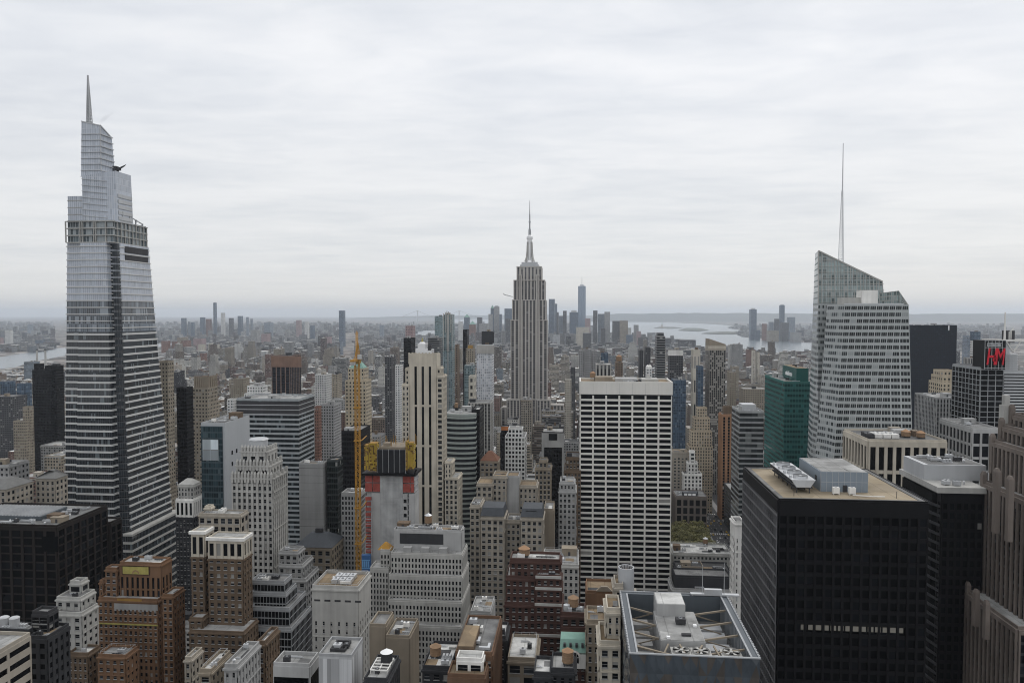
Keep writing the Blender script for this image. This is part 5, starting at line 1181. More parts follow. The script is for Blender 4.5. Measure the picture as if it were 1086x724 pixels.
# striped slab
m_ss = facade('striped_wall', (.30, .32, .33), (.30, .32, .33), (0.015, 0.020, 0.022), 1.0, .56, .12, rough=.12, blindcol=(.10, .12, .13))
r_, bx = bld('striped_dark_slab', 'wide dark office slab with thin pale floor stripes and a broad flat roof', [T(251, 316.5, 424, 560, 34)], Ss(m_ss, 1.6, 3.75), roof='pale', clutter=8, mark='the dark striped slab')
x0, x1, y0, y1, z0, z1 = bx[0]; b = MB(); b.box(x0 - .2, x1 + .2, y0 - .2, y1 + .2, z1 - 11, z1 - 1.5); cb = b.build('plant_band', W['dark'], r_)
b = MB()
for k in range(3): b.box(x0 - .4, x1 + .4, y0 - .4, y1 + .4, z1 - 11.4 + k * 3.6, z1 - 10.9 + k * 3.6)
b.build('band_trim', W['metal'], cb)
# glass fronted tower with blank grey side
r_, bx = bld('glass_front_tower', 'blue-green glass fronted tower with a blank pale grey side wall', [T(213, 238.5, 450, 432, 34)], Ss(stone('pale_side_wall', (.36, .375, .39), .6, .08), 3, 3.5), roof='grey', clutter=5, mark='the glass fronted tower')
x0, x1, y0, y1, z0, z1 = bx[0]; b = MB(); b.box(x0 + .3, x1 - 1.5, y0 - .6, y0 - .02, 0, z1 - 1, 1.5, 3.7); cwl = b.build('curtain_wall', facade('bluegreen_glass', (.07, .095, .105), (.045, .065, .075), (.02, .036, .043), .92, .72, .1, rough=.08, blindcol=(.06, .085, .095)), r_)
b = MB(); b.box(x0 + 1.2, x1 - 4, y0 - .75, y0 - .61, z1 - 22, z1 - 9, 6, 6); b.build('lantern_glass', facade('lantern', (.30, .33, .35), (.2, .2, .2), (0.340, 0.380, 0.400), .94, .92, 0, rough=.15), cwl)
b = MB()
for k in range(12): b.box(x1 + .01, x1 + .08, y0 + 8 + (k % 2) * 6, y0 + 10 + (k % 2) * 6, z1 - 20 - k // 2 * 7, z1 - 17.5 - k // 2 * 7)
b.build('side_window', G['dark'], r_)
# low palaces at the left edge
for (nm, lb, p0, p1, py, Y, d, st, hp) in (('palazzo_block', 'beige palazzo block with arched top windows and a hipped roof at the left edge', -40, 37, 519, 470, 30, g_small('beige', 4.2, 4.2, 2.0, 1.9), 1), ('palazzo_block', 'second beige palazzo block, hard against the foot of the glass tower', 38, 72, 508, 500, 30, g_small('beige', 4.0, 4.2, 2.0, 1.9), 1)):
    r_, bx = bld(nm, lb, [S(p0, p1, py, Y, d)], st, roof='grey', parapet=.5)
    x0, x1, y0, y1, z0, z1 = bx[0]; b = MB(); b.loft(poly_rect(x0 - .9, x1 + .9, y0 - .9, y1 + .9), poly_rect(x0 + 7, x1 - 7, y0 + 10, y1 - 8), z1 + .55, z1 + 5.6); b.build('hipped_roof', W['lead'], r_)
bld('grey_plant_block', 'dull grey block with rooftop plant standing behind the beige palazzo', [S(-30, 32, 494, 520, 20, clutter=8)], g_small('grey', 4, 4, 2, 2.2), roof='pale')
r_, bx = bld('domed_small_block', 'small white-topped block with columns and a low domed roof', [S(189, 213, 515, 524, 10, st=g_small('pale', 2.6, 3.5, 1.2, 1.3)), S(186.5, 215.5, 530, 520, 14, st=Ls(W['white'], 3, 16, 1.5, 1.5, top=2, dp=.6, gm=GM_BLACK), pyb=548), S(186.5, 215.5, 549, 520, 14)], g_small('char', 2.8, 3.6, 1.4, 1.7), roof='white')
x0, x1, y0, y1, z0, z1 = bx[0]; b = MB(); b.loft(poly_rect(x0, x1, y0, y1), poly_rect(x0 + 4, x1 - 4, y0 + 4, y1 - 4), z1 + 1.1, z1 + 4.5); b.build('dome_roof', W['pale'], r_)
# middle lower buildings -----------------------------------------------------
r_, bx = bld('dark_red_brick_block', 'dark red brick stepped block with white-edged roofs in front of the beige stepped hotel',
    [T(541, 594, 595, 289, 9, clutter=3, roof='pale'), T(536.5, 568, 613, 287, 14), T(568.8, 594.5, 612, 285, 7, roof='white', clutter=4), T(568.2, 594.9, 624, 284, 10), T(568, 595.5, 641, 283, 13), T(535, 568, 641, 286, 16, wl=100), T(567.8, 595.8, 673.5, 282, 17, wl=50)], g_small('red', 2.35, 3.1, 1.35, 1.6, top=1.2), roof='white', mark='the dark red brick block')
water_tank(r_, at(556, 590, 294)[0], 294, bx[0][5] + .1, 2.2, 2.4, 'oranger', leg=.8)
for q in (2, 3, 4, 6):
    x0, x1, y0, y1, z0, z1 = bx[q]; b = MB(); b.box(x0 - .3, x1 + .3, y0 - .75, y0 - .37, z1 - .4, z1 + .75); b.build('white_ledge', W['pale'], r_)
bld('white_roof_block', 'low tan block with bright white roof and small penthouse, between brick blocks at the bottom', [T(538.5, 568.5, 700, 242, 18, clutter=10)], g_small('tan', 4, 4, 1.3, 1.4), roof='white')
r_, bx = bld('copper_gable_block', 'narrow block with a mint green copper mansard and an arched white window', [T(595, 621.5, 690, 250, 8), T(594.6, 622, 728, 248, 14)], g_small('red', 2.4, 3.2, 1.3, 1.5), roof='grey', parapet=.4)
x0, x1, y0, y1, z0, z1 = bx[0]; b = MB(); b.loft(poly_rect(x0 - .5, x1 + .5, y0 - .9, y1), poly_rect(x0 - .2, x1 + .2, y0 + 2.2, y1), z1 - .5, z1 + 3.2); mn = b.build('copper_mansard', W['copper'], r_)
b = MB()
for k in range(4): xx = lerp(x0 + 1.2, x1 - 1.2, k / 3); b.box(xx - .4, xx + .4, y0 - .2, y0 + 1.0, z1 + 1.4, z1 + 2.5)
b.build('dormer', W['dark'], mn)
b = MB(); cx = (x0 + x1) / 2; b.box(x0 - .6, x1 + .6, y0 - 1.2, y0 - .95, z1 - 5.5, z1 - .6); b.cyl(cx, y0 - .9, z1 - 3, z1 - 2.9, .1, None, 6)
for k in range(10):
    a0, a1 = math.pi * k / 10, math.pi * (k + 1) / 10
    q = [(cx + r0 * math.cos(a), y0 - 1.3, z1 - 1.6 + r0 * math.sin(a)) for r0, a in ((2.0, a0), (2.5, a0), (2.5, a1), (2.0, a1))]; b.quad(q[::-1]); b.beam(q[0], q[3], .3)
b.build('white_gable', W['white'], r_)
b = MB(); b.quad([(cx + 1.95 * math.cos(math.pi * k / 10), y0 - 1.25, z1 - 1.6 + 1.95 * math.sin(math.pi * k / 10)) for k in range(10, -1, -1)][::-1]); b.box(cx - 1.95, cx + 1.95, y0 - 1.27, y0 - 1.21, z1 - 3.6, z1 - 1.6); b.build('arched_window', G['black'], r_)
b = MB()
for k in range(5): b.box(cx - 1.9 + k * .95 - .06, cx - 1.9 + k * .95 + .06, y0 - 1.4, y0 - 1.3, z1 - 3.6, z1 - .2)
b.box(cx - 1.95, cx + 1.95, y0 - 1.4, y0 - 1.3, z1 - 1.65, z1 - 1.5); b.build('glazing_bar', W['white'], r_)
r_, bx = bld('brick_tank_block', 'dark red brick block with wooden tank and steel drum, behind the copper mansard', [T(595.5, 621, 652, 264, 9, clutter=2, kinds=['unit', 'unit']), T(595.5, 621, 668, 262, 12, clutter=0)], g_small('red'), roof='grey')
water_tank(r_, at(608, 645, 269)[0], 269, bx[0][5] + .1, 1.9, 3.0, 'wood', leg=1.2); b = MB(); xx = at(625, 648, 268)[0]; b.cyl(at(601, 650, 267)[0], 267, bx[0][5] + .1, bx[0][5] + 2.6, 1.2, None, 14); b.build('drum_tank', W['steel'], r_)
bld('brown_gable_block', 'narrow grey-brown block with a curved gable next to the copper mansard', [T(622.5, 643, 660, 247, 12, clutter=3)], g_small('tan', 2.5, 3.3, 1.2, 1.5), roof='brown')
r_, bx = bld('brick_pediment_block', 'plain orange-brown brick block with arched pediment, below the gridded slab', [T(622, 652, 629, 304, 14, st=Ls(W['orange'], 30, 30, .5, .5, top=30, win=False))], g_small('orange'), roof='brown', clutter=2)
x0, x1, y0, y1, z0, z1 = bx[0]; b = MB(); b.loft([(x0 + 4, y0 - .5), (x1 - 1, y0 - .5), (x1 - 1, y0 + 1), (x0 + 4, y0 + 1)], [(x0 + 6, y0 - .5), (x1 - 3, y0 - .5), (x1 - 3, y0 + 1), (x0 + 6, y0 + 1)], z1 + 1.1, z1 + 3); b.build('pediment', W['tan'], r_)
r_, bx = bld('cream_narrow_tower', 'narrow cream tower with planted terrace beside the open crowned tower', [T(652, 661, 622, 232, 8, st=g_small('beige')), T(643.5, 658, 648, 210, 10, st=g_small('cream', 2.4, 3.2, 1.3, 1.5), clutter=2), T(636, 658, 683, 206, 13)], g_small('cream', 2.4, 3.2, 1.3, 1.5), roof='brown')
# the round open drum with its cone
x0, x1, y0, y1, z0, z1 = bx[0]; cx, cyy = at(664.5, 610, 234)[0], 236.0; rr = (at(673, 610, 234)[0] - at(656, 610, 234)[0]) / 2; zt = at(664, 603, 234)[1]
td = thing('round_tank_tower', 'big round grey tank drum with an orange cone inside its open top', 'tank', (cx, cyy, 0)); FOOT.append((cx - 4, cx + 4, cyy - 4, cyy + 4))
b = MB(); b.box(cx - 3.4, cx + 3.4, cyy - 3.4, cyy + 3.4, 0, zt - 8.0); b.build('base', W['beige'], td)
b = MB(); n = 28; b.cyl(cx, cyy, zt - 8, zt, rr, rr, n, cap=False)
for i in range(n):
    a0, a1 = 2 * math.pi * i / n, 2 * math.pi * (i + 1) / n; P = lambda q, a, z: (cx + q * math.cos(a), cyy + q * math.sin(a), z); b.quad([P(rr, a0, zt), P(rr, a1, zt), P(rr - .3, a1, zt), P(rr - .3, a0, zt)]); b.quad([P(rr - .3, a1, zt - 8), P(rr - .3, a0, zt - 8), P(rr - .3, a0, zt), P(rr - .3, a1, zt)])
b.build('drum', W['metal'], td); b = MB(); b.cyl(cx, cyy, zt - 3.4, zt - .6, rr - .5, .15, 20); b.build('cone', W['oranger'], td)
b = MB()
for k in range(14): a = 2 * math.pi * k / 14; b.beam((cx + (rr - .3) * math.cos(a), cyy + (rr - .3) * math.sin(a), zt - .1), (cx + 1.6 * math.cos(a), cyy + 1.6 * math.sin(a), zt - 1.2), .14)
b.build('strut', W['dark'], td)
# orange-edged roofs, bottom middle
r_, bx = bld('penthouse_brick_block', 'brick block with brown roof paving and a white rooftop penthouse, at the bottom edge', [T(484, 511.5, 701, 214, 5, st=Ls(W['white'], 4, 3.4, .9, 1.2, top=.9), part='penthouse', roof='white', clutter=0), T(483, 522, 694, 219, 27, roof='grey', clutter=6, kinds=['unit', 'unit', 'duct', 'duct', 'vent', 'hatch']), T(474.5, 514, 718, 210, 8, roof='brown')], g_small('rust', 2.2, 3.1, .9, 1.3), roof='grey')
x0, x1, y0, y1, z0, z1 = bx[1]; b = MB(); b.box(x0 + .5, x0 + 5.5, y0 + .5, y0 + 16, z1, z1 + 2.2); bb_ = b.build('bulkhead', W['brown'], r_); b = MB(); b.box(x0 + .7, x0 + 5.3, y0 + .7, y0 + 15.8, z1 + 2.2, z1 + 2.3); b.build('roof', RF['brown'], bb_)
bld('small_white_roof_block', 'small dark block with white roof alongside the white rooftop penthouse', [T(516, 536, 677, 250, 12, clutter=7)], g_small('char'), roof='white')
r_, bx = bld('white_frame_roof_block', 'dark block whose roof carries white steel frames and a white capped water tank', [T(386, 410, 722, 212, 15, clutter=5, kinds=['patch', 'unit', 'pad', 'pipes'])], g_small('char'), roof='pale')
x0, x1, y0, y1, z0, z1 = bx[0]; b = MB()
for k in range(5): b.beam((x0 + .8, y0 + 4 + k * 2, z1 + 1.4), (x0 + 6, y0 + 4 + k * 2, z1 + 1.4), .3); b.beam((x0 + .8, y0 + 4 + k * 2, z1), (x0 + .8, y0 + 4 + k * 2, z1 + 1.4), .22); b.beam((x0 + 6, y0 + 4 + k * 2, z1), (x0 + 6, y0 + 4 + k * 2, z1 + 1.4), .22)
for q in (.8, 3.4, 6): b.beam((x0 + q, y0 + 4, z1 + 1.45), (x0 + q, y0 + 12, z1 + 1.45), .3)
b.build('roof_frame', W['white'], r_); water_tank(r_, at(410, 690, 222)[0], 222, z1 + .1, 1.8, 3.0, 'signwhite', 'char', leg=1.0)
bld('tan_roof_yard_block', 'tan block with a duct-filled roof yard, below the off-white stepped block', [T(392, 409, 664, 275, 12), T(409.5, 434, 676, 272, 16, clutter=12)], Ls(W['tan'], 30, 30, .3, .3, top=30, win=False), roof='grey')
r_, bx = bld('white_patch_roof_block', 'small dark block with white roof patches and a wooden tank, below the off-white stepped block', [T(448, 478, 709, 228, 18, clutter=10)], g_small('char'), roof='white')
water_tank(r_, at(462, 695, 236)[0], 236, bx[0][5] + .1, 1.8, 2.8, 'wood', leg=.6)
bld('duct_roof_block', 'grey block roofed with heavy ducts and units in the shadow of the beige stepped hotel', [T(499, 520, 650, 330, 18, clutter=10)], Ls(W['grey'], 30, 30, .3, .3, top=30, win=False), roof='pale')
r_, bx = bld('tank_roof_block', 'low block at the bottom edge with a wooden water tank and white roof boxes', [T(566, 584, 716, 205, 10, roof='white', clutter=3), T(584.5, 609, 712, 206, 10)], g_small('char'), roof='pale'); water_tank(r_, at(602, 712, 210)[0], 210, bx[1][5] + .1, 1.6, 3.2, 'oranger', leg=.8)
# beige hotel group
st_h = g_small('beige', 2.9, 3.6, 1.35, 1.65)
r_, bx = bld('beige_stepped_hotel', 'big beige brick building with three wings and grey mansard roofs, near the dark red brick', [S(510, 537.5, 549, 412, 18, wl=60), T(537, 552, 553, 420, 14, wl=30), S(552.5, 577, 550, 412, 18, wl=60), T(498.5, 509, 537, 428, 18, wl=30)], st_h, roof='grey', mark='the beige stepped hotel', clutter=4)
for q in (0, 2):
    x0, x1, y0, y1, z0, z1 = bx[q]; b = MB(); b.loft(poly_rect(x0 - .3, x1 + .3, y0 - .5, y1), poly_rect(x0 + .5, x1 - .5, y0 + 2.5, y1 - 1), z1 + 1.12, z1 + 5.2); b.build('mansard_roof', W['slate'], r_)
bld('beige_bulkhead_block', 'beige block with a blank grey slab wall rising behind the grey mansard roofs', [T(522.5, 537, 506, 470, 16, clutter=2), T(537.2, 550, 506, 472, 14, st=Ls(W['grey'], 30, 30, .3, .3, top=30, win=False)), T(505.5, 522, 514, 466, 18), T(550.5, 569, 516, 474, 16)], g_small('beige', 3.0, 3.7, 1.6, 1.8), roof='brown', mark='the beige block with a grey slab')
r_, bx = bld('pyramid_roof_block', 'brown stone block with a red-brown pyramid roof', [S(509.5, 530, 489, 580, 15)], g_small('tan', 3.1, 3.8, 1.4, 1.7), roof='brown', parapet=.3)
x0, x1, y0, y1, z0, z1 = bx[0]; b = MB(); b.loft(poly_rect(x0 - .3, x1 + .3, y0 - .3, y1 + .3), poly_rect(x0 + 5.5, x1 - 5.5, y0 + 6, y1 - 6), z1 + .35, z1 + 7); b.build('pyramid_roof', W['brownroof'], r_)
bld('tan_gothic_block', 'tan block with a pointed stepped gable, right of the beige block with the grey slab', [T(572, 580, 489, 533, 10), T(567.5, 584, 497, 530, 16)], g_small('tan', 3.2, 3.6, 1.2, 1.4), roof='grey')
bld('grey_cornice_block', 'grey stone block with heavy cornices and rooftop plant, close to the gridded slab', [T(594, 609, 512, 455, 14, clutter=4), T(592.5, 610.5, 521, 452, 20)], g_small('grey', 2.4, 3.3, 1.2, 1.5), roof='pale', clutter=0)
bld('tan_annex_block', 'plain tan blank-walled annex beside the beige stepped hotel', [S(577, 588, 541, 432, 18)], Ls(W['tan'], 30, 30, .3, .3, top=30, win=False), roof='grey', clutter=1)
bld('brown_shoulder_block', 'brown block with stepped roof half hidden by the gridded slab', [T(600, 615, 486, 542, 22, clutter=3), T(598, 616, 500, 539, 26)], g_small('brown'), roof='grey')
bld('grey_parapet_block', 'pale grey low block with white rooftop boxes hard by the gridded slab', [T(575, 614, 600, 372, 24, clutter=7)], g_small('pale', 2.6, 3.4, 1.4, 1.6), roof='pale')
# right foreground ------------------------------------------------------------
st_p = Ls(W['pink'], 2.9, 3.8, 1.15, 1.1, top=1.6, dp=.8, ds=.1, gm=GM_OFF, spm=W['char'])
def TB(pb, py, Yb, dep, **k):
    """a tier given by the photo column of its far left edge"""
    X0 = at(pb, min(py, 700), Yb)[0]; return dict(box=(X0, 178, Yb - dep, Yb, 0, at(pb, py, Yb)[1]), **k)
r_, bx = bld('pink_stepped_tower', 'pink-brown granite tower with many stepped piers at the right edge', [TB(1073, 440, 312, 24, wl=10), TB(1062, 452, 309, 26, wl=20), TB(1052, 468, 306, 28, wl=30), TB(1042.5, 512, 303, 30, wl=30), TB(1025, 628, 300, 34, wl=60)], st_p, 'tower', roof='pale', mark='the pink stepped tower')
for (px, py, Y, h, wd) in ((1074, 432, 311, 10, .8), (1063, 446, 308, 9, .8), (1053.5, 463, 305, 9, .8), (1044, 503, 302, 12, .8), (1058, 500, 280, 14, .9), (1072, 508, 276, 14, .9), (1027, 620, 299, 8, .8), (1036, 628, 287, 8, .8), (1047, 640, 276, 8, .8)):
    b = MB(); xx, zz = at(px, py, Y); b.box(xx - wd, xx + wd, Y - .6, Y + 1.4, zz - h * 1.6, zz); b.loft(poly_rect(xx - wd, xx + wd, Y - .6, Y + 1.4), poly_rect(xx - wd * .5, xx + wd * .5, Y - .2, Y + 1), zz, zz + 1.2); b.build('pier_top', W['pink'], r_)
b = MB(); xx, zz = at(1070, 430, 312); b.box(xx - 1.6, xx + 1.6, 312.3, 316, zz - 14, zz); b.box(xx - .9, xx + .9, 313, 315.4, zz, zz + 4); b.build('corner_turret', W['pale'], r_)
r_, bx = bld('billboard_tower', 'dark glass tower carrying a red lettered billboard and a white roof truss', [T(1040, 1064, 391, 560, 40, wl=60), T(1064.5, 1120, 395, 562, 44, st=Ls(W['metal'], 30, 2.2, .3, 1.3, top=1, ds=.3, gm=GM_BLACK, win=False))], Ls(W['mullion'], 5.2, 3.8, .45, .5, top=1, dp=.4, gm=GM_BLACK), 'tower', roof='grey', clutter=3, mark='the billboard tower')
def billboard():
    Y = 556.0; X = lambda p: at(p, 375, Y)[0]; Z = lambda q: at(1054, q, Y)[1]
    b = MB(); b.box(X(1044.3), X(1066.5), Y, Y + 16, Z(391.5), Z(361)); s = b.build('billboard', W['black'], r_)
    b = MB()
    for k in range(7): b.beam((lerp(X(1044.3), X(1066.5), k / 6), Y - .2, Z(391.5)), (lerp(X(1044.3), X(1066.5), k / 6), Y - .2, Z(361)), .25)
    for q in (361, 368.5, 390): b.beam((X(1044.3), Y - .25, Z(q)), (X(1066.5), Y - .25, Z(q)), .3)
    for k in range(12): x = lerp(X(1046.5), X(1060.5), k / 11); b.beam((x, Y - .3, Z(367.5)), (x + .5, Y - .3, Z(363)), .35); b.beam((x + .6, Y - .3, Z(367.5)), (x, Y - .3, Z(364.5)), .25)
    b.build('sign_frame', W['metal'], s)
    for t, p0, w_, sc in (('H', 1045.0, 5.9, 1), ('&', 1052.2, 2.2, .4), ('M', 1054.4, 8.2, 1)):
        text_mesh('lettering', t, 17.0 * sc, .25, W['signred'], s, (X(p0), Y - .5, Z(386.5 if sc == 1 else 383)), (RAD(90), 0, 0), (.58 if t == 'H' else .5) if sc == 1 else .6, .2, .1)
    b = MB(); x0, x1 = X(1066), X(1112); zt, zb = Z(361.5), Z(374)
    b.beam((x0, Y + 4, zt), (x1, Y + 4, zt), 1.3); b.beam((X(1068), Y + 4, zb - 4), (X(1068), Y + 4, zt), 1.3); b.beam((X(1070), Y + 4, zt), (X(1078), Y + 4, zb), .7); b.beam((X(1086), Y + 4, zt), (X(1078), Y + 4, zb), .7); b.beam((x1, Y + 4, zb - 4), (x1, Y + 4, zt), 1.3)
    b.beam((x0, Y + 30, zt), (x1, Y + 30, zt), 1.3); b.beam((X(1068), Y + 4, zt), (X(1068), Y + 30, zt), 1.1); b.beam((X(1068), Y + 30, zb - 4), (X(1068), Y + 30, zt), 1.3); b.build('roof_truss', W['white'], r_)
    b = MB(); b.cyl(X(1080), Y + 20, Z(396), Z(376), 9.5, 9.5, 24); b.cyl(X(1080), Y + 20, Z(376), Z(364), 5, 5, 16)
    for k in range(7): b.cyl(X(1080), Y + 20, Z(394 - k * 2.6), Z(393.2 - k * 2.6), 9.8, 9.8, 24)
    b.build('roof_drum', W['metal'], r_)
    b = MB(); xa = X(1075.3); b.beam((xa, Y + 12, Z(362)), (xa, Y + 12, Z(331)), 1.1, .6); b.beam((xa - 2, Y + 12, Z(361)), (xa + 12, Y + 12, Z(361)), .8)
    for k in range(5): b.beam((X(1080 + k * 2), Y + 12 + k, Z(362)), (X(1080 + k * 2), Y + 12 + k, Z(352 - k)), .35)
    b.build('antenna', W['white'], r_)
    b = MB(); b.box(X(1079), X(1088), Y + 14, Y + 20, Z(364), Z(351)); b.build('dish_rack', W['dark'], r_)
billboard()
bld('grey_grid_block', 'grey office block with a square concrete grid, just below the billboard tower', [T(1031, 1059, 455, 470, 40)], Ls(W['concrete'], 4.4, 8, 1.2, 1.6, top=2.4, dp=.6, gm=GM_OFF), roof='grey', clutter=3)
r_, bx = bld('white_pier_block', 'broad block with white vertical piers and rooftop tanks, behind the tan gravel roof', [T(921, 1004, 468, 430, 38, wl=100)], Ls(W['cream'], 4.6, 15, 1.7, 2.0, top=3.2, dp=.8, ds=.5, gm=GM_BLACK), roof='grey', clutter=6, mark='the white pier block')
x0, x1, y0, y1, z0, z1 = bx[0]
for k in range(4): fan_unit(r_, x0 + 4 + k * 4.6, y0 + 12, z1 + .1, 4, 9, 2.6, 'white' if k else 'dark')
water_tank(r_, x0 + 26, y0 + 14, z1 + .1, 2.5, 2.6, 'oranger', leg=.6); water_tank(r_, x0 + 33, y0 + 11, z1 + .1, 2.3, 2.4, 'oranger', leg=.6)
roof_things(r_, (x0 + 22, x1 - 4, y0 + 16, y1 - 3, z1 + .1), 10, random.Random(12), ['duct', 'unit', 'duct', 'pad', 'bulkhead'])
m_v = facade('striped_piers', (.31, .31, .305), (.12, .12, .12), (0.015, 0.016, 0.018), .48, .6, .08, rough=.2)
bld('vertical_striped_block', 'grey block with close vertical stripes behind the white pier block', [S(971, 1027, 423, 640, 40)], Ss(m_v, 2.6, 3.7), roof='pale', clutter=4, mark='the vertically striped block')
m_tan = facade('tan_windows', (.42, .36, .27), (.36, .31, .235), (0.030, 0.028, 0.025), .46, .5, .12)
bld('tan_crowned_tower', 'tan stone tower stepping up to a small crown above the vertically striped block', [S(990, 1013, 394, 772, 14), S(988, 1018, 400, 766, 24), S(985.5, 1021, 407, 762, 34)], Ss(m_tan, 4, 3.8), 'tower', roof='brown', parapet=1.5)
r_, bx = bld('navy_office_tower', 'wide navy black office tower with a white numeral near its top corner', [T(965.5, 1015, 345.5, 1290, 40)], Ss(facade('navy_glass', (.010, .014, .024), (.008, .012, .02), (0.003, 0.005, 0.010), .8, .6, .04, rough=.3, spec=.12, blindcol=(.012, .018, .03)), 3, 3.8), 'skyscraper', roof='black', clutter=5, mark='the navy office tower')
q = at(1004.4, 350.2, 1289); text_mesh('numeral', '1', 11, .3, W['signwhite'], r_, (q[0], 1289.2, q[1]), (RAD(90), 0, 0), 1, 0, .3)
# between the gridded slab and the crystal tower
st_t = Ls(W['white'], 3.2, 3.9, 1.9, 1.9, top=8, dp=.3)
bld('white_narrow_tower', 'narrow white tower with a single column of windows, tight against the black tower', [S(775, 789.5, 555, 400, 11)], st_t, roof='grey', clutter=1)
r_, bx = bld('brown_twin_strip_tower', 'slim orange-brown brick tower with vertical recesses', [S(766.5, 776, 432, 884, 10, st=Ls(W['brown'], 30, 30, .3, .3, top=30, win=False)), S(762.5, 775.5, 440, 880, 18)], Ls(stone('rust_brick', (.27, .15, .085)), 5, 3.6, 3.0, .4, top=2.2, dp=.8, gm=GM_BLACK, win=False), 'tower', roof='pale')
m_c = facade('striped_glass', (.33, .34, .34), (.24, .25, .25), (0.022, 0.026, 0.028), 1.0, .6, .1, rough=.12, blindcol=(.14, .15, .15))
r_, bx = bld('striped_corner_block', 'grey glass office block with pale floor stripes wrapping its corner', [T(784.5, 810, 437, 560, 28)], Ss(m_c, 4, 3.8), roof='pale', clutter=6, mark='the striped corner block')
x0, x1, y0, y1, z0, z1 = bx[0]; b = MB(); b.box(x0 + 3, x0 + 13, y0 + 5, y0 + 18, z1, z1 + 5); b.build('plant_room', W['metal'], r_)
bld('grey_brick_wedge', 'tall grey-brown brick block stepping down beside the slim orange-brown tower', [S(753, 764, 452, 1016, 14), S(749.5, 764, 462, 1013, 20), S(747, 764, 478, 1010, 26)], Ss(facade('greybrown_brick', (.19, .175, .16), None, (0.020, 0.020, 0.021), .45, .45, .15), 3, 3.5), roof='grey')
m_bei = facade('beige_windows', (.40, .345, .26), (.36, .31, .24), (0.025, 0.025, 0.025), .5, .48, .14)
bld('beige_stepped_tower', 'beige brick tower with broad stepped shoulders, right of the gridded slab', [S(738, 750, 433, 916, 12), S(734, 753, 444, 912, 18), S(730.5, 755, 458, 908, 20), S(728, 756, 474, 904, 24)], Ss(m_bei, 3.2, 3.6), 'tower', roof='brown', mark='the beige stepped tower')
m_wh = facade('white_windows', (.50, .48, .43), None, (0.070, 0.070, 0.070), .4, .55, .15)
bld('white_gothic_block', 'white stone block with a pointed gothic turret, below the beige stepped tower', [S(731, 737, 479, 871, 7), S(728, 740, 491, 868, 12), S(723, 744.5, 503, 865, 18)], Ls(W['white'], 4.2, 4.4, 2.0, 1.9, top=2, gm=GM_DARK), roof='grey')
bld('tan_slab_block', 'tan blank-sided block squeezed between the gridded slab and the white gothic block', [T(714, 730, 480, 880, 20)], Ls(W['beige'], 4, 3.8, 2.2, 2.0, top=6), roof='brown', clutter=3)
m_gs = facade('grey_stripes', (.42, .43, .43), (.42, .43, .43), (0.090, 0.095, 0.100), 1, .42, .2)
bld('pale_stripe_block', 'pale grey block with fine horizontal stripes and a blank top, behind the beige stepped tower', [S(738.5, 761, 418, 1100, 30)], Ss(m_gs, 4, 3.6), roof='pale', clutter=2)
r_, bx = bld('park_side_block', 'old brown stone block with tall arched windows behind the park trees', [T(717, 750, 527, 826, 30)], Ls(W['pink'], 6.5, 9, 2.2, 2.2, top=3, dp=.7, gm=GM_BLACK), roof='grey', clutter=8)
x0, x1, y0, y1, z0, z1 = bx[0]; b = MB(); b.box(x0 + 8, x1 - 10, y0 + 3, y0 + 12, z1, z1 + 4); pz = b.build('studio_penthouse', W['slate'], r_); b = MB()
for k in range(3): b.box(x0 + 9 + k * 4.6, x0 + 12.6 + k * 4.6, y0 + 2.9, y0 + 3.0, z1 + 1, z1 + 3.4)
b.build('studio_window', W['signwhite'], pz)
bld('terrace_office_block', 'dark office block with planted terrace, along the avenue behind the white narrow tower', [T(784, 800, 531, 785, 80)], Ss(facade('terrace_glass', (.10, .10, .10), (.06, .06, .06), (0.010, 0.011, 0.012), .9, .55, .05), 2, 3.8), roof='pale', clutter=3)
bld('ornate_lamp_block', 'grey block with a row of warm lamps along its cornice, in front of the park', [T(716, 775, 612, 470, 14, st=Ls(W['char'], 3, 3.6, .5, .5, top=12, gm=GM_BLACK, win=False), clutter=0), T(713, 777, 626, 466, 20)], Ls(W['grey'], 4, 3.6, 1.8, 1.8), roof='grey', clutter=7)
bld('white_low_roofs_block', 'low white roofed block crowded with units, at the edge of the park', [T(714, 776, 588, 566, 26, clutter=12)], g_small('pale', 3, 3.6), roof='white')
bld('rust_plant_block', 'low block with a rusty brown plant screen on its roof, near the park', [T(724, 746, 602, 505, 12, st=Ls(W['tan'], 30, 30, .3, .3, top=30, win=False)), T(718, 775, 606, 502, 18, clutter=6)], g_small('char'), roof='black')
# mid distance, windows as a facade pattern ------------------------------------
F = {}
def fm(key, *a, **k):
    if key not in F: F[key] = facade(key, *a, **k)
    return F[key]
fm('tan_wall', (.25, .22, .175), None, (0.022, 0.021, 0.020), .45, .45, .15); fm('cream_wall', (.46, .43, .37), None, (0.030, 0.030, 0.030), .4, .5, .2); fm('grey_wall', (.30, .30, .30), None, (0.020, 0.021, 0.022), .5, .5, .15)
fm('white_wall', (.56, .56, .55), None, (0.070, 0.075, 0.080), .5, .5, .2); fm('black_wall', (.012, .012, .013), None, (0.003, 0.003, 0.004), .8, .6, .03, blindcol=(.03, .03, .03), spec=.15); fm('dark_wall', (.085, .085, .09), None, (0.015, 0.017, 0.019), .6, .5, .12)
fm('brown_wall', (.17, .13, .10), None, (0.018, 0.017, 0.015), .45, .45, .12); fm('red_wall', (.20, .11, .085), None, (0.020, 0.018, 0.017), .42, .45, .15); fm('blue_wall', (.10, .13, .17), (.06, .09, .13), (0.040, 0.065, 0.100), .85, .75, .1, blindcol=(.12, .16, .2)); fm('teal_wall', (.24, .29, .30), (.18, .23, .24), (0.100, 0.150, 0.160), .8, .7, .15, blindcol=(.22, .27, .28))
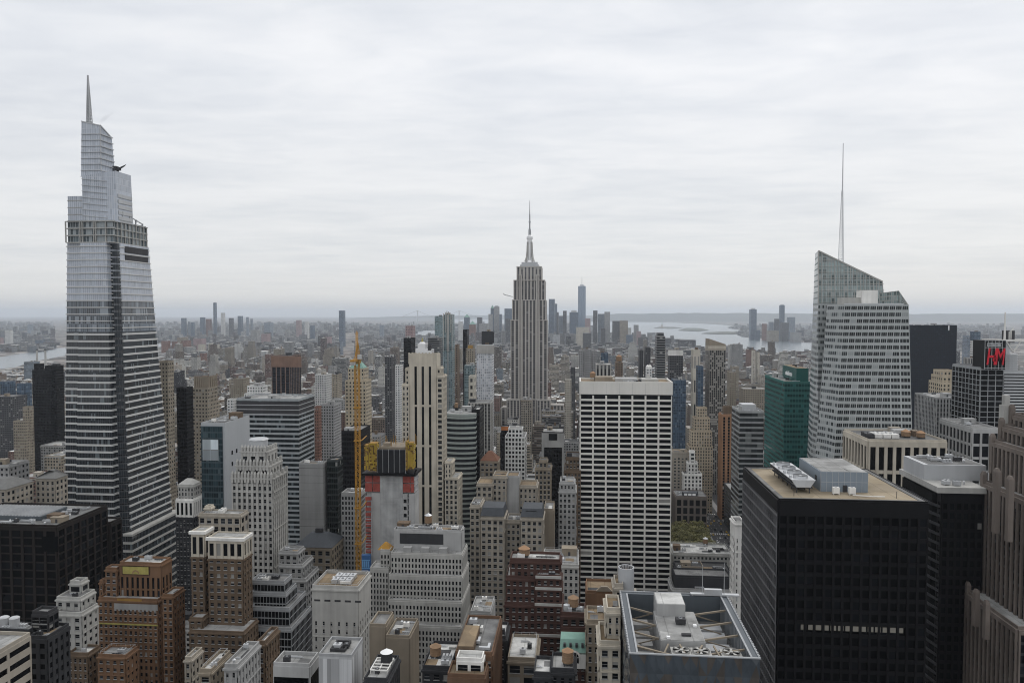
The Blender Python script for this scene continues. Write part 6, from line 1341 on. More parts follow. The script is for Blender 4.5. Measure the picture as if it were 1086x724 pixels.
fm('pier_wall', (.34, .33, .31), (.08, .08, .08), (0.015, 0.015, 0.015), .5, .6, .05); fm('checker_wall', (.24, .225, .20), (.07, .07, .068), (0.013, 0.013, 0.015), .74, .66, .34, blindcol=(.26, .25, .235)); fm('bluehaze_wall', (.22, .25, .29), (.18, .21, .25), (0.120, 0.150, 0.190), .7, .6, .1)
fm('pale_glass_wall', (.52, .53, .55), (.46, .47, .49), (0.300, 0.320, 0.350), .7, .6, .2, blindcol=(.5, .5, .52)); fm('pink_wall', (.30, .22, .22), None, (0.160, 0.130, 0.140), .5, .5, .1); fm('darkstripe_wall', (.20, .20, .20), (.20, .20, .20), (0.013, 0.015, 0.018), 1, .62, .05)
fm('brown_pier_wall', (.17, .12, .10), (.018, .02, .028), (0.005, 0.006, 0.009), .76, .7, .0); fm('greenband_wall', (.30, .33, .315), (.30, .33, .315), (0.018, 0.022, 0.022), 1, .55, .15, blindcol=(.12, .14, .14)); fm('grid_wall', (.60, .60, .59), (.60, .60, .59), (0.025, 0.026, 0.028), .62, .62, .1)
ROWS = [ # name, label, tiers, facade, bay, floor, roof, mark
 ('black_slab', 'plain black slab tower just left of the tapering glass tower', [S(36, 47, 386.5, 910, 20), S(47.3, 68, 388.5, 906, 30), S(34, 68, 393, 903, 36)], 'black_wall', 2, 3.6, 'black', 'the plain black slab'),
 ('dark_gridded_block', 'dark residential block with small bright windows at the left edge, below the river', [S(-12, 30, 421, 1000, 34)], 'dark_wall', 3.4, 3.2, 'grey', None),
 ('tan_banded_tower', 'tan tower with close horizontal windows, left of the plain black slab', [S(24, 36, 432, 806, 14), S(14, 36, 447, 800, 26)], 'tan_wall', 2.6, 3.4, 'pale', None),
 ('blue_glass_block', 'low blue glass block beyond the dark residential block', [S(0, 17, 405, 1300, 30), S(17.5, 34, 407, 1290, 30)], 'blue_wall', 5, 4, 'grey', None),
 ('tan_setback_tower', 'tall tan tower half hidden behind the glass tower', [S(168, 184.5, 384, 640, 26)], 'tan_wall', 3, 3.6, 'brown', None),
 ('black_narrow_tower', 'narrow black glass tower between two tan towers', [S(187, 205, 412, 660, 24)], 'black_wall', 2, 3.6, 'black', None),
 ('tan_crown_tower', 'tan brown tower with a finned crown, right of the narrow black tower', [S(207, 229.5, 402, 712, 16), S(204, 231, 412, 708, 22), S(200.5, 233.5, 428, 704, 30)], 'tan_wall', 3, 3.6, 'grey', 'the finned tan tower'),
 ('brown_fin_tower', 'brown tower with vertical ribs and a blank brown crown above the striped slab', [S(288.5, 319, 388, 1004, 40), S(288, 319.5, 378, 1003, 42)], 'brown_pier_wall', 5.9, 3.7, 'black', 'the brown ribbed tower'),
 ('white_grid_tower', 'pale grid-fronted tower right of the brown ribbed tower', [S(334, 352, 398, 1100, 26)], 'white_wall', 3.6, 3.5, 'pale', None),
 ('tan_mid_block', 'tan mid-rise block left of the brown ribbed tower', [S(247.5, 265, 402, 1150, 30)], 'tan_wall', 3.4, 3.5, 'grey', None),
 ('white_terrace_block', 'white terraced block just above the dark striped slab roof', [S(262, 284, 410, 852, 14), S(259, 288, 418, 848, 24)], 'white_wall', 3.4, 3.4, 'pale', None),
 ('pale_small_tower', 'small pale tower left of the dark striped slab', [S(241, 251.5, 424, 850, 20)], 'white_wall', 3, 3.4, 'pale', None),
 ('pale_twin_block', 'pale grey residential pair beside the green-roofed tower', [S(340, 362, 430, 806, 26)], 'grey_wall', 3, 3.3, 'grey', None),
 ('brown_mid_block', 'red-brown mid-rise block right of the dark striped slab', [S(333.5, 341, 432, 766, 22)], 'red_wall', 3, 3.4, 'grey', None),
 ('black_low_tower', 'plain black block at the foot of the green-roofed tower, behind the crane mast', [S(362, 393, 458, 560, 34)], 'black_wall', 2, 3.7, 'grey', 'the plain black block'),
 ('dark_residence', 'dark grey residential tower left of the cream deco tower', [S(408, 420, 379, 1010, 24)], 'dark_wall', 3.2, 3.1, 'grey', None),
 ('pale_residence', 'pale gridded residential tower next to the dark grey one', [S(419, 427.5, 388, 960, 20)], 'white_wall', 3.2, 3.1, 'grey', None),
 ('black_ribbed_tower', 'black ribbed tower rising behind the shoulder of the cream deco tower', [S(428, 440.5, 359, 1100, 28)], 'black_wall', 2, 3.6, 'black', None),
 ('pink_far_tower', 'pinkish tower far behind the black ribbed tower', [S(430, 440.5, 346, 1750, 30)], 'pink_wall', 4, 3.6, 'grey', None),
 ('dark_wide_slab', 'dark brown-grey slab behind the cream deco tower crown', [S(454, 469.5, 358.6, 1200, 30)], 'darkstripe_wall', 3, 3.5, 'black', None),
 ('teal_far_tower', 'slim teal glass tower left of the tall white-ribbed glass tower', [S(461, 471, 335.5, 1900, 34)], 'teal_wall', 3, 3.8, 'grey', None),
 ('ribbed_glass_tower', 'tall slim pale glass tower with white ribs above the skyline', [S(470.5, 482, 334, 1250, 26)], 'teal_wall', 4, 3.8, 'grey', 'the white-ribbed glass tower'),
 ('brown_sliver_tower', 'thin dark brown sliver of a tower right of the white-ribbed glass tower', [S(482.8, 487.5, 366, 1150, 20)], 'brown_wall', 3, 3.5, 'grey', None),
 ('black_far_slab', 'black slab with a yellow topped neighbour, left of the pale capped tower', [S(491, 497.5, 350, 1350, 26)], 'black_wall', 3, 3.6, 'black', None),
 ('yellow_wrapped_block', 'small block with a yellow wrapped top beside the black far slab', [S(496, 501, 366.5, 1200, 16), S(494, 504, 370, 1196, 22)], 'tan_wall', 3, 3.5, 'brown', None),
 ('seafoam_tower', 'pale green glass tower below the black far slab', [S(492.5, 504, 388, 1020, 22)], 'teal_wall', 2.6, 3.5, 'pale', None),
 ('cream_sliver_tower', 'blank cream sliver tower hugging the pale capped tower', [S(497, 505, 399.5, 930, 18)], 'cream_wall', 9, 9, 'pale', None),
 ('pale_capped_tower', 'pale blue-grey gridded tower with a black box on its roof', [S(511, 523.2, 352.5, 992, 16), S(505.5, 524, 366, 985, 26)], 'pale_glass_wall', 2.6, 3.5, 'grey', 'the pale capped tower'),
 ('pier_base_block', 'grey block with strong vertical piers below the pale capped tower', [S(496, 523.5, 428, 790, 28)], 'pier_wall', 3.4, 3.7, 'grey', None),
 ('curved_band_block', 'office block with a gently bowed front of pale green bands', [], 'greenband_wall', 4, 3.7, 'pale', None),
 ('black_party_slab', 'black slab attached to the bowed green banded block', [S(500, 513.5, 435, 606, 30)], 'black_wall', 2, 3.6, 'black', None),
 ('white_grid_block', 'white gridded office block in front of the deco skyscraper', [S(539, 555, 455, 646, 12), S(535.5, 558.8, 464, 640, 26)], 'grid_wall', 3, 3.7, 'grey', 'the white gridded block'),
 ('orange_tarp_block', 'dark block topped by an orange crate-like plant room', [S(531.5, 540, 453, 764, 12), S(530.5, 536.5, 460, 760, 18)], 'black_wall', 2, 3.6, 'grey', None),
 ('black_framed_block', 'black glass block in a grey frame, its top notched', [S(575, 598, 459, 640, 24)], 'black_wall', 2, 3.6, 'pale', 'the framed black block'),
 ('striped_dark_tower', 'tall dark tower with fine horizontal stripes behind the gridded slab', [S(696, 704, 353.5, 1164, 18), S(695, 705.5, 357, 1160, 26)], 'darkstripe_wall', 4, 3.8, 'grey', 'the dark horizontally striped tower'),
 ('twin_dark_tower', 'pair of dark slim towers behind the right end of the gridded slab', [S(677, 682.5, 372, 1210, 20), S(683.2, 690, 369, 1204, 24)], 'dark_wall', 3, 3.4, 'grey', None),
 ('white_banded_top_tower', 'dark glass tower with a white band round its top', [S(708.5, 724.5, 371.5, 1060, 20)], 'dark_wall', 3, 3.5, 'white', None),
 ('blue_glass_tower', 'dark blue glass tower below the white-banded one, right of the gridded slab', [S(712, 727.5, 403.5, 1010, 24)], 'blue_wall', 2.4, 3.5, 'grey', 'the dark blue glass tower'),
 ('white_ribbed_tower', 'slim white tower with vertical ribs left of the checkered tower', [S(733, 742.8, 371.5, 1160, 22)], 'cream_wall', 4.5, 40, 'white', None),
 ('blue_slab', 'small dark blue slab in front of the slim white ribbed tower', [S(738.2, 746, 389, 1000, 18)], 'blue_wall', 3, 3.6, 'grey', None),
 ('checkered_tower', 'tall tower with a checkered facade and a sloping tan top', [S(748.2, 769.7, 369, 1000, 34)], 'checker_wall', 2.7, 3.1, 'grey', 'the checkered tower'),
 ('grey_broad_block', 'broad grey block with a pale centre beyond the gridded slab', [S(614, 620, 371.5, 1506, 30), S(620.2, 627, 370.5, 1500, 34), S(627.2, 633, 372, 1506, 30)], 'grey_wall', 4, 3.6, 'pale', None),
 ('navy_small_tower', 'small navy tower right of the broad grey block', [S(637, 645, 374.5, 1420, 24)], 'blue_wall', 3, 3.6, 'grey', None),
 ('white_striped_block', 'white framed block with dark upright windows just above the gridded slab roof', [S(631.5, 648, 387, 960, 24)], 'pier_wall', 5.5, 24, 'white', None),
 ('brown_tank_tower', 'brown brick tower with a wooden tank above the gridded slab roof', [S(652, 660.5, 385, 1010, 22)], 'brown_wall', 3, 3.4, 'brown', None),
 ('grey_edge_tower', 'slim grey tower rising at the left end of the gridded slab', [S(614, 617.5, 372, 1100, 20)], 'grey_wall', 3, 3.5, 'grey', None),
 ('dark_slim_block', 'slim dark block left of the gridded slab, in the low quarter', [S(605, 610, 390, 1320, 20)], 'dark_wall', 3, 3.5, 'grey', None),
 ('cream_stub_block', 'cream block with terraces left of the gridded slab', [S(599, 606, 403, 1120, 18)], 'cream_wall', 3, 3.5, 'pale', None),
 ('domed_white_block', 'little white domed block behind the gridded slab roof', [S(684.5, 691.5, 391, 1000, 16)], 'white_wall', 3, 3.5, 'white', None),
 ('tan_far_slab', 'tan slab above the low quarter, right of the checkered tower', [S(771, 781, 395, 1250, 24)], 'tan_wall', 3.4, 3.4, 'grey', None),
 ('brick_far_block', 'brown brick block behind the teal glass block', [S(784, 815, 413, 1180, 30)], 'tan_wall', 3.6, 3.5, 'pale', None),
 ('tan_pair_tower', 'pale tan twin towers standing near the river right of the checkered tower', [S(797, 800.5, 372, 2300, 30), S(801, 806, 374, 2306, 30)], 'cream_wall', 5, 3.6, 'grey', None),
 ('green_pyramid_tower', None, [], 'tan_wall', 3, 3.6, 'grey', None),
 ('far_striped_block', 'pale office block with vertical stripes, between the navy office tower and the billboard', [S(1022, 1040, 380, 1500, 40)], 'pier_wall', 5, 14, 'pale', None),
 ('far_blue_tower', 'blue-grey glass tower beyond the pale vertically striped office block', [S(1029, 1040, 352, 2100, 40)], 'blue_wall', 3, 3.8, 'grey', None),
 ('far_blue_slab', 'lower blue-grey slab next to the navy office tower', [S(1021, 1029, 356, 2110, 40)], 'bluehaze_wall', 3, 3.8, 'grey', None),
 ('white_cube_tower', 'white cube topped tower in front of the far blue-grey tower', [S(1029, 1038, 362, 1700, 26)], 'white_wall', 5, 5, 'white', None),
 ('orange_hoarding_block', 'low block with an orange hoarding right of the vertically striped block', [S(1028, 1040, 446, 700, 18)], 'red_wall', 9, 9, 'brown', None),
]
REST = {}
for nm, lb, tiers, fk, bay, fl, rf, mk in ROWS:
    if not tiers: continue
    r_, bx = bld(nm, lb, tiers, Ss(F[fk], bay, fl), 'tower' if 'tower' in nm else 'building', roof=rf, clutter=2, mark=mk, parapet=1.0); REST[nm] = (r_, bx)
def extra_mid():
    # copper pyramid roofed tower behind the crane
    r_, bx = bld('green_roofed_tower', 'tan stone tower with a pale green copper pyramid roof, behind the crane mast', [S(369, 391, 391, 736, 16), S(366, 394, 404, 732, 20)], Ss(facade('tan_tall_windows', (.40, .345, .26), None, (0.025, 0.024, 0.022), .42, .5, .1), 3.4, 3.8), 'tower', roof='brown', parapet=.6, mark='the green-roofed tower')
    x0, x1, y0, y1, z0, z1 = bx[0]; b = MB(); b.loft(poly_rect(x0 + 1, x1 - 1, y0 + 1, y1 - 1), poly_rect(x0 + 8, x1 - 8, y0 + 9, y1 - 9), z1 + .6, z1 + 10); o = b.build('pyramid_roof', W['copper'], r_)
    b = MB(); cx = (x0 + x1) / 2; b.cyl(cx, y0 + 11, z1 + 10, z1 + 13, 1.6, .3, 8); b.build('finial', W['copper'], o)
    # bowed front office block
    Y = 600; x0, x1 = at(472.5, 520, Y)[0], at(504.5, 520, Y)[0]; zt = at(488, 440, Y)[1]
    t = thing('curved_band_block', 'office block with a gently bowed front of pale green bands', 'building', ((x0 + x1) / 2, Y, 0)); FOOT.append((x0 - 2, x1 + 2, Y - 5, Y + 32)); MARK.append(('the bowed banded block', 488, 480))
    n = 9; pf = [(lerp(x0, x1, k / n), Y - 3.5 * (1 - (2 * k / n - 1) ** 2)) for k in range(n + 1)]; pl = pf + [(x1, Y + 28), (x0, Y + 28)]
    b = MB(); b.loft(pl, pl, 0, zt, cap=True); b.build('glazing', G['mid'], t)
    b = MB(); z = 2.0; g = lambda q: [(x, y - .5) for x, y in pf] + [(x1 + .5, Y + 28.5), (x0 - .5, Y + 28.5)]
    while z < zt: b.loft(g(0), g(0), z, z + 1.75); z += 4.15
    b.loft(g(0), g(0), zt - .6, zt + 1.2); b.build('floor_band', stone('pale_green_band', (.30, .335, .32), .5, .12), t)
    b = MB(); b.loft(pl, pl, zt + 1.2, zt + 1.3); b.build('roof', RF['pale'], t); roof_things(t, (x0, x1, Y + 1, Y + 26, zt + 1.3), 5, random.Random(5), ['bulkhead', 'unit', 'duct', 'unit', 'tank'])
    def add(nm, part, mat, p0, p1, q0, q1, dy=-.4, dep=.35):
        r_, bx = REST[nm]; Y = bx[-1][2]; b = MB(); b.box(at(p0, q0, Y)[0], at(p1, q0, Y)[0], Y + dy, Y + dy + dep, at(p0, q1, Y)[1], at(p0, q0, Y)[1]); return b.build(part, mat, r_)
    add('white_banded_top_tower', 'white_band', W['white'], 708.4, 724.6, 371, 377)
    add('checkered_tower', 'plain_top', W['beige'], 748, 770, 366, 371.5); add('checkered_tower', 'white_band', W['cream'], 751, 769.9, 366.8, 369.6, -.6)
    r_, bx = REST['checkered_tower']; x0, x1, y0, y1, z0, z1 = bx[-1]; b = MB(); b.loft(poly_rect(x0, x1, y0, y1), poly_rect(x0, x1, y0, y1), z1 + .4, z1 + 12, z1s=[z1 + 12, z1 + 5, z1 + 5, z1 + 12]); b.build('sloping_top', W['tan'], r_)
    add('brown_fin_tower', 'blank_crown', stone('brown_crown', (.19, .12, .09)), 287.8, 319.7, 377.5, 389, -1, .9)
    add('pale_capped_tower', 'cap', W['char'], 510.8, 523.4, 352.3, 363.5, 6.5, .4); b = MB(); r_, bx = REST['pale_capped_tower']; x0, x1, y0, y1, z0, z1 = bx[0]; b.box(x0 - .3, x1 + .3, y0 - .3, y1 + .3, z1 - 19, z1 + 1.4); b.build('cap_box', W['char'], r_)
    add('pale_capped_tower', 'pier_crown', fm('pier_wall', 0), 505.3, 524.2, 365.8, 375, -.4)
    r_, bx = REST['ribbed_glass_tower']; x0, x1, y0, y1, z0, z1 = bx[0]; b = MB()
    for k in range(6): xx = lerp(x0, x1, k / 5); b.box(xx - .55, xx + .55, y0 - .8, y0 + .2, z1 - (62 if k in (0, 2, 3, 5) else 30), z1 + (3, 5, 7, 6, 4, 2)[k])
    b.box(x0 + 6.5, x0 + 8, y0 - .9, y0 + .2, 0, z1); b.build('rib', W['pale'], r_)
    b = MB(); b.box(x0 - .3, x1 + .3, y0 - .35, y0 - .05, 0, z1 - 64, 3, 3.8); b.build('lower_glazing', F['pale_glass_wall'] if False else fm('lower_teal', (.34, .41, .43), (.28, .34, .36), (0.170, 0.240, 0.260), .8, .75, .2, blindcol=(.3, .37, .4)), r_)
    add('black_framed_block', 'grey_frame', W['grey'], 574.5, 598.5, 458.8, 474, -.5, .4); add('black_framed_block', 'notch', W['black'], 582, 591, 459.5, 466.5, -.7, .15)
    add('black_framed_block', 'grey_frame', W['grey'], 574.5, 577, 474, 640, -.5, .4); add('black_framed_block', 'grey_frame', W['grey'], 596, 598.5, 474, 640, -.5, .4)
    add('yellow_wrapped_block', 'yellow_wrap', W['ochre'], 495.8, 501.2, 366.3, 370, 3.5)
    add('orange_tarp_block', 'orange_box', stone('orange_panel', (.38, .14, .05)), 531.3, 540.2, 452.8, 456.6, 3.5)
    add('orange_hoarding_block', 'hoarding', stone('orange_hoarding', (.42, .19, .09)), 1029, 1040, 446.5, 449)
    r_, bx = REST['brown_tank_tower']; water_tank(r_, (bx[0][0] + bx[0][1]) / 2, bx[0][2] + 8, bx[0][5] + .1, 4, 6, 'oranger'); r_, bx = REST['domed_white_block']; b = MB(); x0, x1, y0, y1, z0, z1 = bx[0]
    for q in (.3, .7): b.cyl(lerp(x0, x1, q), y0 + 6, z1, z1 + 3, 2.6, 2.4, 12); b.cyl(lerp(x0, x1, q), y0 + 6, z1 + 3, z1 + 5, 2.4, .6, 12)
    b.build('dome', W['white'], r_)
    r_, bx = REST['tan_crown_tower']; x0, x1, y0, y1, z0, z1 = bx[0]; b = MB()
    for k in range(8): xx = lerp(x0, x1, k / 7); b.box(xx - .8, xx + .8, y0 - 1, y0 + .4, z1 - 16, z1 + 3)
    for k in range(5): yy = lerp(y0, y1, k / 4); b.box(x1 - .4, x1 + 1, yy - .8, yy + .8, z1 - 16, z1 + 3)
    b.build('crown_fin', W['tan'], r_)
extra_mid()

for nm in ('white_punched_block', 'cluttered_roof_block', 'white_roof_block', 'brick_low_wing', 'grey_parapet_block', 'white_low_roofs_block'):
    o = bpy.data.objects.get(nm)
    rf = next((c for c in C.objects if c.parent == o and c.name.startswith('roof')), None) if o else None
    if rf is None: continue
    bx_ = [tuple(WL[nm][i] + v[i] for i in range(3)) for v in rf.bound_box]; xs, ys, zs = [v[0] for v in bx_], [v[1] for v in bx_], [v[2] for v in bx_]
    b = MB(); railing(b, min(xs) + .3, max(xs) - .3, min(ys) + .3, max(ys) - .3, max(zs) + .9, 1.0, 2.2); b.build('railing', W['steel'], o)
# ------------------------------------------------------------------ far towers
def far():
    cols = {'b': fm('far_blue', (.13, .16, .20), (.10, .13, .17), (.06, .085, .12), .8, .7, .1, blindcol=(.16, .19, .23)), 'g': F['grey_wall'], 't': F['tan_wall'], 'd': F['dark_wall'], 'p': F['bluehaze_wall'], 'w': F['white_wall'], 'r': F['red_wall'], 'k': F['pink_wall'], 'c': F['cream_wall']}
    rows = [ # px0, px1, py, Y, colour, label
     (582, 588.5, 317, 5950, 'b', 'blue-grey far tower with a stepped right side, left of the needle tower downtown'), (588.7, 590.8, 322, 5955, 'b', None), (590.2, 592.6, 331, 5900, 'd', 'short dark tower leaning on the stepped blue downtown tower'),
     (597, 601, 329.5, 5900, 'd', 'slim dark downtown tower midway between the stepped tower and the needle tower'), (592.8, 597, 335, 5950, 'p', 'hazy low tower between the two downtown blue towers'), (604, 613.4, 331, 5600, 'b', 'square blue-grey slab directly left of the needle tower'),
     (620.5, 626.3, 337.5, 5500, 'k', 'pinkish block at the right foot of the needle tower'), (629, 633.7, 329.2, 5700, 'd', 'slim navy tower, first to the right of the needle tower'), (634, 641, 332.8, 5750, 'p', 'broad hazy slab between the slim navy tower and the tall grey one'),
     (641, 647, 330.6, 5700, 'g', 'tall grey downtown tower at the edge of the bay water'), (649.3, 657, 340.3, 5600, 'd', 'round topped dark block standing against the bay'), (657, 666, 340, 5550, 't', 'tan flat topped block standing against the bay'),
     (666, 669.5, 347.5, 5550, 'w', 'small pale block right of the tan block by the bay'), (672, 677.3, 344.5, 5500, 'g', 'last grey tower of the downtown cluster, beside open water'), (675, 679.8, 351.2, 5450, 'k', 'small pink block on the shore, below the last grey tower'),
     (664, 671, 355, 5200, 'b', 'low dark blue block on the near shore of downtown'), (618, 627, 353, 4600, 'd', 'dark blue low block in front of the pinkish downtown block'), (611, 625, 347, 5000, 'c', 'broad cream block below the needle tower'),
     (637, 642, 348, 5000, 'd', 'dark block below the hazy downtown slab'), (518, 522.5, 333, 5900, 'g', 'grey tower at the left start of the downtown cluster'), (520.3, 524.3, 327, 6050, 'b', 'blue tower with pointed top, left of the deco skyscraper'),
     (523.8, 529.8, 325.2, 6000, 'g', 'tallest grey tower in the group left of the deco skyscraper'), (529.5, 532.5, 333, 6000, 'p', 'hazy small tower touching the tallest grey one'), (535, 543.5, 327.2, 5900, 'b', 'wide blue tower close against the deco skyscraper'), (536, 542, 338, 5200, 'd', 'dark block in front of the wide blue tower'),
     (506, 511.6, 336.5, 6200, 'd', 'small dark tower standing alone left of the downtown group'), (492, 498.6, 336.4, 6300, 'b', 'pointed blue block far left of the downtown group'), (486, 491, 341, 6200, 'w', 'white far block right of the white-ribbed glass tower'), (497.5, 505, 344, 5800, 'r', 'brown far block below the pointed blue block'), (508, 518, 343, 5600, 'g', 'grey far block filling the gap before the downtown group'),
     (794.5, 802.6, 328, 6900, 'b', 'tall blue glass tower alone across the bay'), (800, 806.3, 350, 6850, 'b', 'low blue annex at the foot of the lone tower across the bay'), (826.3, 832.3, 323.6, 6700, 'b', 'tallest slim tower of the cluster across the bay'), (821, 826.2, 338, 6700, 'd', 'navy tower left of the tallest slim one across the bay'),
     (827.5, 836.6, 342, 6500, 'd', 'dark blue block at the foot of the tallest tower across the bay'), (834.6, 843.4, 336.2, 6700, 'p', 'grey rounded tower right of the tallest one across the bay'), (808, 813.2, 343.3, 6700, 'r', 'small brick tower between the lone tower and the cluster'), (815, 820.5, 341.3, 6750, 'p', 'pale hazy tower next to the navy one across the bay'), (813, 826, 350.5, 6400, 't', 'low tan shore block across the bay'), (838, 850, 352.5, 6300, 'g', 'low grey shore block at the foot of the crystal tower'),
     (226, 230, 321, 7300, 'b', 'tallest thin dark tower in the cluster far across the river'), (234.2, 239, 331.7, 7200, 'w', 'white tower right of the tallest one across the river'), (192, 198, 337.2, 7100, 'b', 'blue tower at the left of the cluster across the river'), (199.3, 202, 341, 7150, 'p', 'hazy slim tower beside the blue one'), (202.2, 206.5, 341.5, 7000, 'b', 'darker slim tower beside the hazy one'),
     (212, 218, 336.5, 7200, 'b', 'blue-grey broad tower left of the tallest one across the river'), (218.3, 224.6, 338.2, 7250, 'r', 'reddish broad tower touching the tallest one across the river'), (242.6, 248, 337.3, 7100, 'd', 'dark tower right of the white one across the river'), (252, 257.8, 335, 7200, 'b', 'dark blue tower with flat top, third to the right of the tallest one'), (261, 264.2, 336.2, 7200, 'p', 'slim grey tower near the right end of the river cluster'), (265.5, 268.5, 338, 7300, 'p', 'faint slim tower at the right end of the river cluster'),
     (359.3, 366.3, 329.3, 5200, 'b', 'lone blue glass slab standing above the far low districts'), (280, 290, 342, 6800, 'p', 'hazy squat block right of the river cluster'), (323, 328, 341, 6500, 'w', 'white far tower left of the lone blue glass slab'), (329, 334, 345, 6300, 'b', 'blue far block beside the white far tower'), (314, 320, 339.5, 7000, 'k', 'faint pink tower left of the white far tower'), (302.5, 308, 349, 6000, 'g', 'grey block below the faint pink tower'),
     (402.5, 407.5, 344.5, 7200, 'p', 'hazy lone tower left of the black ribbed tower'), (337, 345, 356, 4300, 'd', 'dark block in the brick district below the lone slab'), (346, 352, 357, 4300, 'k', 'pink block in the brick district below the lone slab'), (361, 364, 362, 3900, 'p', 'thin pale slab near the lone blue slab foot'),
     (5, 14, 350.5, 4800, 'w', 'tall pale tower with lower wing on the far river bank'), (-2, 4, 358, 4700, 'k', 'pinkish block at the left edge on the far river bank'), (37, 47.5, 360.5, 4900, 'b', 'blue glass block on the far river bank, behind two chimneys'), (34, 37, 359, 4900, 'g', 'grey block beside the blue glass block across the river'), (29, 35.5, 344, 7500, 'p', 'distant dome-like hazy block above the river'),
     (210, 218, 365, 3900, 'c', 'cream housing tower, first of the row across the river'), (221, 227, 364, 3950, 'c', 'cream housing tower, second of the row across the river'), (228, 233, 365, 3960, 'c', 'cream housing tower, third of the row across the river'), (212, 220, 374.5, 3000, 'r', 'red brick housing slab below the cream towers'), (188, 200, 357.5, 4300, 't', 'long tan block beyond the river'), (171, 181, 361.5, 4000, 'r', 'brick housing block close to the glass tower edge'), (182, 189, 362, 4050, 'r', 'second brick housing block, right of the one by the glass tower'), (192, 203, 361, 4000, 'r', 'wide brick housing block below the long tan block'), (205, 219, 359, 4200, 'k', 'pale pink row block with white gables across the river'),
     (266, 276, 350, 5200, 'g', 'grey flat block under the slim grey tower'), (277, 287, 354, 4900, 'k', 'pink flat block right of the grey flat block'), (700, 712, 358.5, 5000, 'd', 'round dark treed block by the bay, left'), (719, 738, 360.5, 4600, 'd', 'round dark dome-like block by the bay'), (792, 800, 368, 4300, 'd', 'dark block on the near shore, right of the checkered tower'), (688, 692, 354.5, 5000, 'g', 'small grey block behind the dark striped tower')]
    prev = None
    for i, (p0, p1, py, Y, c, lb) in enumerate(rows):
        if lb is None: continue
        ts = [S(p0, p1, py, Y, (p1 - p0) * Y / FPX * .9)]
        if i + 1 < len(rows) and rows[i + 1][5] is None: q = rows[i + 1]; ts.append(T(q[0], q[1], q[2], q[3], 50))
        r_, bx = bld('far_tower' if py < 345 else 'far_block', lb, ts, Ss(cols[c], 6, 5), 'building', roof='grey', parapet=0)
        if lb.startswith(('tall blue glass tower', 'tallest', 'square', 'blue tower with')): # rooftop boxes
            x0, x1, y0, y1, z0, z1 = bx[0]; b = MB(); w_ = x1 - x0; b.box(x0 + w_ * .2, x1 - w_ * .2, y0 + w_ * .2, y1 - w_ * .2, z1 + .1, z1 + w_ * .22); b.build('roof_box', W['metal'], r_)
        if 'pointed' in lb: x0, x1, y0, y1, z0, z1 = bx[0]; b = MB(); b.loft(poly_rect(x0, x1, y0, y1), poly_rect((x0 + x1) / 2 - .5, (x0 + x1) / 2 + .5, (y0 + y1) / 2, (y0 + y1) / 2 + 1), z1 + .1, z1 + 28); b.build('roof_spire', W['copper'], r_)
far()
# chimneys by the river, suspension bridge, statue, airliner ---------------------------
for px, lb in ((39, 'pale power station chimney with dark cap, nearer the left edge'), (48, 'pale power station chimney with dark cap, nearer the glass tower')):
    Y = 2600; x, zt = at(px, 370, Y); t = thing('chimney_stack', lb, 'chimney', (x, Y, 0)); b = MB(); b.cyl(x, Y, 0, zt - 6, 4.6, 3.2, 16); b.build('shaft', W['pale'], t); b = MB(); b.cyl(x, Y, zt - 6, zt, 3.6, 3.4, 16); b.build('cap', W['dark'], t)
def bridge():
    Y = 15000.0; t = thing('suspension_bridge', 'faint grey suspension bridge with two tall towers on the horizon', 'bridge', (at(465, 332, Y)[0], Y, 0))
    Z = lambda q: at(465, q, Y)[1]; xs = [at(p, 332, Y)[0] for p in (443, 487)]; zt, zd = Z(329.2), Z(336)
    for x in xs:
        b = MB()
        for s in (-14, 14): b.box(x - 7, x + 7, Y + s - 7, Y + s + 7, 0, zt)
        b.box(x - 6, x + 6, Y - 14, Y + 14, zt - 12, zt); b.box(x - 6, x + 6, Y - 14, Y + 14, zd + 30, zd + 42); b.build('tower', W['metal'], t)
    b = MB(); b.box(at(425, 332, Y)[0], at(508, 332, Y)[0], Y - 16, Y + 16, zd - 4, zd + 5); b.build('deck', W['metal'], t)
    for s in (-14, 14):
        b = MB(); L_ = xs[1] - xs[0]
        for k in range(24):
            f = lambda u: zd + 8 + (zt - zd - 8) * (2 * u - 1) ** 2; b.beam((xs[0] + L_ * k / 24, Y + s, f(k / 24)), (xs[0] + L_ * (k + 1) / 24, Y + s, f((k + 1) / 24)), 4)
        b.beam((at(426, 332, Y)[0], Y + s, zd), (xs[0], Y + s, zt), 4); b.beam((xs[1], Y + s, zt), (at(506, 332, Y)[0], Y + s, zd), 4); b.build('main_cable', W['metal'], t)
bridge()
def statue():
    x, y = onground(702, 347.4, 4); t = thing('harbor_statue', 'tiny green statue on its tall pedestal on the small harbour island', 'statue', (x, y, 4)); s = 1.5
    b = MB(); b.loft(poly_rect(x - 40, x + 40, y - 40, y + 40), poly_rect(x - 30, x + 30, y - 30, y + 30), 4, 20); b.loft(poly_rect(x - 13, x + 13, y - 13, y + 13), poly_rect(x - 9, x + 9, y - 9, y + 9), 20, 54); b.build('pedestal', W['beige'], t)
    b = MB(); b.cyl(x, y, 54, 84, 7, 4.6, 10); b.cyl(x, y, 84, 90, 4.2, 1.6, 10); b.cyl(x, y, 90, 96, 2.2, 1.9, 8); b.beam((x + 3, y, 84), (x + 6, y, 104), 2.6, 1.6); b.cyl(x + 6, y, 104, 108, 1.6, .4, 8); b.build('figure', W['copper'], t)
statue()
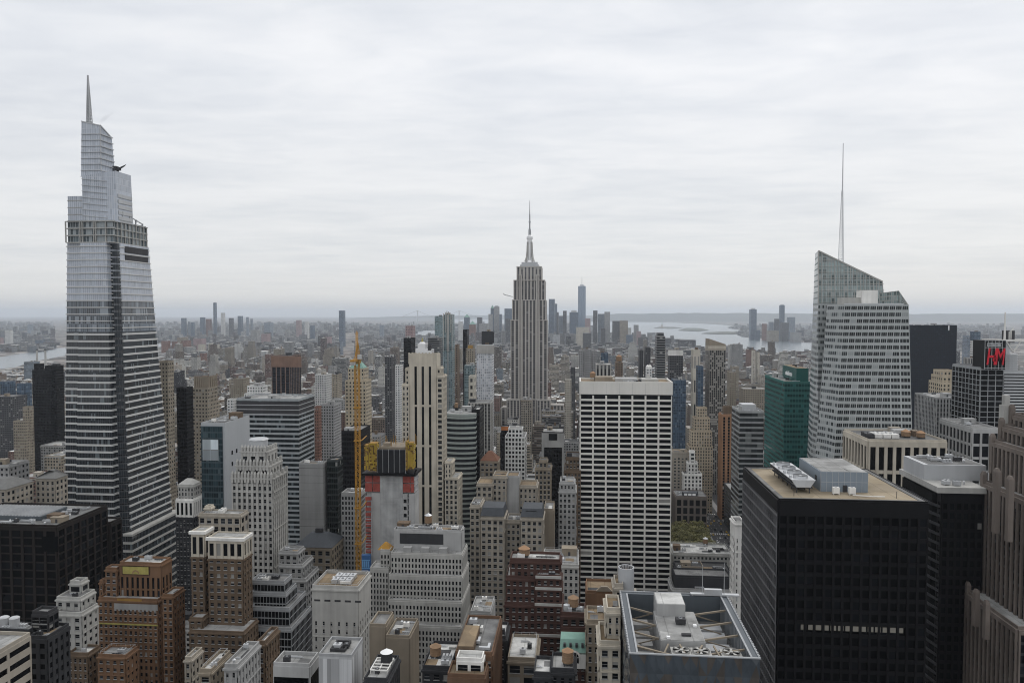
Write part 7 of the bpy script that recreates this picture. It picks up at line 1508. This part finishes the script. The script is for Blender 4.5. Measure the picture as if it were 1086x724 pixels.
def airliner():
    Y = 5000.0; x, z = at(539, 313.6, Y); s = 34.0; t = thing('airliner', 'small dark airliner silhouette crossing low beside the deco skyscraper', 'airplane', (x, Y, z))
    d = Vector((.93, .28, -.20)).normalized(); sd = Vector((-.28, .95, 0)).normalized(); c = Vector((x, Y, z)); P = lambda a, q, h=0: c + d * a + sd * q + Vector((0, 0, h))
    b = MB(); b.beam(P(-s * .7, 0, 1.5), P(s * .75, 0), 3.6); b.beam(P(s * .75, 0), P(s, 0, -.6), 3.6, 1.2); b.beam(P(-s, 0, 2.6), P(-s * .7, 0, 1.5), 1.2, 3.6); b.build('fuselage', W['char'], t)
    def slab(a, bq, c1, d1, th): b = MB(); lo = [tuple(p - Vector((0, 0, th))) for p in (a, bq, c1, d1)]; hi = [tuple(p) for p in (a, bq, c1, d1)]; b.quad(hi); b.quad(lo[::-1]); [b.quad([lo[i], lo[(i + 1) % 4], hi[(i + 1) % 4], hi[i]]) for i in range(4)]; return b
    for q in (-1, 1): slab(P(8, 0), P(-4, 0), P(-14, q * 30, 2), P(-10, q * 30, 2), .9).build('wing', W['char'], t); slab(P(-s * .8, 0, 2), P(-s * .95, 0, 2), P(-s, q * 11, 2.6), P(-s * .92, q * 11, 2.6), .6).build('tailplane', W['char'], t)
    b = MB(); b.beam(P(-s * .86, 0, 2.5), P(-s * .98, 0, 11), 4, 2.2); b.build('tail_fin', W['char'], t)
airliner()
# ------------------------------------------------------------------ park trees and cars on the avenue
def trees():
    r = random.Random(11); lf = []
    for k, c in enumerate(((.125, .118, .042), (.095, .098, .036), (.15, .136, .055))): lf.append(stone('young_leaves_%d' % k if False else ('young_leaves', 'deep_leaves', 'yellow_leaves')[k], c, .7, .25, .4))
    protos = []
    for v in range(4):
        b = MB(); H0 = r.uniform(12, 15)
        for _ in range(900):
            while True:
                p = Vector((r.uniform(-1, 1), r.uniform(-1, 1), r.uniform(-1, 1)))
                if .25 < p.length < 1: break
            wob = 1 + .35 * math.sin(p.x * 4 + v) * math.cos(p.y * 5 + v * 2)
            q = Vector((p.x * 4.6 * wob, p.y * 4.6 * wob, H0 * .62 + p.z * H0 * .36)); s = r.uniform(.35, .75); a = Vector((r.uniform(-1, 1), r.uniform(-1, 1), r.uniform(-.6, .6))).normalized(); e = a.cross(Vector((r.uniform(-1, 1), r.uniform(-1, 1), 1))).normalized()
            b.quad([tuple(q - a * s), tuple(q - e * s * .7), tuple(q + a * s), tuple(q + e * s * .7)], None, r.choice((0, 0, 1, 2)))
        crown = b.mesh('crown', lf)
        b = MB(); b.cyl(0, 0, 0, H0 * .45, .32, .2, 8)
        for k in range(6): a = k * 1.05; b.beam((0, 0, H0 * (.3 + .02 * k)), (2.6 * math.cos(a), 2.6 * math.sin(a), H0 * (.55 + .04 * k)), .22, .08)
        protos.append((crown, b.mesh('trunk', W['brown'])))
    n = 0
    for row in range(10):
        for col in range(7):
            Y = 696 + row * 12.2 + r.uniform(-2, 2); x = at(717 + col * 6.4 + r.uniform(-1.5, 1.5), 570, Y)[0]
            if x > AX0 - 9: continue
            t = thing('park_tree', 'young yellow-green leafed tree in the small park beside the avenue', 'tree', (x, Y, 0), 'trees in the small park'); c, tr = protos[n % 4]; n += 1; sc = r.uniform(1.05, 1.45)
            for nm, me in (('crown', c), ('trunk', tr)): o = bpy.data.objects.new(nm, me); C.objects.link(o); o.parent = t
            t.scale = (sc, sc, sc); t.rotation_euler = (0, 0, r.uniform(0, 6.28))
    FOOT.append((at(712, 570, 700)[0] - 8, AX1 + 7, 594, 822))
    b = MB(); b.box(at(714, 570, 700)[0], AX0 - 7, 686, 820, .2, .25, sides='t'); struct('park_lawn', b, stone('lawn_grass', (.06, .075, .025), amt=.4))
trees()
def cars():
    r = random.Random(21); cm = {'white': stone('white_car_paint', (.7, .7, .7), .3, .02, spec=.5), 'yellow': stone('yellow_cab_paint', (.65, .40, .02), .3, .02, spec=.5), 'black': stone('black_car_paint', (.02, .02, .022), .25, .02, spec=.5), 'silver': stone('silver_car_paint', (.42, .43, .44), .3, .02, spec=.5)}
    P = {}
    for k, m in cm.items():
        b = MB(); b.loft(poly_rect(-.9, .9, -2.3, 2.3), poly_rect(-.88, .88, -2.25, 2.25), .35, .85); body = b.mesh('body', m)
        b = MB(); b.loft(poly_rect(-.85, .85, -1.5, 1.3), poly_rect(-.68, .68, -.9, .8), .85, 1.42); cab = b.mesh('cabin', G['dark'])
        b = MB(); b.box(-.66, .66, -.88, .78, 1.42, 1.46); rf = b.mesh('roof', m)
        b = MB(); n = 10
        b.loft([(0 + .33 * math.cos(2 * math.pi * i / n), .33 * math.sin(2 * math.pi * i / n)) for i in range(n)], [(.33 * math.cos(2 * math.pi * i / n), .33 * math.sin(2 * math.pi * i / n)) for i in range(n)], -.1, .1); wh = b.mesh('wheel', W['black'])
        P[k] = (body, cab, rf, wh)
    seen = []
    for q in range(26):
        Y = 640 + q * 11 + r.uniform(-3, 3)
        for lane in r.sample(range(4), r.choice((1, 2, 2))):
            x = AX0 + 2.75 + lane * 5.5; k = r.choice(('white', 'yellow', 'black', 'silver', 'white', 'yellow', 'black'))
            t = thing('car', {'white': 'white car driving on the avenue beside the park', 'yellow': 'yellow cab driving on the avenue beside the park', 'black': 'black car driving on the avenue beside the park', 'silver': 'silver car driving on the avenue beside the park'}[k], 'car', (x, Y, .02), k + ' cars on the avenue')
            for nm, me in zip(('body', 'cabin', 'roof'), P[k]): o = bpy.data.objects.new(nm, me); C.objects.link(o); o.parent = t
            for sx in (-.86, .86):
                for sy in (-1.45, 1.4): o = bpy.data.objects.new('wheel', P[k][3]); C.objects.link(o); o.parent = t; o.location = (sx, sy, .33); o.rotation_euler = (0, RAD(90), 0)
cars()
# ------------------------------------------------------------------ the city's other blocks: lots along the street grid
def pip(x, y, poly):
    c = False; n = len(poly)
    for i in range(n):
        (x0, y0), (x1, y1) = poly[i], poly[(i + 1) % n]
        if (y0 > y) != (y1 > y) and x < (x1 - x0) * (y - y0) / (y1 - y0) + x0: c = not c
    return c
TINTS = [('tan', (.255, .225, .18)), ('beige', (.33, .30, .255)), ('grey', (.25, .25, .245)), ('brown', (.15, .12, .098)), ('red brick', (.155, .095, .078)), ('pale', (.42, .41, .38)), ('white', (.56, .55, .53)), ('dark grey', (.10, .10, .105)), ('black', (.035, .035, .04)), ('blue-grey', (.16, .19, .22))]
RT = [(.24, .24, .235), (.14, .14, .14), (.5, .5, .49), (.62, .62, .60), (.07, .07, .07), (.30, .28, .25)]
FILLM = [facade('block_wall_a', None, None, (0.022, 0.022, 0.024), .46, .46, .16, tint=True), facade('block_wall_b', None, None, (0.020, 0.021, 0.022), .55, .56, .14, tint=True), facade('block_wall_c', None, None, (0.025, 0.026, 0.028), .98, .45, .2, tint=True)]
def gen():
    r = random.Random(42); out = []; frus = lambda x, y: abs(math.atan2(x, y) + YAW) < RAD(37.5) or y < 350
    foot = np.array(FOOT)
    def free(x0, x1, y0, y1):
        if ((foot[:, 0] < x1) & (foot[:, 1] > x0) & (foot[:, 2] < y1) & (foot[:, 3] > y0)).any(): return False
        for a0, a1 in ((AX0 - 6, AX1 + 6), (-182, -154), (-344, -316), (426, 454)):
            if x1 > a0 and x0 < a1 and y0 < 3200: return False
        return True
    def wet(x, y): return any(pip(x, y, p) for p in WATER)
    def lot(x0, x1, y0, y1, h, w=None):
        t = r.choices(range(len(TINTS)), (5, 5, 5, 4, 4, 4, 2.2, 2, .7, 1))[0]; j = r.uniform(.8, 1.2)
        g = min(.6, max(0, (y0 - 2500) / 4000)); mm = sum(TINTS[t][1]) / 3; dk = 1 - .3 * min(1, max(0, (y0 - 1500) / 3000)); c = tuple(min(.8, (v * (1 - g) + mm * g * q) * j * dk) for v, q in zip(TINTS[t][1], (.94, 1.0, 1.08)))  # far walls turned greyer, bluer and darker: haze painted into the tint
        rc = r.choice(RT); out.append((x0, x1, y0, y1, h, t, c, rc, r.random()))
    # near and middle Manhattan: 80 m street spacing, lots of 14-40 m
    for k in range(3, 62):
        yb = k * 80.0 + 10
        if yb < 250: continue
        for half in range(2):
            y0 = yb + half * 31; x = -.95 * yb - 60; xe = min(.85 * yb + 80, 1500 - max(0, yb - 3500) * .55)
            xs = max(x, -1700 - max(0, yb - 1200) * .35 if yb < 4200 else -2500); x = xs
            while x < xe:
                w_ = r.choice((14, 16, 20, 24, 30, 40)) if yb < 1800 else r.choice((16, 22, 28, 40))
                d = 28.5; x1 = x + w_ - .6; y1 = y0 + d
                if frus((x + x1) / 2, y0) and not wet((x + x1) / 2, y0) and free(x, x1, y0, y1) and not (280 * round((x + 10) / 280) - 8 < x < 280 * round((x + 10) / 280) + 8 and yb > 900):
                    if yb < 620: h = r.uniform(18, 52)
                    elif yb < 1500: h = r.choice((r.uniform(28, 60), r.uniform(35, 85), r.uniform(20, 40)))
                    elif yb < 3000: h = r.choice((r.uniform(16, 38), r.uniform(20, 60), r.uniform(14, 30), r.uniform(14, 26)))
                    else: h = r.choice((r.uniform(12, 28), r.uniform(12, 22), r.uniform(14, 26), r.uniform(20, 55)))
                    if 1000 < yb < 3500 and r.random() < .02: h = r.uniform(80, 125)
                    if x / yb < -.58 and yb > 2100: h = min(h, 19)
                    if x > AX0 - 40 and x < AX1 + 60 and yb < 1100: h = min(h, 34)
                    lot(x, x1, y0, y1, h)
                x += w_
    # beyond: coarser fabric on both sides of the rivers
    for _ in range(42000):
        y = 4900 + (14500 - 4900) * r.random() ** .72; x = r.uniform(-.86, .66) * y
        if not frus(x, y) or wet(x, y) or wet(x, y - 120): continue
        w_, d = r.choice((18, 22, 26, 34, 50, 70)), r.choice((18, 24, 32, 50)); h = r.choice((8, 10, 12, 14, 18, 22)) * r.uniform(.8, 1.3)
        if r.random() < .03: h = r.uniform(35, 75)
        if -.86 < x / y < -.3 and r.random() < .02: h = r.uniform(50, 90)
        if .02 < x / y < .45 and y > 7600: h *= .8
        if -.16 < x / y < .0 and 4900 < y < 6300: h = r.choice((h, r.uniform(30, 110)))
        if not free(x, x + w_, y, y + d): continue
        lot(x, x + w_, y, y + d, h)
    # left bank beyond the river, 1.7 - 4.9 km
    for _ in range(5200):
        y = r.uniform(2600, 4950); x = r.uniform(-.98, -.30) * y
        if x / y < -.56 and y < 4300: continue
        if x > -1700 - (y - 1200) * .35 or not frus(x, y) or wet(x, y) or wet(x, y - 100): continue
        w_, d = r.choice((20, 26, 34, 50)), r.choice((20, 26, 34)); 
        if not free(x, x + w_, y, y + d): continue
        lot(x, x + w_, y, y + d, r.choice((10, 13, 16, 22, 30)) * r.uniform(.8, 1.3))
    return out
LOTS = gen()
def visible_sizes(lots):
    """front-to-back coverage test in the photo frame; pixels each lot shows"""
    occ = np.zeros((724, 1086), bool); items = []
    for o in C.objects:
        if o.type == 'MESH' and o.name.split('.')[0] not in ('haze', 'ground', 'crown', 'trunk', 'window', 'steam_plume') and o.get('kind') != 'structure' and len(o.data.vertices) and o.parent is not None:
            m = o.matrix_world; bb = o.bound_box; lw = WL.get(o.name)
            if lw is None: continue
            xs = [b[0] + lw[0] for b in bb]; ys = [b[1] + lw[1] for b in bb]; zs = [b[2] + lw[2] for b in bb]
            items.append((min(ys), -1, min(xs), max(xs), min(ys), max(ys), min(zs), max(zs)))
    for i, L_ in enumerate(lots): items.append((L_[2], i, L_[0], L_[1], L_[2], L_[3], 0, L_[4]))
    items.sort(key=lambda q: q[0]); vis = np.zeros(len(lots), int)
    for (_, i, x0, x1, y0, y1, z0, z1) in items:
        if y0 < 5: continue
        for (a, b_, c, d) in (((x0, y0, z1), (x1, y0, z1), (x0, y0, z0), 0), ((x0, y0, z1), (x1, y1, z1), (x0, y1, z1), 1)):
            if d == 0: p, q, s = project(*a), project(*b_), project(*c); r0, r1, c0, c1 = p[1], s[1], p[0], q[0]
            else: p, q, s = project(x0, y0, z1), project(x1, y1, z1), project(x1, y0, z1); r0, r1, c0, c1 = min(p[1], q[1]), max(p[1], q[1]), max(p[0], project(x0, y1, z1)[0]), min(s[0], q[0])
            r0, r1, c0, c1 = max(0, round(r0)), min(724, round(r1)), max(0, round(c0)), min(1086, round(c1))
            if r1 <= r0 or c1 <= c0: continue
            w_ = occ[r0:r1, c0:c1]
            if i >= 0: vis[i] += (~w_).sum()
            w_[...] = True
    return vis
VIS = visible_sizes(LOTS)
N_NAMED = sum(1 for o in C.objects if o.parent is None and o.get('category') in ('building', 'tower', 'skyscraper'))
N_SINGLE = max(0, 298 - N_NAMED)
order = np.argsort(-VIS); SINGLE = [int(i) for i in order[:N_SINGLE] if VIS[i] > 0]
print('named', N_NAMED, 'lots', len(LOTS), 'single', len(SINGLE), 'least px', VIS[SINGLE[-1]] if SINGLE else 0)
def lot_mesh(idx):
    """all the other blocks of the low city in one mesh"""
    V, Fc, UV, COL, MI = [], [], [], [], []
    for i in idx:
        x0, x1, y0, y1, h, t, c, rc, rnd = LOTS[i]
        parts = [(x0, x1, y0, y1, 0, h)]
        if y0 < 3500:
            w_, d = x1 - x0, y1 - y0; bx = x0 + w_ * (.2 + .4 * rnd); parts.append((bx, bx + w_ * .28, y0 + d * .3, y0 + d * .62, h, h + 3.2))
            if rnd > .55 and w_ > 18: parts[0] = (x0, x1, y0, y1, 0, h * .8); parts.append((x0 + w_ * .12, x1 - w_ * .12, y0 + 3, y1 - 2, h * .8, h))
            if rnd < .4: parts.append((x0 + w_ * .7, x0 + w_ * .7 + 3.2, y0 + d * .6, y0 + d * .6 + 3.2, h, h + 5.5))
        for q, (a, b_, e, f, z0, z1) in enumerate(parts):
            n = len(V); V += [(a, e, z0), (b_, e, z0), (b_, f, z0), (a, f, z0), (a, e, z1), (b_, e, z1), (b_, f, z1), (a, f, z1)]
            far = 1 if y0 < 3500 else 1.6
            nb, nd, nf = max(1, round((b_ - a) / (3.4 * far))), max(1, round((f - e) / (3.4 * far))), max(1, round((z1 - z0) / (3.5 * far)))
            col = c if q == 0 or z1 - z0 > 8 else ((.16, .11, .07) if z1 - z0 > 5 else tuple(.7 * v for v in rc))
            for (k, m) in (((0, 1, 5, 4), nb), ((1, 2, 6, 5), nd), ((2, 3, 7, 6), nb), ((3, 0, 4, 7), nd)):
                Fc.append(tuple(n + z for z in k)); COL += [(*col, 1)] * 4; UV += [(0, 0), (m, 0), (m, nf), (0, nf)] if z1 - z0 > 7 else [(-1, -1)] * 4; MI.append(i % 3)
            Fc.append((n + 4, n + 5, n + 6, n + 7)); COL += [(*rc, 1)] * 4; UV += [(-1, -1)] * 4; MI.append(i % 3)
    me = bpy.data.meshes.new('low_city_blocks'); me.from_pydata(V, [], Fc)
    me.uv_layers.new(name='UVMap').data.foreach_set('uv', np.array(UV, np.float32).ravel())
    me.attributes.new('tint', 'FLOAT_COLOR', 'CORNER').data.foreach_set('color', np.array(COL, np.float32).ravel())
    for m in FILLM: me.materials.append(m)
    me.polygons.foreach_set('material_index', MI); me.update()
    o = bpy.data.objects.new('low_city_blocks', me); C.objects.link(o); o['kind'] = 'stuff'; o['label'] = 'countless low blocks spreading to the horizon on both sides of the rivers'
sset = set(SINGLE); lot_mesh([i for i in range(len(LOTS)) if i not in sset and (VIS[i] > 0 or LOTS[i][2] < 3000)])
def tinted(mb, name, mat, root, col):
    o = mb.build(name, mat, root); me = o.data; a = me.attributes.new('tint', 'FLOAT_COLOR', 'CORNER'); a.data.foreach_set('color', np.array([(*col, 1)] * len(a.data), np.float32).ravel()); return o
def singles():
    info = []
    for i in SINGLE:
        x0, x1, y0, y1, h, t, c, rc, rnd = LOTS[i]; q = project((x0 + x1) / 2, y0, h)
        best = min(MARK, key=lambda m: (m[1] - q[0]) ** 2 + (m[2] - q[1]) ** 2 * 1.0)
        dx, dy = q[0] - best[1], q[1] - best[2]
        rel = ('right of' if dx > 0 else 'left of') if abs(dx) > abs(dy) * .8 else ('below' if dy > 0 else 'above')
        kind = 'slab' if h > 75 else 'mid-rise block' if h > 42 else 'low block'
        rf = 'white' if rc[0] > .45 else 'black' if rc[0] < .1 else 'dark grey' if rc[0] < .2 else 'grey'
        info.append([i, q, TINTS[t][0], kind, rf, rel, best[0]])
    groups = {}
    for e in info: groups.setdefault((e[2], e[3], e[4], e[5], e[6]), []).append(e)
    ordn = ['first', 'second', 'third', 'fourth', 'fifth', 'sixth', 'seventh', 'eighth', 'ninth', 'tenth', 'eleventh', 'twelfth']
    lab = {}
    for k, es in groups.items():
        es.sort(key=lambda e: (e[1][0] - next(m[1] for m in MARK if m[0] == k[4])) ** 2 + (e[1][1] - next(m[2] for m in MARK if m[0] == k[4])) ** 2)
        for n, e in enumerate(es):
            s = f'{k[0]} {k[1]} with {k[2]} roof {k[3]} {k[4]}'
            if len(es) > 1: s = f'{ordn[min(n, 11)]} nearest {s}'
            lab[e[0]] = s
    for i in SINGLE:
        x0, x1, y0, y1, h, t, c, rc, rnd = LOTS[i]; r = random.Random(i); w_, d = x1 - x0, y1 - y0
        root = thing('city_block', lab[i], 'building', ((x0 + x1) / 2, y0, 0), 'ordinary blocks of the city grid'); m = FILLM[i % 3]
        rm = RF['white' if rc[0] > .55 else 'pale' if rc[0] > .4 else 'black' if rc[0] < .1 else 'grey']
        tiers = [(x0, x1, y0, y1, 0, h)]
        if rnd > .55 and w_ > 18: tiers = [(x0, x1, y0, y1, 0, h * .8), (x0 + w_ * .12, x1 - w_ * .12, y0 + 3, y1 - 2, h * .8, h)]
        b = MB(); rb = MB()
        for q in tiers:
            b.box(*q, 3.3, 3.5)
            for e in ((q[0], q[1], q[2], q[2] + .4), (q[0], q[1], q[3] - .4, q[3]), (q[0], q[0] + .4, q[2] + .4, q[3] - .4), (q[1] - .4, q[1], q[2] + .4, q[3] - .4)): b.box(*e, q[5] - .01, q[5] + 1, sides='fblrt')
            rb.box(q[0] + .4, q[1] - .4, q[2] + .4, q[3] - .4, q[5] + .02, q[5] + .1)
        cb = MB(); q = tiers[-1]; cb.box(q[0] - .5, q[1] + .5, q[2] - .6, q[2] - .02, q[5] - 1.2, q[5] - .3); 
        tinted(b, 'wall', m, root, c); rb.build('roof', rm, root)
        if y0 < 2200: cb.build('cornice', W[r.choice(['pale', 'tan', 'grey', 'beige'])], root)
        roof_things(root, (q[0], q[1], q[2], q[3], q[5] + .1), 5 if y0 < 900 else 3 if y0 < 2000 else 1, r, None if y0 < 2000 else ['bulkhead'])
singles()
